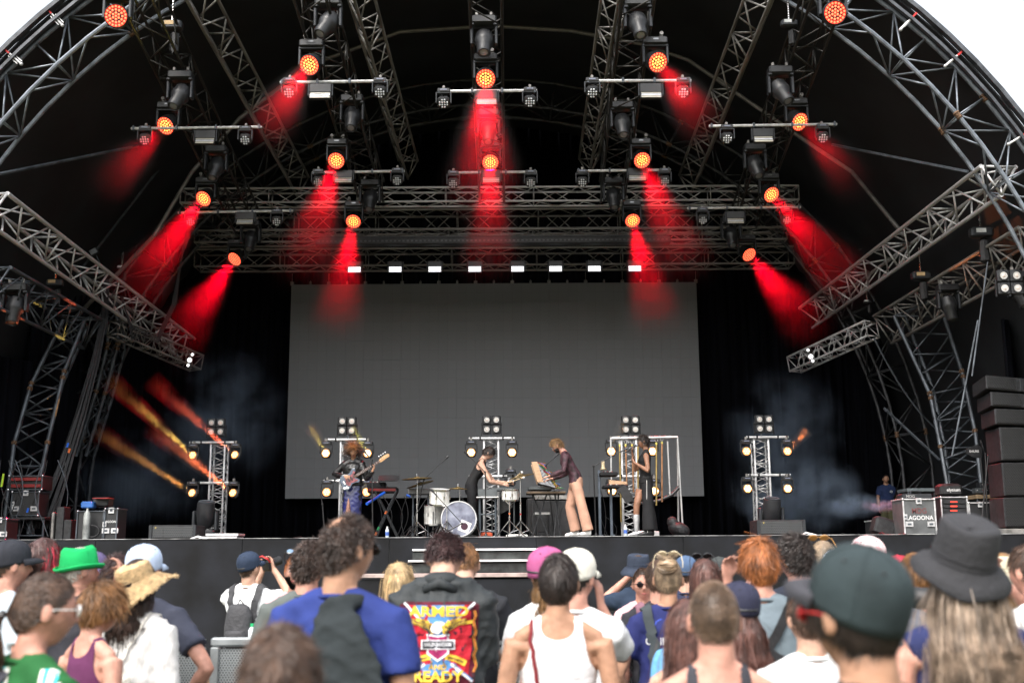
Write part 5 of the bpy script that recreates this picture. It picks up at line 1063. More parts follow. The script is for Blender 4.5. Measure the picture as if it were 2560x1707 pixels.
def cymbal(px, py, Y, rad, label, tilt=(0, 0), m=None):
    c = W(px, py, Y); R = Matrix.Rotation(tilt[0], 3, 'Y')@Matrix.Rotation(tilt[1], 3, 'X'); r = empty('cymbal', tuple(c), label=label, cat='cymbal', group='bronze cymbals'); b = MB(); b.lathe([(rad, -.022), (rad*.99, -.018), (rad*.5, -.004), (rad*.2, .004), (rad*.16, .018), (rad*.05, .024), (0, .024)], 32, c, R); o = b.build('bow', m or BRZ, r, smooth='all'); o.modifiers.new('t', 'SOLIDIFY').thickness = .002
    b = MB(); b.tube([c+R@Vector((0, 0, .02)), c+R@Vector((0, 0, .075))], .009, 6); b.build('wing_nut', CHROME, r)
cymbal(1042, 1194, 20.6, .27, 'large flat cymbal left of the kit', (-.06, .0)); cymbal(1050, 1208, 20.8, .25, 'dark cymbal tilted down under the large flat one', (-.28, .0), mat('dark_bronze', (.22, .16, .07), .5, .7, var=.4)); cymbal(1145, 1219, 20.6, .17, 'small flat cymbal above the bass drum', (.02, 0)); cymbal(1303, 1188, 20.6, .26, 'cymbal tilted to the right beside the modular synthesiser', (-.22, .1))
stand3(1042, 20.6, W(1042, 1192, 20.6).z, 'chrome cymbal stand carrying the large left cymbal'); stand3(1149, 20.6, W(1146, 1219, 20.6).z, 'short chrome stand rising from the bass drum to the small cymbal', spread=.14); stand3(1302, 20.6, W(1302, 1186, 20.6).z, 'tall chrome cymbal stand at the right of the kit', tape=RED)
stand3(1274, 20.3, W(1276, 1252, 20.3).z, 'chrome stand under the white snare drum', tape=mat('orange_tape', (.7, .16, .04), .6), name='snare_stand'); stand3(1117, 20.2, D+.55, 'low chrome stand left of the bass drum', spread=.26, name='tom_stand')
r = empty('snare_basket', tuple(W(1276, 1255, 20.3)), label='chrome basket arms holding the white snare drum', cat='stand'); c = W(1276, 1262, 20.3)
for a in (.5, 2.6, 4.7): b = MB(); b.tube([c, c+Vector((.14*math.cos(a), .14*math.sin(a), .10)), c+Vector((.155*math.cos(a), .155*math.sin(a), .14))], .008, 5); b.build('basket_arm', CHROME, r)
def boxleg(name, x0, x1, y0, y1, Y, dep, label, m, legs=True, lm=None, cat='table', top=None):
    a, c = W(x0, y0, Y), W(x1, y1, Y); xa_, xb_ = a.x, c.x; zt_, zb_ = a.z, c.z; r = empty(name, ((xa_+xb_)/2, Y+dep/2, D), label=label, cat=cat); b = MB(); b.bbox(((xa_+xb_)/2, Y+dep/2, (zt_+zb_)/2), (xb_-xa_, dep, zt_-zb_), .008); b.build('top', m, r)
    if legs:
        for sx in (xa_+.03, xb_-.03):
            for sy in (Y+.03, Y+dep-.03): b = MB(); b.tube([(sx, sy, zb_), (sx, sy, D)], .02, 6); b.build('leg', lm or YOKE, r)
        for z in (D+.12, D+.42):
            b = MB(); b.tube([(xa_+.03, Y+.03, z), (xb_-.03, Y+.03, z)], .013, 5); b.build('stretcher', lm or YOKE, r)
    return r
GR = mat('slate_grey_case', (.085, .095, .10), .5, var=.15)
t = boxleg('percussion_table', 1195, 1243, 1222, 1240, 20.7, .35, 'slate box percussion on a four-legged frame in front of the drummer', GR, lm=mat('slate_leg', (.10, .12, .14), .45, .4))
b = MB(); b.bbox((wloc(t).x, 20.82, W(1200, 1243, 20.7).z), (.40, .42, .02), .004); b.build('ledge', WHITE, t)
r = empty('resonator_pipes', (on(1262, 21.1), 21.1, D), label='row of dark resonator tubes under the mallet keyboard', cat='mallet instrument')
for i in range(12): x = on(1247, 21.1)+i*.022; b = MB(); b.tube([(x, 21.1, W(1, 1238, 21.1).z), (x, 21.1, D+.42+.012*i)], .009, 6); b.build('resonator_tube', mat('grey_tube', (.16, .16, .16), .4, .6), r, smooth=True)
b = MB(); b.bbox((on(1258, 21.1), 21.05, W(1, 1232, 21.1).z), (.42, .4, .05), .005); b.build('keybed', GR, r)
for s in (-1, 1): b = MB(); b.tube([(on(1258, 21.1)+s*.2, 21.1, D), (on(1258, 21.1)+s*.2, 21.1, W(1, 1232, 21.1).z)], .015, 6); b.build('leg', GR, r)
# pedals, boxes and bottles
for px, Y, lb in ((968, 20.2, 'clear water bottle standing by the keyboard stand'), (1564, 19.75, "clear water bottle by the singer's silver boot")):
    x = on(px, Y); r = empty('water_bottle', (x, Y, D), label=lb, cat='bottle', group='water bottles'); b = MB(); b.lathe([(.028, 0), (.032, .01), (.032, .13), (.028, .15), (.013, .175), (.013, .19), (0, .19)], 14, (x, Y, D)); b.build('body', mat('clear_plastic', (.62, .68, .72), .08, spec=.9), r, smooth=True); b = MB(); b.lathe([(.033, .05), (.033, .11)], 14, (x, Y, D)); b.build('bottle_label', mat('blue_label', (.06, .14, .5), .5), r); b = MB(); b.lathe([(.014, .18), (.014, .205), (0, .205)], 10, (x, Y, D)); b.build('cap', WHITE, r)
for px, w, h, Y, lb, m in ((1292, .38, .06, 20.6, 'white effects pedal on the deck by the snare stand', WHITE), (1216, .22, .10, 20.9, 'orange tool box on the deck behind the bass drum', mat('orange_box', (.6, .1, .04), .5)), (1617, .42, .10, 20.4, 'white floor pedal board behind the singer', WHITE), (1136, .2, .05, 20.1, 'little black foot pedal by the bass drum', BLK)):
    b = MB(); b.bbox((on(px, Y), Y, D+h/2), (w, .18, h), .012); b.box((on(px, Y), Y-.05, D+h+.004), (w*.7, .05, .01)); o = b.build('effects_pedal', m, label=lb, cat='pedal'); centred(o)
# ---- left keyboards on an X stand
KB = mat('keyboard_black', (.022, .022, .024), .8, spec=.2); REDP = mat('red_panel', (.22, .015, .015), .45)
def keyboard(x0, x1, yt, Y, label, th=.08, dep=.32, m=KB, tilt=0., strip=None, cat='keyboard', sup=None):
    a, c = W(x0, yt, Y), W(x1, yt, Y); L = c.x-a.x; r = empty('keyboard', ((a.x+c.x)/2, Y+dep/2, a.z-th), label=label, cat=cat, group='keyboards'); b = MB(); b.bbox(((a.x+c.x)/2, Y+dep/2, a.z-th/2), (L, dep, th), .012, Matrix.Rotation(tilt, 3, 'X')); b.build('body', m, r)
    b = MB(); b.box(((a.x+c.x)/2, Y+dep-.08, a.z-.002), (L*.9, .10, .012)); b.build('key_bed', WHITE, r)
    for i in range(14): b = MB(); b.box((a.x+L*(.06+.88*i/13), Y+dep-.06, a.z+.008), (L*.88/26, .06, .012)); b.build('black_key', BLK, r)
    if strip: b = MB(); b.box(((a.x+c.x)/2, Y-.002, a.z-th*.5), (L*.92, .006, th*.45)); b.build('front_panel', strip, r)  # red glow of the keyboard put into the panel's colour
    for k in range(5): b = MB(); b.lathe([(.01, 0), (.008, .016), (0, .016)], 8, (a.x+L*(.2+.12*k), Y+.05, a.z)); b.build('knob', WHITE if k % 2 else REDP, r)
    return r
keyboard(918, 992, 1217, 20.9, 'lower black keyboard with glowing red panels right of the bass player', .10, .34, KB, 0, REDP)
keyboard(917, 962, 1205, 20.9, 'small angled black synthesiser on the left keyboard stand', .10, .30, KB, .0)
o = MB(); a = W(972, 1206, 20.9); o.loft([((a.x, 20.75, a.z+.02), (1, 0, 0), (0, 0, 1), .18, .01), ((a.x-.01, 21.0, a.z+.06), (1, 0, 0), (0, 0, 1), .19, .01), ((a.x-.02, 21.1, a.z+.14), (1, 0, 0), (0, 0, 1), .19, .012)], 16); ob = o.build('music_rest', KB, smooth=True, label='curved black music rest behind the left keyboard', cat='music rest'); centred(ob)
r = empty('keyboard_stand', (on(965, 21), 21, D), label='black crossed keyboard stand with green and orange tape', cat='keyboard stand')
xa_, xb_ = on(937, 21), on(995, 21); zt_ = W(950, 1226, 21).z
for y in (20.85, 21.1):
    b = MB(); b.tube([(xa_, y, D+.02), (xb_-.02, y, zt_-.01)], .018, 6); b.build('cross_leg', YOKE, r); b = MB(); b.tube([(xb_, y+.03, D+.02), (xa_, y+.03, zt_-.01)], .018, 6); b.build('cross_leg', BLKM, r)
for z in (D+.03, zt_): b = MB(); b.tube([(xa_-.05, 20.84, z), (xa_-.05, 21.12, z)], .016, 6); b.build('end_bar', BLKM, r)
for t, m in ((.06, MT['orange_tape']), (.17, mat('green_tape', (.03, .35, .12), .6)), (.5, MT['orange_tape'])): p_ = Vector((xa_, 20.85, D+.02)).lerp(Vector((xb_-.02, 20.85, zt_)), t); q_ = Vector((xa_, 20.85, D+.02)).lerp(Vector((xb_-.02, 20.85, zt_)), t+.06); b = MB(); b.tube([p_, q_], .021, 6); b.build('tape', m, r)
# blue tube across the stand, grey case table
b = MB(); b.tube([W(917, 1259, 20.3), W(961, 1231, 20.9)], .026, 10); centred(b.build('blue_tube', mat('bright_blue_tube', (.02, .13, .65), .4), smooth=True, label='bright blue corrugated tube sticking out left of the keyboard', cat='tube'))
b = MB(); b.tube([W(1016, 1237, 21.2), W(1026, 1241, 21.2)], .022, 10); centred(b.build('blue_tube', MT['bright_blue_tube'], smooth=True, label='short blue tube end under the grey hard case', cat='tube'))
t = boxleg('hard_case', 1020, 1083, 1221, 1234, 20.9, .4, 'slim grey hard case resting on a stand left of the drums', mat('grey_hardcase', (.17, .17, .17), .5), legs=False, cat='case')
for px in (1032, 1070): b = MB(); b.tube([(on(px, 21), 21, D), (on(px, 21), 21, W(1, 1234, 21).z)], .018, 6); b.build('leg', STEEL, t)
# cables dangling under keyboards and tables
random.seed(11); G = 'loose cables on the stage'
for i, (x0, x1, yt, w) in enumerate([(940, 945, 1240, 12), (958, 962, 1240, 20), (985, 992, 1240, 18), (1010, 1000, 1240, 15), (1018, 1012, 1240, -12), (1330, 1322, 1235, 10), (1347, 1352, 1240, -14), (1388, 1384, 1250, 16), (1410, 1394, 1262, -10), (1500, 1510, 1220, 9), (1498, 1520, 1235, -8), (1512, 1538, 1290, 14), (1575, 1590, 1290, 9), (1150, 1200, 1240, 12)]):
    pts = [(x0+(x1-x0)*t+w*math.sin(t*3.1), yt+(1340-yt)*t) for t in [k/8 for k in range(9)]]; wire(pts, .006, f'thin black cable hanging to the deck, {["below the blue tube", "under the small synthesiser", "under the red-lit keyboard", "between keyboard and hard case", "under the hard case", "at the left end of the modular table", "under the modular table", "beside the striped chair under the table", "behind the pale trousers", "down the two-tier stand", "beside the two-tier stand leg", "curling away from the two-tier stand", "beside the silver boot", "behind the bass drum"][i]}', [20.6]*9, m=MS, name='cable', group=G)
for x0, x1, yy in ((745, 850, 1342), (850, 905, 1340), (1005, 1120, 1342), (1290, 1390, 1341), (1420, 1520, 1340), (2330, 2480, 1335), (2100, 2250, 1338)):
    b = MB(); n = 16; b.tube([(W(x0+(x1-x0)*i/n, 1340, 20).x, 19.7+.2*math.sin(i*1.3+x0), D+.008+.03*max(0, math.sin(i*1.9+x0))**4) for i in range(n+1)], .008, 5); centred(b.build('cable', MS, smooth=True, label=f'black cable lying on the deck edge from {"the left light tower" if x0 == 745 else "the bass player" if x0 == 850 else "the keyboard stand to the bass drum" if x0 == 1005 else "the snare stand" if x0 == 1290 else "the modular table" if x0 == 1420 else "the flight case to the speaker stack" if x0 == 2330 else "the right floor speaker"}', cat='cable', group=G))
# ---- modular synthesiser table
t = boxleg('synth_table', 1316, 1415, 1228, 1233, 20.5, .5, 'wood-topped table under the modular synthesiser', mat('table_wood', (.16, .11, .07), .5, var=.2), legs=False, cat='table')
for s in ((1330, 1372), (1372, 1330), (1385, 1400), (1402, 1388)): b = MB(); b.tube([(on(s[0], 20.6), 20.6, D), (on(s[1], 20.6), 20.75, W(1, 1233, 20.6).z)], .014, 6); b.build('leg', BLKM, t)
r = empty('modular_synthesiser', tuple(W(1352, 1222, 20.6)), label='wooden-sided modular synthesiser full of patch cables', cat='synthesiser'); WD = mat('pale_oak_cheek', (.52, .33, .20), .5, var=.12, stretch=(2, 2, 9))
a1, a2 = W(1328, 1156, 20.5), W(1346, 1206, 20.5)
for y in (20.35, 20.95):
    b = MB(); b.add([(a1.x-.0, y, a1.z), (a1.x+.10, y, a1.z+.005), (a2.x+.09, y, a2.z), (a2.x-.02, y, a2.z), (a1.x, y+.02, a1.z), (a1.x+.10, y+.02, a1.z+.005), (a2.x+.09, y+.02, a2.z), (a2.x-.02, y+.02, a2.z)], [(0, 1, 2, 3), (7, 6, 5, 4), (0, 4, 5, 1), (1, 5, 6, 2), (2, 6, 7, 3), (3, 7, 4, 0)]); b.build('wood_cheek', WD, r)
b = MB(); b.add([(a1.x+.10, 20.36, a1.z), (a1.x+.10, 20.95, a1.z), (a2.x+.30, 20.95, a2.z-.10), (a2.x+.30, 20.36, a2.z-.10), (a1.x+.02, 20.36, a1.z), (a1.x+.02, 20.95, a1.z), (a2.x+.0, 20.95, a2.z-.02), (a2.x+.0, 20.36, a2.z-.02)], [(0, 1, 2, 3), (4, 7, 6, 5), (0, 3, 7, 4), (1, 5, 6, 2), (0, 4, 5, 1), (3, 2, 6, 7)]); b.build('panel', mat('silver_module_panel', (.28, .29, .31), .4, .5, var=.5, vscale=40), r)
b = MB(); b.bbox(W(1350, 1221, 20.5)+Vector((0, .2, .01)), (.42, .4, .06), .01); b.build('lower_panel', GR, r)
rg = random.Random(5)
for i in range(46):
    u, w_ = rg.random(), rg.random(); p_ = Vector((a1.x+.10, 20.36, a1.z)).lerp(Vector((a2.x+.30, 20.36, a2.z-.10)), u)+Vector((0, .03+.5*w_*.6, 0)); q_ = Vector((a1.x+.10, 20.36, a1.z)).lerp(Vector((a2.x+.30, 20.36, a2.z-.10)), min(1, max(0, u+rg.uniform(-.5, .5))))+Vector((0, rg.uniform(0, .3), 0)); m_ = (p_+q_)/2+Vector((rg.uniform(.04, .14), -rg.uniform(.0, .12), rg.uniform(-.06, .02)))
    c_ = rg.choice([('patch_red', (.5, .03, .03)), ('patch_orange', (.6, .2, .03)), ('patch_yellow', (.6, .5, .06)), ('patch_green', (.05, .3, .1)), ('patch_grey', (.4, .4, .42)), ('patch_black', (.03, .03, .03)), ('patch_blue', (.05, .12, .4))]); b = MB(); b.tube([p_, p_.lerp(m_, .5)+Vector((.03, 0, 0)), m_, q_.lerp(m_, .5)+Vector((.03, 0, 0)), q_], .0055, 4); b.build('patch_cable', mat(c_[0], c_[1], .5), r, smooth=True)
for i in range(16): b = MB(); b.lathe([(.012, 0), (.009, .02), (0, .02)], 8, W(1340+rg.random()*60, 1222-rg.random()*3, 20.5)+Vector((0, rg.random()*.2, .02))); b.build('knob', rg.choice([CHROME, WHITE, BLK]), r)
t = boxleg('stool', 1335, 1375, 1280, 1286, 20.9, .3, 'white-seated stool under the modular table', WHITE, lm=MS, cat='stool')
b = MB(); b.bbox((on(1390, 22), 22.1, D+.45), (1.1, .5, .62), .02); o = b.build('equipment_box', BLK, label='black cloth-draped equipment box behind the modular table', cat='box'); centred(o)
t = boxleg('rear_case', 1335, 1440, 1238, 1248, 21.6, .4, 'chrome-edged flight case lid seen behind the pale trousers', ALUD, legs=False, cat='case')
b = MB(); b.bbox((wloc(t).x, 21.8, D+.35), (.9, .4, .7), .01); b.build('body', BLK, t)
# ---- two-tier keyboard stand
r = empty('two_tier_stand', (on(1515, 20.3), 20.3, D), label='grey two-tier keyboard stand left of the singer', cat='keyboard stand'); SL = mat('slate_tube', (.10, .12, .15), .4, .4)
for px, yt in ((1503, 1183), (1532, 1215)):
    b = MB(); b.bbox((on(px, 20.3), 20.5, (D+W(1, yt, 20.4).z)/2), (.05, .05, W(1, yt, 20.4).z-D), .01); b.build('upright', SL, r); b = MB(); b.bbox((on(px, 20.3), 20.4, D+.02), (.05, .6, .04), .008); b.build('foot', SL, r)
keyboard(1500, 1545, 1179, 20.25, 'upper black synthesiser on the two-tier stand', .07, .34, KB); keyboard(1508, 1570, 1212, 20.2, 'lower black keyboard on the two-tier stand', .05, .36, KB)
b = MB(); a = W(1523, 1199, 20.25); c = W(1568, 1210, 20.25); b.add([(a.x, 20.25, a.z), (a.x, 20.25, c.z), (c.x, 20.25, c.z), (c.x, 20.25, c.z+.045), (a.x, 20.5, a.z+.03), (a.x, 20.5, c.z), (c.x, 20.5, c.z), (c.x, 20.5, c.z+.06)], [(0, 1, 2, 3), (7, 6, 5, 4), (0, 4, 5, 1), (3, 2, 6, 7), (0, 3, 7, 4), (1, 5, 6, 2)]); centred(b.build('wooden_wedge', WD, label='wedge-shaped light wooden synthesiser case on the lower keyboard', cat='synthesiser'))
b = MB(); a = W(1508, 1174, 20.3); b.lathe([(.05, 0), (.06, .02), (.03, .03), (.03, .04), (.028, .15), (.02, .155)], 12, a); centred(b.build('brush', mat('pale_handle', (.6, .5, .32), .5), smooth=True, label='stubby pale wooden-handled brush standing on the upper synthesiser', cat='brush'))
b = MB(); b.bbox(W(1565, 1228, 20.2)+Vector((0, 0, -.05)), (.16, .02, .3), .005, Matrix.Rotation(-.5, 3, 'Y')); centred(b.build('hanging_cloth', BLK, label='black cloth hanging from the corner of the two-tier stand', cat='cloth'))
# ---- rack of hanging pipes
PY = 21.2; r = empty('pipe_rack', (on(1620, PY), PY, D), label='white frame the tuned pipes hang from behind the singer', cat='rack'); a, c = W(1527, 1096, PY), W(1694, 1092, PY); PIPEW = mat('scuffed_white_tube', (.42, .42, .42), .4, .2)
b = MB(); b.tube([a, c], .020, 8); b.build('top_bar', ALU, r, smooth=True)
for px, xf_ in ((1527, 1529), (1694, 1706)):
    b = MB(); b.tube([W(px, 1094, PY), (on(xf_, PY), PY-.1, D)], .016, 8); b.build('upright', PIPEW, r, smooth=True)
b = MB(); b.tube([W(1694, 1092, PY), (W(1694, 1092, PY).x, PY+.3, D)], .018, 6); b.build('upright', PIPEW, r)
b = MB(); cv_ = [(1545, 1232), (1570, 1250), (1610, 1258), (1650, 1250), (1680, 1236), (1700, 1215)]; b.tube([W(x, y, PY+.03) for x, y in cv_], [.02, .03, .026, .03, .034, .03], 8); b.build('padded_bumper', BLK, r, smooth=True)
CU = mat('copper_pipe', (.52, .27, .15), .28, .9, var=.25); BR = mat('brass_pipe', (.50, .36, .14), .3, .85, var=.25)
for i, (px, y0, y1, m, lb) in enumerate([(1549, 1110, 1304, BR, 'longest brass-ended copper'), (1564, 1110, 1246, CU, 'second copper'), (1580, 1110, 1230, CU, 'third copper'), (1595, 1108, 1220, BR, 'half-hidden brass'), (1641, 1106, 1263, BR, 'long brass'), (1655, 1104, 1254, CU, 'long copper')]):
    p_, q_ = W(px, y0, PY), W(px+4*(i < 3), y1, PY); k = empty('hanging_pipe', (p_.x, PY, q_.z), label=f'{lb} pipe hanging in the rack, number {i+1} from the left'.replace(', number 1 from the left', ' at the left end').replace(', number 2 from the left', ' next to the longest').replace(', number 3 from the left', ' by the tower lattice').replace(', number 4 from the left', " just left of the singer's face").replace(', number 5 from the left', " just right of the singer's back").replace(', number 6 from the left', ' beside the white tube'), cat='pipe', group='tuned pipes hanging in the rack')
    b = MB(); b.tube([p_, q_], .0165, 10); b.build('tube', m, k, smooth=True); b = MB(); b.tube([p_, p_-Vector((0, 0, .035))], .0185, 10); b.build('collar', mat('yellow_band', (.7, .6, .12), .5), k); b = MB(); b.tube([p_+Vector((-.03, 0, .06)), p_+Vector((0, 0, -.01)), p_+Vector((.03, 0, .06))], .003, 4); b.build('string', WHITE, k)
k = empty('hanging_pipe', tuple(W(1671, 1232, PY)), label='white tube hanging at the right end of the rack', cat='pipe', group='tuned pipes hanging in the rack'); b = MB(); b.tube([W(1669, 1103, PY), W(1675, 1237, PY)], .0165, 10); b.build('tube', PIPEW, k, smooth=True)
for i in range(11): px = 1550+i*12.5; b = MB(); p_ = W(px, 1095, PY); b.tube([p_, p_+Vector((0, 0, .05))], .006, 5); b.ball(p_+Vector((0, 0, .055)), (.016, .016, .008), 8, 4); b.build('peg', CHROME, r)
# black bag by the frame foot
b = MB(); b.ball((on(1700, 20.4), 20.5, D+.13), (.20, .2, .13), 16, 10, Matrix.Rotation(.35, 3, 'Y')); b.ball((on(1684, 20.4), 20.5, D+.26), (.10, .12, .10), 14, 8); me = remesh(b, .014, 2, .006, 3); o = mobj('equipment_bag', me, mat('black_nylon', (.018, .018, .02), .6), None, label='crumpled black bag slumped at the foot of the pipe rack', cat='bag'); centred(o)
# ---- floor speakers
GRL = perforated('speaker_grille', (.10, .105, .11), (.012, .012, .013), .035)
def floor_speaker(x0, x1, yt, Y, label, side):
    a, c = W(x0, yt, Y), W(x1, yt, Y); w = c.x-a.x; h = a.z-D; r = empty('floor_speaker', ((a.x+c.x)/2, Y+.3, D), label=label, cat='speaker', group='wide floor speakers'); cx = (a.x+c.x)/2
    b = MB(); b.bbox((cx, Y+.36, D+h/2), (w, .6, h), .015); b.build('cabinet', BLKM, r); b = MB(); b.bbox((cx, Y+.055, D+h/2), (w-.10, .02, h-.05), .006); b.build('grille', GRL, r)
    for s in (-1, 1): b = MB(); b.bbox((cx+s*(w/2-.028), Y+.05, D+h/2), (.055, .05, h), .006); b.build('end_cheek', YOKE, r)
    for x in (-.16, .16): b = MB(); b.box((cx+x, Y+.043, D+h/2), (.006, .006, h-.05)); b.build('grille_seam', BLK, r)
    b = MB(); b.lathe([(0, 0), (.02, 0), (.02, .004), (0, .004)], 3, (cx-w*.36, Y+.04, D+h*.82), frame((0, -1, 0))); b.build('badge', mat('gold_badge', (.5, .38, .1), .4, .5), r)
    b = MB(); b.bbox((cx+side*(w/2+.003), Y+.35, D+h*.55), (.008, .14, .06), .003); b.build('handle', BLK, r)
floor_speaker(371, 489, 1312, 19.7, 'wide low grilled speaker on the deck at the left below the light tower', 1); floor_speaker(1893, 2015, 1299, 19.7, 'wide low grilled speaker on the deck at the right below the light tower', -1)
# aluminium tread plates beside the left speaker, crumpled tape
r = empty('aluminium_plates', (on(558, 20), 20, D), label='stack of two silver plates under the left light tower', cat='plates')
for i in range(2): b = MB(); b.bbox((on(552+i*6, 20), 20.1+.05*i, D+.025+.05*i), (.56+.06*(1-i), .5, .04), .004); b.build('plate', ALU, r)
for px, lb in ((500, 'strip of white tape peeling off the deck edge by the left speaker'), (2020, 'bit of white tape by the right floor speaker')): b = MB(); x = on(px, 19.5); b.add([(x-.15, 19.46, D+.005), (x-.03, 19.47, D+.05), (x+.14, 19.46, D+.004), (x+.12, 19.44, D-.03), (x-.03, 19.44, D+.02), (x-.15, 19.44, D-.01)], [(0, 1, 4, 5), (1, 2, 3, 4)]); o = b.build('tape_strip', WHITE, label=lb, cat='tape'); o.modifiers.new('t', 'SOLIDIFY').thickness = .003; centred(o)
# floor beam lights pointing up behind the speakers
for px, Y, lb in ((512, 20.9, 'black moving light on the deck pointing up behind the left floor speaker'), (1930, 20.9, 'black moving light on the deck pointing up behind the right floor speaker')):
    x = on(px, Y); r = empty('floor_moving_light', (x, Y, D), label=lb, cat='stage light', group='floor moving lights'); b = MB(); b.bbox((x, Y, D+.09), (.42, .4, .18), .03); b.build('base', HOUS, r); b = MB()
    for s in (-1, 1): b.bbox((x+s*.2, Y, D+.34), (.06, .16, .36), .02)
    b.build('yoke', YOKE, r); b = MB(); b.lathe([(.10, -.12), (.15, -.05), (.165, .15), (.15, .33), (.13, .34)], 18, (x, Y, D+.34), frame((.06, -.25, 1))); b.build('head', HOUS, r, smooth=True); b = MB(); b.lathe([(.09, .345), (.135, .35), (.135, .36), (.09, .355)], 18, (x, Y, D+.34), frame((.06, -.25, 1))); b.build('lens_ring', STEEL, r, smooth=True)
# ---- flight cases
CB = mat('case_laminate', (.10, .105, .108), .55, var=.15); CBD = mat('black_case_laminate', (.02, .021, .023), .5)
def flight_case(x0, x1, yt, Y, label, dep=.5, words_=(), m=CB, latches=True, yb=None, castor=False):
    a, c = W(x0, yt, Y), W(x1, yt, Y); zb_ = D if yb is None else W(x0, yb, Y).z; w = c.x-a.x; h = a.z-zb_; cx = (a.x+c.x)/2; cz = zb_+h/2; r = empty('flight_case', (cx, Y+dep/2, zb_), label=label, cat='flight case', group='flight cases'); b = MB(); b.bbox((cx, Y+dep/2, cz), (w-.02, dep-.02, h-.02), .004); b.build('body', m, r)
    for p_, q_ in (((-1, -1), (1, -1)), ((-1, 1), (1, 1)), ((-1, -1), (-1, 1)), ((1, -1), (1, 1))):
        b = MB(); u = Vector((cx+p_[0]*(w/2-.012), Y, cz+p_[1]*(h/2-.012))); v_ = Vector((cx+q_[0]*(w/2-.012), Y, cz+q_[1]*(h/2-.012))); d_ = v_-u; b.bbox((u+v_)/2, (abs(d_.x)+.024, .03, abs(d_.z)+.020), .003) if abs(d_.x) > .01 else b.bbox((u+v_)/2-Vector((0, .001, 0)), (.024, .03, abs(d_.z)+.028), .003); b.build('edge_rail', ALU if x1 > 300 else STEEL, r)  # shade of the left wing put into darker rails on its cases
    for sx in (-1, 1): b = MB(); b.bbox((cx+sx*(w/2-.008), Y+dep/2, a.z-.008), (.026, dep, .024), .003); b.build('edge_rail', ALU if x1 > 300 else STEEL, r)
    for sx in (-1, 1):
        for sz in (-1, 1): b = MB(); b.ball((cx+sx*(w/2-.01), Y-.004, cz+sz*(h/2-.01)), .026, 8, 6); b.build('corner', CHROME, r)
    if latches:
        for (u, v_, sx, sz) in ((.0, .93, .10, .10), (-.44, .5, .07, .09), (-.33, .3, .13, .09), (.33, .3, .13, .09)):
            b = MB(); b.bbox((cx+u*w, Y-.006, zb_+v_*h), (sx, .016, sz), .004); o = b.build('latch', ALU, r); b = MB(); b.bbox((cx+u*w, Y-.016, zb_+v_*h), (sx*.5, .01, sz*.35), .003); b.build('latch_catch', STEEL, o)
    me = r.children[0] if False else None
    for s, u, v_, size, mm in words_:
        tv, tf = words(s, size, .9, .012); b = MB(); b.add([(cx+u*w+x, Y+.004, zb_+v_*h+y) for x, y in tv], tf); b.build('lettering', mm, r)
    return r
WT = mat('white_lettering', (.75, .75, .75), .6, var=.02); RTX = mat('faint_red_lettering', (.16, .05, .05), .6, var=.02)
flight_case(2255, 2337, 1246, 20.2, 'grey flight case lettered LAGOONA with bright edges and latches', .6, (('LAGOONA', .0, .47, .105, WT), ('MDG', .0, .66, .13, RTX)))
hm = W(2293, 1240, 20.3); r = empty('haze_machine', tuple(hm), label='grey haze machine with a carrying handle on the LAGOONA case', cat='haze machine'); b = MB(); b.bbox(hm+Vector((0, .15, .0)), (.52, .3, .09), .012); b.build('body', YOKE, r); b = MB(); b.tube([hm+Vector((-.1, .05, .04)), hm+Vector((-.08, .05, .10)), hm+Vector((.06, .05, .10)), hm+Vector((.08, .05, .04))], .009, 6); b.build('handle', STEEL, r)
tv, tf = words('MDG', .07, 1., .01); b = MB(); b.add([(hm.x-.12+x, hm.y-.004, hm.z-.003+y) for x, y in tv], tf); b.build('lettering', mat('grey_lettering', (.4, .4, .4), .6), r)
r = flight_case(2350, 2418, 1241, 21.2, 'black rack of amplifiers with red status lights', .6, (), CBD, False)
for i in range(4):
    q = W(2386, 1254+i*11, 21.17); b = MB(); b.bbox(q+Vector((0, -.01, 0)), (.40, .03, .065), .004); o = b.build('amplifier', BLKM, r); b = MB(); b.box(q+Vector((-.02, -.028, .0)), (.12, .004, .02)); b.build('status_light', emis('red_status_light', (1, .04, .02), 1.2), o)
b = MB(); q = W(2381, 1224, 21.3); b.bbox(q+Vector((0, .2, .0)), (.42, .35, .24), .05); o = b.build('padded_bag', BLK, smooth=True, label='black padded bag lettered elysium on top of the amplifier rack', cat='bag'); centred(o); tv, tf = words('elysium', .085, 1., .01); b = MB(); b.add([(q.x+.03+x, q.y+.022, q.z+y) for x, y in tv], tf); b.build('lettering', WT, o)
flight_case(2420, 2482, 1255, 21.2, 'white-edged open case of cables between the rack and the speaker stack', .6, (), CBD, True)
flight_case(2180, 2250, 1300, 22.4, 'low dark case in the shade behind the stagehand', .5, (), CBD, False)
b = MB(); q = W(2212, 1312, 20.8); b.bbox(Vector((q.x, 20.9, D+.16)), (.38, .32, .32), .04, Matrix.Rotation(.3, 3, 'Y')); o = b.build('monitor_wedge', BLK, smooth=True, label='small black wedge monitor leaning beside the LAGOONA case', cat='speaker'); centred(o)
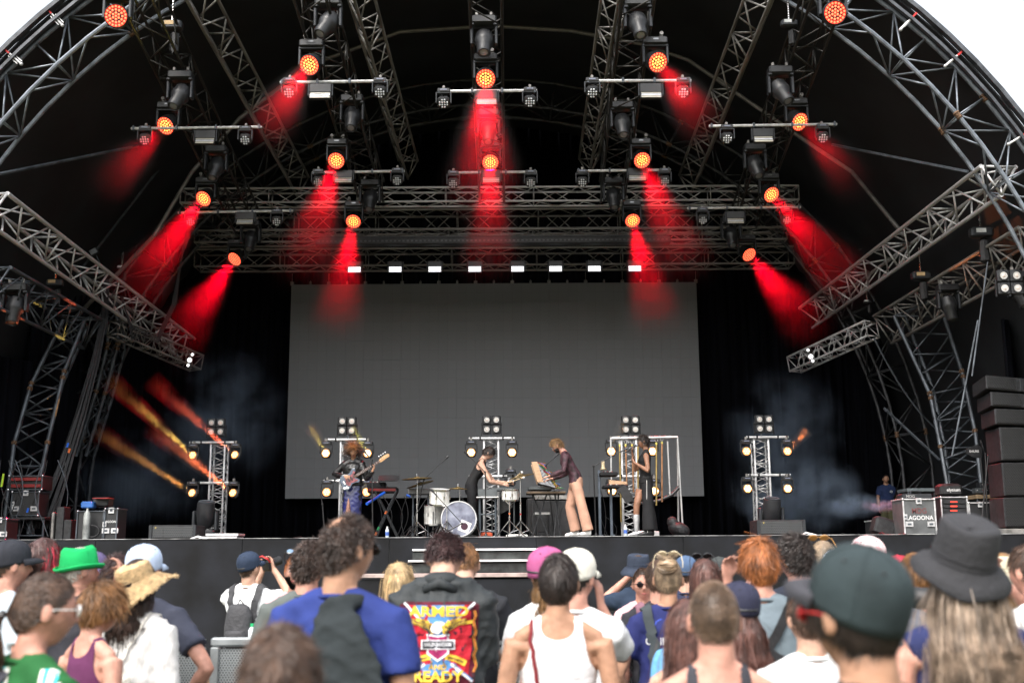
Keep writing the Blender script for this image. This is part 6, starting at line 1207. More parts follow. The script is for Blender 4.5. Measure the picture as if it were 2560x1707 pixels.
# tables and electronics at the right
t = boxleg('work_table', 2268, 2356, 1220, 1228, 22.2, .6, 'long grey desk behind the LAGOONA case', mat('desk_grey', (.10, .12, .13), .5), lm=STEEL)
t = boxleg('shelf_table', 2440, 2512, 1236, 1246, 22.0, .6, 'pale wooden shelf with mixing gear beside the speaker stack', mat('plywood_edge', (.35, .25, .15), .6), lm=STEEL)
for i in range(5):
    p_ = W(2450+i*12, 1226-(i % 2)*14, 22.0); b = MB(); b.bbox(p_+Vector((0, .1, 0)), (.16+.02*i, .2, .10), .01); r = b.build('electronics_box', (GR, YOKE, BLKM, ALUD, GR)[i], label=('dark electronics box at the left end of the shelf', 'raised grey electronics box on the shelf', 'black electronics box in the middle of the shelf', 'silver electronics box stacked on the shelf', 'slate electronics box at the right end of the shelf')[i], cat='electronics', group='electronics on the shelf'); centred(r)
    for k in range(3): b = MB(); b.ball(p_+Vector((-.05+.05*k, -.005, .01)), .010, 6, 4); b.build('knob', (WHITE, CHROME, REDP)[k], r); r.children[-1].location = Vector((-.05+.05*k, -.11, .06)) if False else r.children[-1].location
for px, py, lb in ((2435, 1128, 'black paddle antenna lettered SHURE on a stand'), (2497, 1112, 'second black paddle antenna lettered SHURE nearer the speakers')):
    Y = 21.4; p_ = W(px, py, Y); r = empty('antenna', (p_.x, Y, D), label=lb, cat='antenna', group='paddle antennas'); b = MB(); b.add([(p_.x+x, Y+y, p_.z+z) for y in (0, .02) for x, z in ((-.16, -.02), (-.13, .06), (.08, .13), (.16, .06), (.13, -.13), (-.04, -.10))], [(0, 1, 2, 3, 4, 5)[::-1], (6, 7, 8, 9, 10, 11)]+[(i, (i+1) % 6, (i+1) % 6+6, i+6) for i in range(6)]); b.build('paddle', BLKM, r); tv, tf = words('SHURE', .06, 1., .015); b = MB(); b.add([(p_.x+x, Y-.004, p_.z+.0+y) for x, y in tv], tf); b.build('lettering', WT, r); b = MB(); b.tube([(p_.x+.12, Y+.02, p_.z), (p_.x+.14, Y+.03, D+.02)], .012, 6); b.build('pole', MS, r)
    for a in (.3, 2.4, 4.5): b = MB(); b.tube([(p_.x+.14, Y+.03, D+.2), (p_.x+.14+.26*math.cos(a), Y+.03+.26*math.sin(a), D+.01)], .009, 5); b.build('leg', MS, r)
mic_stand(2470, 21.0, [(2463, 1135), (2457, 1118)], 'tall stand with a small microphone beside the antennas', base='tri'); mic_stand(2452, 20.8, [(2470, 1140), (2500, 1112)], 'boom stand pointing at the speaker stack', base='tri')
# ---- speaker stack at the right edge
r = empty('line_array_stack', (W(2525, 1300, 20.3).x, 20.5, D), label='tall stack of black line-array speakers at the right edge', cat='speaker stack')
b = MB(); q = W(2535, 1328, 20.2); b.bbox((q.x, 20.55, D+.05), (.95, .8, .10), .01); b.build('base_frame', ALUD, r)
zz = D+.10; xs_ = [2520, 2512, 2508]
for i, (yt, yb, xl, sk) in enumerate([(1242, 1318, 2510, 0), (1155, 1240, 2506, 0), (1068, 1153, 2500, -.02), (1025, 1066, 2488, -.06), (986, 1024, 2478, -.10), (948, 985, 2466, -.14)]):
    a = W(xl, yt, 20.2); c = W(xl, yb, 20.2); h = a.z-c.z; R = Matrix.Rotation(-sk*.7, 3, 'Y')@Matrix.Rotation(sk, 3, 'X'); ctr = Vector((a.x+.55, 20.55, (a.z+c.z)/2)); b = MB(); b.bbox(ctr, (1.1, .62, h-.01), .012, R); b.build('speaker_box', BLKM, r); o = r.children[-1] if False else bpy.data.objects[-1] if False else None
    b = MB(); b.bbox(ctr+R@Vector((-.27, -.315, 0)), (.50, .02, h-.05), .005, R); b.build('grille', perforated('array_grille', (.035, .036, .038), (.006, .006, .006), .03), r)
    b = MB(); b.bbox(ctr+R@Vector((.07, -.315, 0)), (.05, .03, h-.02), .006, R); b.build('rigging_rail', YOKE, r)
    b = MB(); b.bbox(ctr+R@Vector((.19, -.318, 0)), (.07, .02, (h-.05)*.7), .02, R); b.build('handle', BLK, r)
# ---- clutter at the left edge of the stage
flight_case(193, 262, 1276, 20.6, 'open black case with a grey gas bottle and coiled cables inside', .5, (), CBD, False); flight_case(262, 296, 1270, 20.5, 'narrow black case lettered LAGOONA at the left of the stage', .5, (('LAGOONA', 0, .58, .055, WT),), CBD, True)
b = MB(); x = on(212, 20.4); b.lathe([(.0, 0), (.055, 0), (.06, .02), (.06, .42), (.05, .48), (.02, .52), (.02, .56), (0, .56)], 16, (x, 20.45, D)); centred(b.build('gas_bottle', mat('pale_grey_cylinder', (.36, .38, .37), .5, .2, var=.3), smooth=True, label='pale grey gas bottle standing in front of the open case', cat='gas bottle'))
b = MB(); b.bbox(W(222, 1262, 20.7), (.22, .2, .12), .02); o = b.build('blue_tool', mat('blue_plastic', (.03, .13, .42), .45), label='blue power tool on top of the open black case', cat='tool'); centred(o)
b = MB(); b.bbox(W(258, 1255, 20.9), (.28, .3, .16), .02); o = b.build('red_topped_box', BLKM, label='dark box with a red rim behind the narrow case', cat='box'); centred(o); b = MB(); b.bbox(W(258, 1246, 20.7), (.30, .28, .02), .004); b.build('rim', REDP, o)
for i in range(3): b = MB(); c = W(232, 1320, 20.5); b.tube([(c.x+.13*math.cos(a), 20.5-.02*i, c.z+.10*math.sin(a)-.05) for a in np.linspace(0, 6.28, 20)], .012, 5); o = b.build('cable_coil', BLK, smooth=True, label=('front', 'middle', 'rear')[i]+' coil of black cable hung on the open case', cat='cable coil', group='coiled cables at the left'); centred(o)
r = flight_case(22, 108, 1188, 21.8, 'red and black striped case on the trolley at the far left', .5, (), CBD, False, 1225)
for k in (.25, .7): b = MB(); q = W(65, 1188+37*k, 21.77); b.bbox(q, (.56, .02, .06), .004); b.build('red_stripe', mat('dull_red', (.25, .015, .015), .5), r)
flight_case(30, 100, 1228, 21.8, 'dark case stacked under the red striped one', .5, (), CBD, True, 1290); flight_case(-20, 18, 1296, 20.4, 'black case with white edges cut off by the left picture edge', .5, (), CBD, True)
t = boxleg('gear_trolley', 20, 112, 1292, 1298, 21.7, .5, 'dark trolley carrying cases at the far left of the stage', BLKM, lm=STEEL, cat='trolley')
for i, (px, py, m_, lb) in enumerate(((5, 1200, mat('neon_yellow', (.5, .8, .05), .5), 'neon yellow strap hanging at the far left'), (168, 1112, MT['bright_blue_tube'], 'blue cable connector in the hanging bundle'), (172, 1126, MT['orange_tape'], 'orange tape marker on the hanging bundle'), (68, 1275, MT['bright_blue_tube'], 'small blue connector among the left cases'))):
    b = MB(); p_ = W(px, py, 21.4); b.tube([p_-Vector((0, 0, .12 if i == 0 else .04)), p_+Vector((.02, 0, .12 if i == 0 else .04))], .02, 6); centred(b.build('connector' if i else 'strap', m_, smooth=True, label=lb, cat='connector' if i else 'strap'))
for i, (px, yt) in enumerate(((137, 1282), (155, 1268), (175, 1300))): b = MB(); x = on(px, 21.2); b.bbox((x, 21.2, (D+W(1, yt, 21.2).z)/2), (.05 if i == 0 else .14, .3, W(1, yt, 21.2).z-D), .01); centred(b.build('equipment_rack', (ALUD, BLKM, BLKM)[i], label=('upright silver case edge left of the open black case', 'tall dark rack in the shadow left of the open black case', 'short dark rack beside the open black case')[i], cat='rack'))
random.seed(8)
for i in range(10):
    x0 = random.uniform(5, 150); wire([(x0+20*math.sin(t*4+i), 1150+190*t) for t in [k/7 for k in range(8)]], .010, 'black cable tangled among the cases at the far left', [21.0+.1*i]*8, m=BLK if i % 3 else STEEL, name='cable', group='cable tangle at the far left')
# ---- crowd barrier
BG = perforated('galvanised_perforated_sheet', (.40, .43, .44), (.07, .08, .09), .017, .3, .35); BFR = mat('galvanised_frame', (.42, .45, .46), .45, .5, var=.2)
xb0 = W(1280, 1600, 6.95).x; zt_ = W(1280, 1594, 6.95).z
for i in range(-5, 6):
    x0_ = W(520, 1600, 6.95).x+(i+.02)*1.02; x1_ = x0_+.985; r = empty('crowd_barrier', ((x0_+x1_)/2, 6.95, 0), label=f'perforated grey steel barrier panel, {["far left beyond the frame", "at the far left behind the hat wearers", "behind the straw hat", "left of centre", "visible at the left of the blue-shirted man", "behind the blue-shirted man", "behind the biker jacket", "behind the white tank top", "below the guards", "behind the grey T-shirt", "at the far right"][i+5]}', cat='crowd barrier', group='front-of-stage barrier panels')
    b = MB(); b.bbox(((x0_+x1_)/2, 6.95, zt_-.012), (x1_-x0_, .05, .05), .01); b.build('top_rail', BFR, r)
    for x in (x0_+.025, x1_-.025): b = MB(); b.bbox((x, 6.95, (zt_-.04)/2), (.05, .045, zt_-.04), .006); b.build('post', BFR, r)
    b = MB(); b.box(((x0_+x1_)/2, 6.95, (zt_-.04)/2+.03), (x1_-x0_-.1, .006, zt_-.12)); b.build('perforated_sheet', BG, r)
    b = MB(); b.bbox((x1_+.0, 6.925, zt_-.2), (.05, .02, .26), .004); b.build('rubber_joint', BLK, r); b = MB(); b.box(((x0_+x1_)/2, 6.55, .01), (x1_-x0_, .8, .02)); b.build('foot_plate', BFR, r)
b = MB(); b.bbox(W(1568, 1578, 7.3), (.42, .5, .02), .004, Matrix.Rotation(.72, 3, 'Y')); centred(b.build('ramp_plate', BFR, label='sloping grey metal plate behind the barrier right of the white shirts', cat='ramp'))
# ================================================================== the band
BL = MAT_BLK = BLK
def rt(px, Y, z=DECK): return (W(px, 1340, Y).x, Y, z)
LEA = mat('black_leather', (.012, .012, .013), .36, bump=.5, bscale=9, spec=.45)
def L2(d, P):
    "a world point in the person's own coordinates"
    return d['R'].matrix_basis.inverted() @ Vector(P)
# ---- bass player
def bassp(d):
    R = d['R']; b = MB(); b.loft([(Vector((0, -.005, z)), (1, 0, 0), (0, 1, 0), rx, ry) for z, rx, ry in ((.30, .165, .13), (.45, .175, .14), (.65, .185, .14), (.85, .185, .13), (.98, .165, .115), (1.04, .145, .105))], 24)
    mobj('skirt', remesh(b, .014, 2, .004, 4), mat('navy_patent_skirt', (.018, .022, .11), .22, bump=.4, bscale=8, spec=.8), R)
    b = MB(); b.loft([(Vector((.045, .135, z)), (1, 0, 0), (0, 1, 0), rx, .02) for z, rx in ((.28, .055), (.45, .052), (.6, .035), (.74, .006))], 10); b.build('fishnet_slit', mat('fishnet_skin', (.30, .15, .11), .6, var=.5, vscale=90), R, smooth='all', local=True)
    b = MB(); b.loft([(Vector((0, .095+q*.0, z)), (1, 0, 0), (0, 0, 1), rx, .02) for q, z, rx in ((0, 1.22, .05), (0, 1.30, .055), (0, 1.36, .04))], 10) if False else None
BS = dict(L=((-.02, 0, 0), (0, 0, 0)))
bass = person(0, 0, 0, 'woman with big honey-streaked curls in a black leather jacket and navy skirt playing bass', root=rt(879, 20.3), H=1.63, yaw=176, fem=True, skin='tan', face=True, lips='plum', head=(10, -15), hair=('afro', 'brown', 1.9, {'len': .17, 'streak': ((4.6, 3.4, 1.7), .3), 'streakx': (-.35, .45), 'line': .05}), top=(LEA, 'jacket'), sleeve='long',
    arms={'R': ((.36, -.02, 1.20), (.13, .20, 1.15), (-.8, .2, -.2), (0, -1, 0), .5), 'L': ((-.30, .10, 1.10), (-.42, .22, 1.24), (-.35, .15, .8), (.6, .4, 0), .9)}, legs='black', vox=.009, extra=bassp)
def inst(root_d):
    # bass guitar, in the player's coordinates; the neck points to her left and up
    R = root_d['R']; Mx = R.matrix_basis.copy(); s = root_d['s']
    T = Mx @ Matrix.Translation((.02, .19, 1.08)) @ Matrix.Rotation(math.radians(32), 4, 'Y') @ Matrix.Rotation(math.radians(6), 4, 'Z')
    g = empty('bass_guitar', (0, 0, 0), label='slate blue bass guitar with a tortoise-red pickguard and maple neck', cat='guitar'); g.matrix_basis = T
    # outline in local x (towards -x the neck), z up
    out = [(.17, .0), (.165, .09), (.10, .145), (.03, .135), (-.02, .10), (-.08, .115), (-.15, .155), (-.20, .14), (-.175, .085), (-.12, .04), (-.11, -.02), (-.15, -.07), (-.17, -.11), (-.13, -.135), (-.06, -.105), (0, -.10), (.07, -.145), (.14, -.15), (.19, -.10)]
    b = MB(); n = len(out); v = [(x, .018, z) for x, z in out]+[(x, -.018, z) for x, z in out]+[(x*.95, .022, z*.93) for x, z in out]+[(x*.95, -.022, z*.93) for x, z in out]
    b.add(v, [tuple(range(2*n, 3*n)), tuple(range(4*n-1, 3*n-1, -1))]+[(i, (i+1) % n, n+(i+1) % n, n+i) for i in range(n)]+[(2*n+i, 2*n+(i+1) % n, (i+1) % n, i) for i in range(n)]+[(n+i, n+(i+1) % n, 3*n+(i+1) % n, 3*n+i) for i in range(n)])
    b.build('body', mat('slate_blue_lacquer', (.06, .085, .13), .2, spec=.8), g, smooth=True, local=True)
    pg = [(.06, .06), (.0, .05), (-.10, .07), (-.15, .11), (-.16, .06), (-.10, .03), (-.10, -.04), (-.14, -.09), (-.09, -.10), (0, -.07), (.05, -.11), (.09, -.06)]
    b = MB(); b.add([(x, .0235, z) for x, z in pg], [tuple(range(len(pg)))]); b.add([(x, .026, z) for x, z in pg], [tuple(range(len(pg)))]); b.build('pickguard', mat('tortoise_red', (.22, .06, .07), .3, var=.4, vscale=30), g, local=True)
    b = MB(); b.bbox((.11, .028, .0), (.03, .012, .075), .003); b.build('bridge', CHROME, g, local=True)
    for x in (.01, -.045): b = MB(); b.bbox((x, .03, .0), (.022, .010, .09), .003); b.build('pickup', BLK, g, local=True)
    b = MB(); b.bbox((.13, .027, -.10), (.11, .006, .035), .003, Matrix.Rotation(-.5, 3, 'Y')); b.build('control_plate', CHROME, g, local=True)
    for k in range(3): b = MB(); b.lathe([(.011, .0), (.009, .014), (0, .014)], 10, (.10+.03*k, .03, -.085-.012*k), Matrix.Rotation(-math.pi/2, 3, 'X')); b.build('knob', CHROME, g, local=True)
    b = MB(); b.bbox((-.375, .012, 0), (.56, .022, .048), .006); b.build('neck', mat('maple_neck', (.50, .28, .12), .35), g, local=True); b = MB(); b.box((-.375, .026, 0), (.56, .006, .046)); fb = b.build('fingerboard', mat('rosewood', (.10, .05, .035), .45), g, local=True)
    for k in range(15): x = -.64+.56*(1-.94**k)*1.45; b = MB(); b.box((x, .030, 0), (.003, .003, .045)); b.build('fret', CHROME, fb, local=True)
    for k in range(4): b = MB(); z = -.016+k*.0107; b.tube([(.12, .036, z), (-.655, .032, z*.9)], .0012, 4); b.build('string', CHROME, g, local=True)
    hs_ = [(-.65, .024), (-.68, .045), (-.80, .05), (-.86, .04), (-.875, .01), (-.85, -.02), (-.80, -.018), (-.70, -.028), (-.65, -.024)]; n = len(hs_); b = MB(); b.add([(x, y, z) for y in (.0, .016) for x, z in hs_], [tuple(range(n)), tuple(range(2*n-1, n-1, -1))]+[(i, (i+1) % n, n+(i+1) % n, n+i) for i in range(n)]); h = b.build('headstock', MT['maple_neck'], g, local=True)
    for k in range(4): b = MB(); b.tube([(-.69-.045*k, .018, .05), (-.69-.045*k, .018, .075)], .004, 5); b.ball((-.69-.045*k, .018, .085), (.013, .004, .012), 8, 5); b.tube([(-.69-.045*k, .010, .02), (-.69-.045*k, .03, .02)], .006, 6); b.build('tuner', CHROME, h, local=True)
inst(bass)
# ---- drummer
def drumm(d):
    for sd, e, lb in ((-1, (.02, .92, 1.20), 'mallet with a white ball head in the far hand of the drummer'), (1, (.10, .95, 1.10), 'mallet with a white ball head in the near hand of the drummer')):
        w = d['R'].matrix_basis @ d['J'][sd][2]; t = d['R'].matrix_basis @ Vector(e); dd = (t-w).normalized(); a = w+dd*.0; r = empty('mallet', tuple(a), label=lb, cat='mallet', group='mallets'); b = MB(); b.tube([a-dd*.06, t], .0075, 6); b.build('stick', mat('pale_stick', (.62, .45, .25), .5), r); b = MB(); b.ball(t, .026, 10, 7); b.build('ball', WHITE, r, smooth='all')
LPD = {-1: ((-.09, 0, .92), (-.12, .10, .5), (-.12, .02, .08)), 1: ((.09, 0, .92), (.10, .02, .5), (.11, -.06, .08)), 'flare': .02}
person(0, 0, 0, 'dark-haired drummer in a black vest leaning over the box percussion with mallets', root=rt(1179, 21.3), H=1.76, yaw=-88, lean=27, skin='fair', face=True, head=(0, -12), hair=('messy', 'dark', 1.2, {'len': .09}), top=(cloth('black_vest', (.02, .02, .021)), 'tank'), arms={'R': ((.25, .34, 1.02), (.16, .56, .97), (-.1, .8, .1), (-.5, -.2, -.9), 1.1), 'L': ((-.22, .42, 1.04), (-.10, .66, 1.02), (.1, .8, .1), (.5, -.2, -.9), 1.1)}, legs='black', legpose=LPD, extra=drumm)
# ---- synth player
LPS = {-1: ((-.09, .0, .92), (-.12, -.10, .50), (-.13, -.20, .08)), 1: ((.09, .0, .92), (.11, .10, .5), (.11, .0, .08)), 'flare': .034, 'shoe': 'white'}
MESH = mat('sheer_dark_shirt', (.060, .026, .036), .6, bump=.5, bscale=18, var=.45, vscale=16, spec=.4)
person(0, 0, 0, 'curly sandy-haired man in a sheer dark shirt and salmon trousers at the modular synthesiser', root=rt(1441, 19.75), H=1.74, yaw=88, lean=26, skin='rosy', face=True, head=(0, -18), beard='sandy', hair=('curly', 'sandy', 1.5, {'len': .05}), glasses=('on', mat('thin_wire_frame', (.3, .3, .3), .3, .8), mat('clear_lens', (.45, .33, .28), .1)), top=(MESH, 'fit'), sleeve='long',
    arms={'L': ((-.23, .20, 1.10), (-.16, .44, 1.02), (.1, .9, -.2), (0, -.2, -1), .5), 'R': ((.23, .16, 1.08), (.18, .40, 1.00), (-.1, .9, -.2), (0, -.2, -1), .5)}, legs='pink', legpose=LPS)
# ---- singer
def singer(d):
    w = d['R'].matrix_basis @ d['J'][1][2]; m0 = d['R'].matrix_basis @ Vector((.0, .125, 1.585)); hnd = w+(d['R'].matrix_basis.to_3x3() @ Vector((-.03, .05, .06))); dd = (m0-hnd).normalized(); r = empty('microphone', tuple(hnd), label='handheld microphone the singer holds to her mouth', cat='microphone'); b = MB(); b.tube([hnd-dd*.12, hnd+dd*.02, m0-dd*.03], [.010, .013, .019], 10); b.build('handle', BLKM, r, smooth=True); b = MB(); b.ball(m0-dd*.015, .028, 12, 8); b.build('mesh_ball', mat('mic_mesh', (.30, .34, .42), .35, .6), r, smooth='all')
    R = d['R']; b = MB(); b.tube([(-.195, -.01, .95), (-.20, .0, .55), (-.215, 0, .06)], .004, 4); b.build('zip', WHITE, R, local=True)
    # bare shin and silver boot in front of the split trouser leg
    b = MB(); limb(b, [(-.05, .10, .80), (-.055, .17, .52), (-.055, .18, .32), (-.055, .18, .06)], [.075, .056, .052, .036], 12); b.build('bare_leg', SKINS['brown'], R, smooth='all', local=True)
    b = MB(); limb(b, [(-.055, .18, .37), (-.055, .18, .28), (-.055, .18, .16), (-.055, .18, .07)], [.058, .060, .046, .042], 14); b.loft([(Vector((-.055, .12, .05)), (1, 0, 0), (0, 0, 1), .035, .05), (Vector((-.055, .18, .05)), (1, 0, 0), (0, 0, 1), .042, .055), (Vector((-.055, .27, .03)), (1, 0, 0), (0, 0, 1), .045, .032), (Vector((-.055, .35, .02)), (1, 0, 0), (0, 0, 1), .02, .015)], 12); bt = b.build('boot', mat('silver_leather', (.6, .6, .62), .28, .6, bump=.4, bscale=20), R, smooth=True, local=True)
    for k in range(7): b = MB(); b.tube([(-.085, .225, .10+.035*k), (-.055, .236, .112+.035*k), (-.025, .225, .10+.035*k)], .004, 4); b.build('lace', BLKM, bt, local=True)
    for sd in (-1, 1):
        hm = d['Hm']; b = MB(); b.lathe([(.014, -.002), (.017, 0), (.014, .002)], 14, hm @ Vector((sd*.088, -.01, -.055)), frame((1, 0, 0))); b.build('earring', CHROME, R, local=True)
    bd_ = MB(); bd_.lathe([(.166, .985), (.168, .99), (.168, 1.02), (.162, 1.025)], 28, sy=.66); bd_.build('belt', BLKM, R, smooth=True, local=True)
    for sd in (-1, 1): strap('camisole_strap', d, [(sd*.09, .10, 1.33), (sd*.095, .05, 1.43), (sd*.085, -.04, 1.45), (sd*.06, -.09, 1.34)], .008, BLK, .006, parent=d['R'])
LPG = {-1: ((-.09, -.01, .92), (-.12, -.02, .50), (-.14, -.03, .08)), 1: ((.09, -.02, .92), (.10, -.05, .5), (.10, -.08, .08)), 'flare': .055}
person(0, 0, 0, 'singer with short black curls in a black camisole and wide black trousers holding a microphone', root=rt(1618, 19.8), H=1.72, yaw=86, fem=True, skin='brown', face=True, head=(0, -4), lips='plum', hair=('curly', 'dark', 1.5, {'len': .045, 'line': .0}), glasses=('on', MT['thin_wire_frame'], mat('pale_lens', (.38, .26, .2), .1)), top=(cloth('black_camisole', (.014, .014, .015)), 'fit'), sleeve='none',
    arms={'R': ((.20, .16, 1.14), (.06, .215, 1.44), (-.1, .05, 1), (-.2, -.8, 0), 1.0), 'L': ((-.26, -.04, 1.10), (-.10, .20, 1.27), (.5, .3, .6), (.4, -.8, .2), .9)}, legs='black', legpose=LPG, extra=singer)
# ---- stagehand
def shirt_logo(txt, size, pos, m, dd=(0, -1, 0), wm=1., bold=.015, ang=0.):
    def f(d): v, q = words(txt, size, wm, bold); decal('print', bvh_of(d['shirt']), v, q, pos, m, d['shirt'], .003, .03, dd, ang)
    return f
def stagehand(d):
    shirt_logo('dy', .09, (-.10, .2, 1.30), WT)(d)
    b = MB(); limb(b, [(-.10, .015, .5), (-.11, -.01, .3), (-.11, -.01, .1)], [.056, .052, .038], 10); limb(b, [(.10, .015, .5), (.11, -.01, .3), (.11, -.01, .1)], [.056, .052, .038], 10); b.build('lower_leg', SKINS['tan'], d['R'], smooth='all', local=True) if False else None
LPH = {-1: ((-.09, 0, .92), (-.10, .015, .52), (-.11, -.01, .08)), 1: ((.09, 0, .92), (.10, .015, .52), (.11, -.01, .08))}
sh_ = person(2224, 1186, 26.6, 'stagehand in a navy T-shirt and olive shorts standing by the flight case', root=(W(2224, 1340, 26.6).x, 26.6, DECK), H=W(2224, 1186, 26.6).z-DECK, yaw=172, skin='tan', face=True, hair=('crop', 'dark', 1.2), top=cloth('navy_crew', (.018, .032, .09)), legs=None, legpose=LPH, extra=stagehand)
def shorts(d):
    b = MB(); b.loft([(Vector((0, -.008, z)), (1, 0, 0), (0, 1, 0), rx, ry) for z, rx, ry in ((.80, .15, .11), (.88, .18, .125), (.95, .176, .118), (1.01, .160, .108))], 20)
    for sd in (-1, 1): a, k, c = [Vector(q) for q in LPH[sd]]; limb(b, [a, a.lerp(k, .4), k+Vector((0, 0, .0))], [.092, .10, .092], 14)
    mobj('shorts', remesh(b, .014, 2, .004, 2), LEGM['olive'], d['R'])
    for sd in (-1, 1): c = Vector(LPH[sd][2]); b = MB(); b.loft([(c+Vector((0, y, z)), (1, 0, 0), (0, 0, 1), rx, rz) for y, z, rx, rz in ((-.05, -.01, .03, .05), (0, -.01, .045, .06), (.10, -.04, .048, .035), (.19, -.055, .02, .018))], 12); b.build('shoe', BLK, d['R'], smooth='all', local=True)
shorts(sh_)
# ================================================================== the audience
def C_(n, c, **k): return cloth(n, c, **k)
SGB = mat('black_sunglass_frame', (.012, .012, .013), .2, spec=.8); SGL = mat('dark_sunglass_lens', (.01, .008, .008), .05, spec=1.); PINKT = C_('pale_pink', (.72, .44, .47)); WHT = C_('white_cotton', (.78, .79, .80), var=.04)
def backpack(m, w=.28, h=.42, t=.15, z=1.17, lab='backpack', label=None, sm_=None, top=.0):
    def f(d):
        R = d['R']; y0 = -.115-t/2; b = MB(); b.loft([(Vector((0, y0, z+h*q)), (1, 0, 0), (0, 1, 0), w/2*k, t/2*k2) for q, k, k2 in ((-.5, .75, .7), (-.47, .92, .95), (-.3, 1, 1.05), (0, 1, 1), (.28, .92, .85), (.42, .75, .65), (.48, .5, .4))], 20); P = d['R'].matrix_basis
        me = remesh(b, .014, 2, .003, 4); o = bpy.data.objects.new(lab, me); COL.objects.link(o); me.materials.append(m); o.matrix_basis = P; tag(o, label=label, cat='backpack')
        q = MB(); q.loft([(Vector((0, y0-t/2*.9, z-h*.16+h*.30*k)), (1, 0, 0), (0, 1, 0), w*.36*s, .035*s) for k, s in ((-.5, .8), (-.45, .98), (.3, 1), (.45, .9), (.5, .7))], 16); q.build('front_pocket', m, o, smooth=True, local=True)
        q = MB(); q.tube([(-.03, y0+t*.2, z+h*.46), (0, y0+t*.1, z+h*.56), (.03, y0+t*.2, z+h*.46)], .006, 5); q.build('grab_loop', BLK, o, local=True)
        for s in (-1, 1): strap('shoulder_strap', d, [(s*.10, -.16, z+.02), (s*.12, -.15, 1.34), (s*.12, -.05, 1.47), (s*.125, .08, 1.42), (s*.14, .13, 1.25), (s*.17, .06, 1.05)], .055, sm_ or m, .008, .008, parent=o)
        return o
    return f
def ppl(*a, **k): return person(*a, **k)
# -- in the pit, behind the barrier
def pitphoto(d):
    o = backpack(mat('charcoal_nylon', (.045, .045, .05), .7, bump=.4, bscale=40), .25, .44, .15, 1.13, label='charcoal backpack with a green-capped bottle worn by the pit photographer')(d)
    b = MB(); b.lathe([(.03, 0), (.034, .02), (.034, .10), (.016, .13), (0, .13)], 12, (.14, -.22, 1.03)); b.build('bottle', MT['clear_plastic'], o, smooth=True, local=True); b = MB(); b.lathe([(.018, .125), (.018, .155), (0, .155)], 10, (.14, -.22, 1.03)); b.build('bottle_cap', mat('green_cap', (.02, .4, .15), .4), o, local=True)
    camera(d, (.06, .24, 1.66), (.55, .8, .35), 'black camera with a red strap held up by the pit photographer', RED)
def camera(d, at_, dr, label, strapm=None, k=1., lens=.12):
    M_ = d['R'].matrix_basis; p = M_ @ Vector(at_); dd = (M_.to_3x3() @ Vector(dr)).normalized(); Rr = dd.to_track_quat('Y', 'Z').to_matrix(); r = empty('camera', tuple(p), label=label, cat='camera'); b = MB(); b.bbox(p, (.14*k, .07*k, .10*k), .015, Rr); b.bbox(p+Rr@Vector((0, 0, .06*k)), (.06*k, .06*k, .04*k), .012, Rr); b.build('body', BLKM, r, smooth=True)
    b = MB(); b.lathe([(.035*k, .02), (.038*k, .05), (.036*k, .055), (.04*k, lens), (.036*k, lens+.005)], 16, p, frame(dd)); b.build('lens', BLK, r, smooth=True)
    if strapm: b = MB(); b.tube([p+Rr@Vector((.07*k, -.02, .03)), p+Rr@Vector((.10, -.05, .07)), p+Rr@Vector((.04, -.06, .10)), p+Rr@Vector((-.05, -.05, .08))], .008, 5); b.build('strap', strapm, r)
    return r
UPA = {'R': ((.33, .12, 1.40), (.13, .20, 1.62), (-.3, .1, .8), (-.5, -.3, 0), .8), 'L': ((-.10, .26, 1.36), (-.02, .27, 1.58), (.1, .1, 1), (0, -.8, 0), .8)}
ppl(627, 1377, 10, 'photographer in a white short-sleeved shirt and navy cap shooting the stage', yaw=-12, head=(-20, 10), skin='fair', hair=('crop', 'brown', 1.), hat=('cap', C_('navy_cap', (.03, .045, .08)), {}), top=(WHT, 'loose'), arms=UPA, extra=pitphoto, hatz=.025, fem=False)
ppl(742, 1386, 8.2, 'bearded man in a pale pink T-shirt with sunglasses on his head in the pit', yaw=165, head=(15, 0), skin='rosy', face=True, beard='ginger', hair=('short', 'ginger', 1.), glasses=('up', SGB, mat('blue_lens', (.15, .25, .4), .05)), top=PINKT, arms={'R': 'fold', 'L': 'fold'})
ppl(1606, 1420, 8.4, 'guard in a pink T-shirt and black sunglasses facing the audience', yaw=172, head=(6, -3), skin='rosy', face=True, hair=('crop', 'brown', 1.4), glasses=('on', SGB, SGL), top=PINKT, build=.95)
ppl(1797, 1391, 10.4, 'guard in a dark cap, sunglasses and pink T-shirt beside the straight-haired woman', yaw=190, head=(-4, 0), skin='tan', face=True, hair=('crop', 'dark', 1.), hat=('cap', C_('charcoal_cap', (.05, .055, .055)), {}), glasses=('on', SGB, SGL), top=PINKT, beard='brown', hatz=.02)
ppl(1595, 1382, 9.6, 'photographer in a dark bucket hat and navy top seen from behind', yaw=-5, skin='rosy', hair=('crop', 'brown', 1.), hat=('bucket', C_('navy_bucket', (.035, .045, .07)), {'tilt': 8}), top=C_('dusk_navy', (.025, .04, .07)), arms={'R': 'cam', 'L': 'cam'}, hatz=.02, extra=lambda d: camera(d, (0, .25, 1.64), (0, 1, .2), 'black camera held up by the person in the bucket hat'))
ppl(1714, 1387, 9, 'person in a blue baseball cap with a black backpack in the pit', yaw=-10, skin='fair', hair=('crop', 'brown', 1.), hat=('cap', C_('slate_blue_cap', (.075, .12, .21)), {'turn': 0}), top=C_('ink_tee', (.03, .035, .07)), hatz=.025, extra=backpack(MT['black_nylon'], .3, .44, .17, 1.2, label='black backpack on the person in the blue cap'))
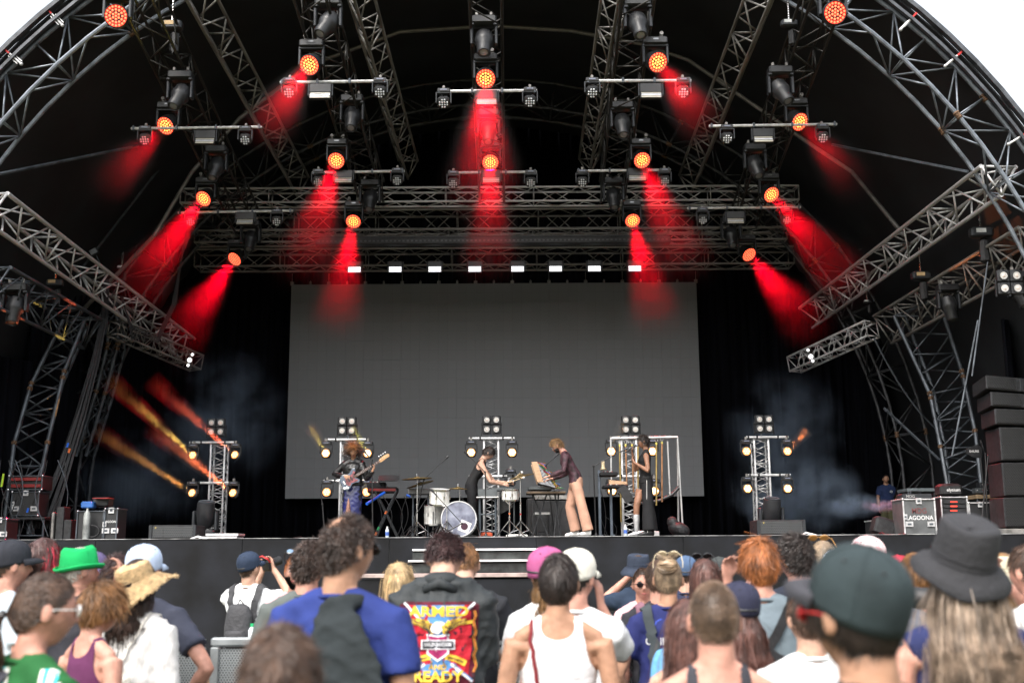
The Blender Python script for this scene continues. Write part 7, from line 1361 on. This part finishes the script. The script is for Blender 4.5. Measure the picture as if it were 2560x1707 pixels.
# -- along the barrier and behind it
ppl(28, 1349, 6.5, 'man in a black baseball cap and pale blue shirt at the left edge', yaw=-38, head=(-15, 0), skin='rosy', hair=('crop', 'brown', 1.), hat=('cap', C_('black_cap', (.025, .027, .035)), {}), top=C_('pale_blue', (.60, .68, .76)), hatz=.02)
ppl(106, 1346, 6.75, 'person with long dark hair and a pink streak behind the striped top', yaw=-15, head=(-8, 0), fem=True, skin='rosy', hair=('wavy', 'pinkish', 2., {'streak': ((5., .55, 1.2), .2), 'streakx': (.55, 1.)}), top=C_('plum', (.09, .04, .07)), glasses=('on', mat('tortoise', (.3, .1, .03), .3), SGL))
def greenhat(d):
    v = None; d['R'].children
ppl(200, 1352, 6.5, 'grey-haired man in a bright green felt hat with his hands up to his face', yaw=-30, head=(-18, 2), skin='rosy', hair=('short', 'grey', 1.3, {'len': .022}), hat=('trilby', C_('emerald_felt', (.01, .36, .10)), {'band': C_('emerald_band', (.008, .26, .07)), 'tilt': 4}), top=C_('charcoal_collar', (.04, .04, .05)), hatz=.04, arms={'R': ((.34, .22, 1.33), (.14, .19, 1.58), (-.25, .0, .9), (-.6, -.4, 0), .7), 'L': ((-.05, .3, 1.33), (.06, .22, 1.52), (.2, 0, .9), (0, -.9, 0), .7)})
ppl(232, 1378, 7.3, 'person in a purple cap hidden behind the green hat', skin='rosy', hair=('crop', 'dark', 1.), hat=('cap', C_('purple_cap', (.10, .08, .17)), {'turn': -70}), top=C_('dim_violet', (.06, .05, .08)), hatz=.02, yaw=-60)
ppl(292, 1390, 6.85, 'person with dark reddish curls between the green hat and the straw hat', skin='rosy', hair=('curly', 'redtip', 1.6), top=C_('dark_tee_a', (.03, .03, .04)))
ppl(360, 1361, 6.3, 'man in a pale blue cap and charcoal T-shirt with his hand on his hip', yaw=-6, head=(-10, 0), skin='rosy', hair=('crop', 'dark', 1.), hat=('cap', C_('light_blue_cap', (.52, .62, .80)), {'strap': False}), top=C_('charcoal_blue', (.045, .05, .075)), hatz=.02, sh=1.08, arms={'R': ((.42, -.10, 1.14), (.24, .02, .92))})
def drawbag(d):
    M_ = d['R'].matrix_basis; b = MB(); b.loft([(Vector((-.02, -.175, z)), (1, 0, 0), (0, 1, 0), rx, ry) for z, rx, ry in ((.86, .13, .05), (.92, .155, .075), (1.05, .15, .075), (1.18, .115, .06), (1.25, .06, .035), (1.27, .035, .02))], 20); me = remesh(b, .012, 2, .010, 9); o = bpy.data.objects.new('drawstring_bag', me); COL.objects.link(o); me.materials.append(C_('ivory_canvas', (.72, .68, .60))); o.matrix_basis = M_; tag(o, label='ivory drawstring bag on the back of the straw-hatted woman', cat='bag')
    for s in (-1, 1): strap('cord', d, [(s*.03, -.17, 1.26), (s*.09, -.12, 1.40), (s*.11, -.04, 1.46), (s*.12, .08, 1.40)], .010, C_('ivory_cord', (.75, .72, .66)), .008, parent=o); strap('cord', d, [(s*.02, -.20, 1.25), (s*.12, -.18, 1.05), (s*.17, -.11, .90)], .008, MT['cloth_ivory_cord'], .01, parent=o)
ppl(345, 1389, 5.75, 'woman in a frayed raffia sun hat and loose white linen shirt', yaw=-14, head=(-12, 3), fem=True, skin='rosy', hair=('bob', 'darkbrown', 2., {'len': .24}), hat=('straw', mat('raffia', (.62, .44, .24), .8, bump=.8, bscale=70, var=.18, vscale=40), {'tilt': 17, 'roll': -9, 'k': .9}), top=(C_('white_linen', (.66, .65, .64), var=.08, vscale=60, stretch=(4, 4, .4)), 'loose'), sleeve='long', hatz=.02, sh=1.12, extra=drawbag)
def stripes(d):
    bv = bvh_of(d['shirt']); W2 = C_('stripe_white', (.78, .78, .72), var=.04); TQ = C_('stripe_turquoise', (.05, .50, .55), var=.06)
    for x, tilt in ((.11, .10), (.215, .50), (-.09, -.1), (-.03, -.02) ):
        if x == -.03: continue
        for dx, w, m in ((0, .078, W2), (-.018, .014, TQ), (.018, .014, TQ)):
            z0, z1 = .95, 1.46; n = 14; P = [(x+dx+tilt*(z1-z)*.3, z-1.2) for z in np.linspace(z0, z1, n)]; v, f = band(P, w); decal('stripe', bv, v, f, (0, 0, 1.2), m, d['shirt'], .004 if m is W2 else .006, .03, (-.72, .69, 0))
    strap('bag_strap', d, [(.0, .1, 1.42), (.02, -.02, 1.46), (-.03, -.12, 1.40), (-.10, -.16, 1.30), (-.17, -.14, 1.18)], .036, C_('dark_webbing', (.06, .06, .075)), .012, .004)
ppl(100, 1430, 3.6, 'woman with a low ponytail, white-framed sunglasses and a green striped top', yaw=-42, head=(-16, -4), fem=True, skin='rosy', hair=('tied', 'brown', 3.4, {'tie': (-.02, -.115, -.02), 'pony': .20, 'line': -.02}), top=C_('grass_green', (.022, .13, .038), var=.12), glasses=('on', mat('white_frame', (.72, .70, .68), .25), mat('brown_lens', (.10, .03, .02), .08)), sh=1.28, vox=.007, extra=stripes)
ppl(243, 1452, 5.1, 'woman with curly auburn hair and bare shoulders behind the striped top', yaw=-34, head=(-12, -6), fem=True, skin='rosy', hair=('messy', 'auburn', 2.4, {'len': .10, 'wob': .012}), top=(C_('berry_vest', (.12, .03, .09)), 'tank'), glasses=('on', mat('pink_frame', (.5, .12, .12), .3), SGL), vox=.008)
ppl(771, 1357, 6.3, 'man with short dark curls and a silver chain in a grey-green T-shirt', yaw=0, head=(-14, 0), skin='rosy', hair=('curly', 'darkbrown', 2.4, {'len': .035}), top=C_('grey_green', (.11, .125, .12)), sh=1.05)
def blueman(d):
    R = d['R']; bv = bvh_of(d['shirt']); M_ = R.matrix_basis
    # dark jacket slung over the right shoulder
    b = MB(); P = [((.02, -.10, 1.47), .05, .035), ((.05, -.145, 1.36), .10, .035), ((.07, -.155, 1.22), .15, .038), ((.06, -.155, 1.05), .19, .042), ((.05, -.15, .86), .23, .045), ((.05, -.15, .70), .24, .045)]
    b.loft([(Vector(c), (1, 0, .25 if i < 3 else .1), (0, 1, 0), rx, ry) for i, (c, rx, ry) in enumerate(P)], 22); b.ball((.065, -.045, 1.455), (.06, .085, .035), 14, 8)
    me = remesh(b, .012, 3, .011, 12); o = bpy.data.objects.new('slung_jacket', me); COL.objects.link(o); me.materials.append(C_('blackish_green_jacket', (.026, .032, .035), rough=.9)); o.matrix_basis = M_; tag(o, label='black jacket slung over the shoulder of the man in royal blue', cat='jacket')
ppl(858, 1290, 4.3, 'tall man with thinning dark curls, sunglasses and a royal blue T-shirt', yaw=-16, head=(-30, 0), skin='tan', hair=('curly', 'darkbrown', 3.4, {'bald': (-.10, -.48, .40), 'len': .018, 'wob': .004}), top=C_('royal_blue', (.027, .045, .20), var=.12), glasses=('on', SGB, SGL), sh=1.12, vox=.007, beard=None, extra=blueman)
ppl(700, 1567, 2.25, 'close, blurred head of tousled brown hair at the bottom of the picture', yaw=0, skin='rosy', hair=('messy', 'brown', 4.5, {'len': .04}), top=C_('dark_grey_tee', (.05, .05, .055)), vox=.009)
ppl(998, 1407, 6.6, 'woman with long straight pale blonde hair', yaw=6, fem=True, skin='rosy', hair=('long', 'blonde', 2.6, {'len': .52, 'wob': .0015}), top=(C_('cream_top', (.55, .45, .36)), 'tank'))
# -- the biker jacket with its painted back
def biker(d):
    bv = bvh_of(d['shirt']); S = d['shirt']; c0 = (0, 0, 1.20)
    RD = C_('print_red', (.48, .02, .035), var=.1); BU = C_('print_blue', (.10, .26, .55), var=.15); YL = C_('print_yellow', (.80, .52, .06), var=.12); MA = C_('print_maroon', (.10, .012, .025), var=.3); WHI = C_('print_white', (.75, .76, .80), var=.05); GD = C_('print_gold_brown', (.36, .22, .05), var=.5, vscale=40); BK = C_('print_black', (.03, .03, .04)); PU = C_('print_crimson', (.33, .03, .12))
    def D(name, vf, m, off, c=c0, L=.03, ang=0.): return decal(name, bv, vf[0], vf[1], c, m, S, off, L, ang=ang)
    k = 1.0
    D('painted_panel', poly([(-.185, .175), (-.16, .19), (.16, .19), (.185, .175), (.17, 0), (.16, -.185), (-.15, -.185), (-.165, 0)]), MA, .003)
    D('painted_field', poly([(-.145, .175), (.145, .175), (.15, .0), (.135, -.135), (-.125, -.135), (-.145, 0)]), RD, .0045)
    D('painted_wedge', poly([(-.12, .175), (.12, .175), (.0, .0)]), BU, .006); D('painted_wedge', poly([(0, -.02), (.115, -.135), (-.105, -.135)]), BU, .006)
    for s in (-1, 1):
        D('painted_bar', band([(s*.165, .185), (s*.06, .085)], .011), WHI, .007, L=.02); D('painted_bar', band([(s*.06, -.085), (s*.155, -.165)], .011), WHI, .007, L=.02); D('painted_bar', band([(s*.155, -.158), (s*.07, -.08)], .004), BU, .0085, L=.02)
        for i in range(7):    # wing feathers
            a = math.radians(62-i*13); l = .135-.010*i; x0 = s*(.022+.003*i); z0 = .052-.004*i; D('painted_feather', band([(x0, z0), (x0+s*l*.55*math.sin(a)*1.05, z0+l*.5*math.cos(a)*.9+.012), (x0+s*l*math.sin(a)*1.1, z0+l*math.cos(a)*.75)], .0155), GD if i % 2 else YL, .009+.0003*i, L=.02)
            D('painted_quill', band([(x0+s*.01, z0), (x0+s*l*.55*math.sin(a)*1.05, z0+l*.5*math.cos(a)*.9+.008), (x0+s*l*.9*math.sin(a), z0+l*.9*math.cos(a)*.75)], .003), BK, .0125, L=.02)
        D('painted_ribbon', band([(s*.035, -.052), (s*.08, -.062), (s*.125, -.085)], .026), YL, .009, L=.02); D('painted_ribbon', band([(s*.045, -.056), (s*.08, -.064), (s*.115, -.08)], .010), GD, .0105, L=.02)
        D('painted_flame', band([(s*(.163+.006*math.sin(i*2.1)), .15-.025*i) for i in range(12)], .010), YL, .0075, L=.02); D('painted_flame', band([(s*(.163+.006*math.sin(i*2.1)), .15-.025*i) for i in range(12)], .005), RD, .009, L=.02)
        D('painted_talon', band([(s*.025, -.07), (s*.035, -.10)], .006), GD, .0125, L=.02)
    D('painted_body', poly([(-.028, .085), (-.01, .102), (.018, .104), (.034, .094), (.030, .086), (.016, .084), (.020, .062), (.0, .045), (-.026, .055), (-.034, .068)]), WHI, .0135, L=.02); D('painted_beak', poly([(.030, .094), (.046, .089), (.044, .080), (.030, .086)]), YL, .0145)
    sh = [(-.052, .048), (0, .040), (.052, .048), (.048, .0), (.052, -.04), (.0, -.075), (-.052, -.04), (-.048, 0)]; D('painted_shield', poly(sh), WHI, .012, L=.02); D('painted_shield', poly([(x*.84, z*.84-.001) for x, z in sh]), PU, .0135, L=.02)
    D('painted_banner', poly([(-.078, .021), (.078, .021), (.078, -.021), (-.078, -.021)]), WHI, .015, L=.02); D('painted_banner', poly([(-.072, .016), (.072, .016), (.072, -.016), (-.072, -.016)]), BK, .0165, L=.02)
    D('lettering', words('HARLEY-DAVIDSON', .024, .58, .03), WHI, .018, (0, 0, 1.20))
    D('lettering', words('ARMED', .062, 1.35, .035), YL, .0095, (0, 0, 1.345)); D('lettering', words('AND', .030, 1.25, .03), YL, .0095, (0, 0, 1.10)); D('lettering', words('READY', .064, 1.12, .035), YL, .0095, (0, 0, 1.058))
    D('lettering', words('Harley-Davidson', .045, .92, .03), YL, .0065, (0, 0, 1.008)); D('lettering', words('Harley-Davidson', .045, .92, .005), RD, .008, (0, 0, 1.008))
    b = MB(); limb(b, [d['B']((-.075, -.075, 1.44)), d['B']((0, -.10, 1.475)), d['B']((.075, -.075, 1.44))], [.02, .028, .02], 10); b.ball(d['B']((0, -.03, 1.485)), (.085, .075, .045), 18, 8); b.build('turned_up_collar', MT['cloth_biker_black'], S, smooth='all', local=True)
ppl(1106, 1392, 5.9, 'man bowing his head in a black biker jacket reading ARMED AND READY on its back', yaw=-4, head=(0, -38), skin='fair', hair=('curly', 'redtip', 2.2, {'line': .12, 'len': .045}), top=(C_('biker_black', (.035, .04, .043), rough=.6, bump=.6), 'jacket'), sleeve='long', legs='jeans', sh=1.0, arms={'R': 'bag', 'L': 'bag'}, H=None, extra=biker, lean=0, hatz=-.17)
ppl(1158, 1393, 6.5, 'man with a reddish crop in a black T-shirt with a big white N', yaw=-6, head=(4, -26), skin='fair', hair=('short', 'auburn', 1.6, {'line': .15}), top=C_('black_band_tee', (.028, .030, .036)), arms={'R': 'rail', 'L': 'rail'}, legs='jeans', sh=1.05, hatz=-.11, extra=lambda d: shirt_logo('IN', .27, (.075, 0, 1.33), WT, (0, 1, 0), .8, .02)(d))
ppl(1368, 1372, 6.2, 'person in a dusty pink cap and white T-shirt, mostly hidden by dark short hair', yaw=8, fem=True, skin='rosy', hair=('bob', 'honey', 1.4, {'len': .2}), hat=('cap', C_('dusty_pink', (.42, .10, .24)), {'k': 1.08, 'turn': -60}), top=WHT, hatz=.02)
ppl(1436, 1371, 5.5, 'man in an off-white cap and white T-shirt holding a hand to his cheek', yaw=-8, head=(-22, 0), skin='rosy', hair=('crop', 'dark', 1.), hat=('cap', C_('offwhite_cap', (.72, .70, .62)), {'strap': False}), top=WHT, hatz=.02, arms={'R': ((.22, .18, 1.24), (.115, .13, 1.50), (-.1, .0, 1), (-.8, .3, 0), .8)},
    extra=lambda d: decal('print', bvh_of(d['shirt']), *poly([(-.05, .04), (.05, .04), (.055, -.0), (.03, -.10), (.01, -.10), (.02, 0)]), (.06, 0, 1.28), C_('mint_print', (.25, .70, .62)), d['shirt']))
def tankw(d):
    strap('leather_strap', d, [(-.115, .08, 1.40), (-.115, -.02, 1.45), (-.112, -.11, 1.36), (-.10, -.13, 1.22), (-.06, -.13, 1.08), (.0, -.13, .95)], .016, C_('dark_red_leather', (.20, .025, .03), rough=.4), .010, .004)
ppl(1393, 1384, 4.8, 'person with cropped dark hair in a white tank top with a thin red bag strap', yaw=-4, head=(-10, 0), fem=True, skin='tan', hair=('short', 'dark', 3.2, {'len': .05}), top=(C_('bright_white_rib', (.80, .80, .82), var=.02, bscale=60), 'tank'), sh=1.14, vox=.0075, extra=tankw)
# -- right half
def MBc(n, d, c, r, z): b = MB(); b.lathe([(r, -.004), (r+.003, 0), (r, .004)], 24, (0, -.02, z), Matrix.Rotation(-.2, 3, 'X'), .9); return b.build(n, mat(n, c, .7), d['R'], local=True)
ppl(1645, 1400, 6.9, 'person in a black top with a dusky pink rucksack strap behind the blonde bun', skin='rosy', hair=('short', 'brown', 1.), top=C_('black_plain', (.028, .028, .035)), extra=backpack(C_('dusky_pink_pack', (.20, .10, .13)), .26, .4, .13, 1.14, label='dusky pink rucksack squeezed behind the navy T-shirt'))
def navyw(d):
    o = backpack(C_('sky_blue_pack', (.16, .42, .70)), .25, .36, .12, 1.10, label='light blue backpack with grey straps on the woman with the blonde bun', sm_=C_('dark_strap', (.05, .06, .065)))(d)
    shirt_logo('GENERATION', .055, (0, 0, 1.30), WT, (0, 1, 0), .8)(d)
    BL_ = mat('bright_blue_print', (.03, .08, .55), .6)
    for s in (-1, 1): v, f = band([(s*(.045+.07*math.sin(t*1.5))*(1 if s < 0 else .7), .05-.03-.12*t+.02*math.sin(t*5)) for t in np.linspace(0, 1, 10)], .006); decal('print', bvh_of(d['shirt']), v, f, (0, 0, 1.40), BL_, d['shirt'])
    b = MB(); b.lathe([(.066, -.01), (.07, .0), (.066, .012)], 24, (0, -.018, 1.475), sy=.95); b.build('lanyard', BLK, d['R'], smooth=True, local=True)
ppl(1667, 1366, 6.35, 'woman with a messy blonde bun, navy T-shirt and light blue backpack', yaw=-4, head=(-6, 0), fem=True, skin='tan', hair=('tied', 'ash', 3., {'tie': (0, -.10, .055), 'bun': 1}), glasses=('up', mat('cream_frame', (.6, .5, .33), .3), SGL), top=C_('deep_navy', (.022, .028, .12)), arms={'L': ((-.29, -.05, 1.12), (-.22, .10, .90))}, legs='blue', hatz=.06, sh=1.08, extra=navyw)
ppl(1762, 1398, 6.6, 'woman with long straight red-brown hair and sunglasses pushed up', yaw=0, fem=True, skin='rosy', hair=('long', 'straight', 2.6, {'len': .46, 'wob': .001}), glasses=('up', SGB, SGL), top=C_('wine_top', (.07, .03, .05)), hatz=-.0)
ppl(1848, 1452, 4.9, 'person in a navy cap with long wavy brown hair hidden behind the shaved head', yaw=14, fem=True, skin='fair', head=(0, 0), hair=('wavy', 'straight', 2.4, {'len': .50}), hat=('cap', C_('dark_navy_cap', (.03, .032, .06)), {'turn': 0}), top=C_('black_top_b', (.02, .02, .022)), hatz=.02)
ppl(1715, 1500, 4.4, 'bare-shouldered woman in a black vest behind the shaved head', yaw=-6, fem=True, skin='fair', hair=('wavy', 'straight', 2., {'len': .42}), top=(C_('black_vest_b', (.02, .02, .022)), 'tank'), vox=.008)
ppl(1783, 1455, 3.5, 'man with a closely shaved head and dark sleeveless top in the foreground', yaw=-3, skin='rosy', hair=('crop', 'stubble', 5., {'len': .006, 'w': .0022, 'bald': (.0, .55, .42)}), top=(C_('charcoal_vest', (.045, .045, .055)), 'tank'), glasses=('on', mat('navy_frame', (.03, .04, .1), .3), SGL), sh=1.04, build=1.05, vox=.007)
ppl(1898, 1347, 5.5, 'person with thick short ginger hair in a grey T-shirt with a black crossbody strap', yaw=-6, head=(6, 0), fem=True, skin='rosy', hair=('messy', 'ginger', 4.2, {'len': .06}), top=C_('slate_grey', (.16, .20, .23), var=.06), sh=1.18, vox=.008, arms={'L': ((-.20, .20, 1.28), (-.14, .17, 1.55), (0, 0, 1), (.5, -.5, 0), .6)},
    extra=lambda d: strap('crossbody_strap', d, [(.13, .06, 1.44), (.12, -.04, 1.46), (.05, -.13, 1.33), (-.07, -.14, 1.16), (-.17, -.11, 1.02)], .042, C_('black_webbing', (.02, .02, .022)), .010, .004))
ppl(1990, 1338, 6.3, 'man with thick black curls in a navy polo with a yellow and red collar edge', yaw=10, head=(12, 0), skin='rosy', hair=('curly', 'dark', 2.6, {'len': .045}), top=C_('ink_polo', (.022, .026, .04)), arms={'L': 'cam'}, sh=1.08,
    extra=lambda d: [MBc('yellow_collar', d, (.72, .45, .02), .078, 1.462), MBc('red_collar', d, (.5, .03, .02), .080, 1.455), camera(d, (-.07, .22, 1.62), (-.3, 1, 0), 'black video camera held by the curly-haired man in the polo', None, 1.3, .1)])
ppl(2058, 1353, 6.85, 'blonde person with glasses pushed up behind the curly-haired man', fem=True, skin='rosy', hair=('long', 'ash', 1.4, {'len': .3}), glasses=('up', mat('amber_frame', (.4, .2, .05), .3), SGL), top=C_('lilac', (.4, .38, .5)))
ppl(2168, 1348, 6.4, 'person in a white flower-printed cap beyond the large dark cap', skin='rosy', hair=('crop', 'brown', 1.), hat=('cap', mat('white_floral', (.78, .74, .74), .8, var=.0, col2=(.62, .25, .28), vscale=45), {'k': 1.12, 'turn': 170, 'strap': False, 'tilt': 0}), top=WHT, hatz=.02)
ppl(2092, 1372, 6.6, 'person in a white cap with a pale blue edge peeking over the dark cap', skin='rosy', hair=('crop', 'brown', 1.), hat=('cap', C_('white_blue_cap', (.70, .76, .86)), {}), top=WHT, hatz=.02)
ppl(2243, 1393, 6.3, 'person in a cherry red cap between the dark cap and the bucket hat', yaw=-10, skin='rosy', hair=('crop', 'brown', 1.), hat=('cap', C_('cherry_red', (.42, .035, .06)), {'k': 1.08, 'turn': 30}), top=C_('pale_blue_b', (.5, .58, .7)), hatz=.02)
ppl(2290, 1383, 6.0, 'brown-haired man in a grey T-shirt just left of the bucket hat', skin='rosy', yaw=8, hair=('short', 'auburn', 1.8), top=C_('mid_grey', (.13, .13, .15)))
ppl(2018, 1475, 4.4, 'person in a white T-shirt almost hidden by the large dark cap', skin='fair', hair=('short', 'brown', 1.), top=WHT, sh=1.0, yaw=6)
def capman(d):
    b = MB(); 
ppl(2142, 1362, 2.3, 'close man in a faded black baseball cap pushed forward over black hair', yaw=14, head=(18, 0), skin='tan', hair=('short', 'dark', 4., {'len': .075, 'line': -.08}), hat=('cap', C_('faded_black_cap', (.032, .046, .050), var=.25), {'strap': False, 'tilt': 20, 'k': 1.02, 'brim': C_('faded_brim', (.06, .06, .07))}), top=C_('black_tee_c', (.03, .03, .034)), glasses=('on', RED, SGL), hatz=.02, sh=.95, vox=.008)
def vestw(d):
    bv = bvh_of(d['shirt']); v, f = band([(x, .012*math.sin(x*9)+.10*x) for x in np.linspace(-.17, .17, 14)], .011); decal('piping', bv, v, f, (0, 0, 1.22), mat('yellow_piping', (.70, .45, .03), .6), d['shirt'], .004)
    rg = random.Random(6); bb = bvh_of(d['body'])
    for i in range(16):      # tattoo on the upper arm
        c = Vector((-.23+rg.uniform(-.03, .03), -.05, 1.30-rg.uniform(0, .16))); a = rg.uniform(0, 6); pts = [(.022*math.cos(a+t*3)*t, .022*math.sin(a+t*3)*t) for t in np.linspace(.2, 1, 7)]; v, f = band(pts, .005); decal('tattoo', bb, v, f, (c.x, 0, c.z), mat('tattoo_ink', (.10, .17, .22), .5), d['body'], .0015)
ppl(2392, 1278, 3.5, 'person with very long grey-blonde hair in a crushed black bucket hat and navy sleeveless top', yaw=-8, head=(-6, -2), fem=True, skin='rosy', hair=('wavy', 'greybrown', 4.4, {'len': .62, 'wob': .006}), hat=('bucket', mat('black_felt_hat', (.030, .030, .034), .9, bump=.3, bscale=50, var=.15), {'tilt': 22, 'roll': 13, 'h': .115, 'k': .96}), top=(C_('navy_sleeveless', (.028, .035, .11)), 'fit'), sleeve='none', hatz=.05, vox=.0075, sh=1.12, extra=vestw)
ppl(2508, 1374, 6.3, 'person in a cream sun hat near the right picture edge', skin='rosy', fem=True, hair=('bob', 'honey', 1.), hat=('bucket', C_('cream_hat', (.62, .56, .42)), {'k': .98, 'h': .08}), top=WHT, hatz=.02)
ppl(2575, 1362, 5.2, 'photographer with a long lens cut off by the right picture edge', yaw=25, skin='rosy', hair=('short', 'brown', 1.), top=WHT, arms={'R': 'cam', 'L': 'cam'}, extra=lambda d: camera(d, (-.06, .30, 1.50), (-.75, .6, .05), 'large black camera with a long banded lens at the right edge', None, 1.25, .26))
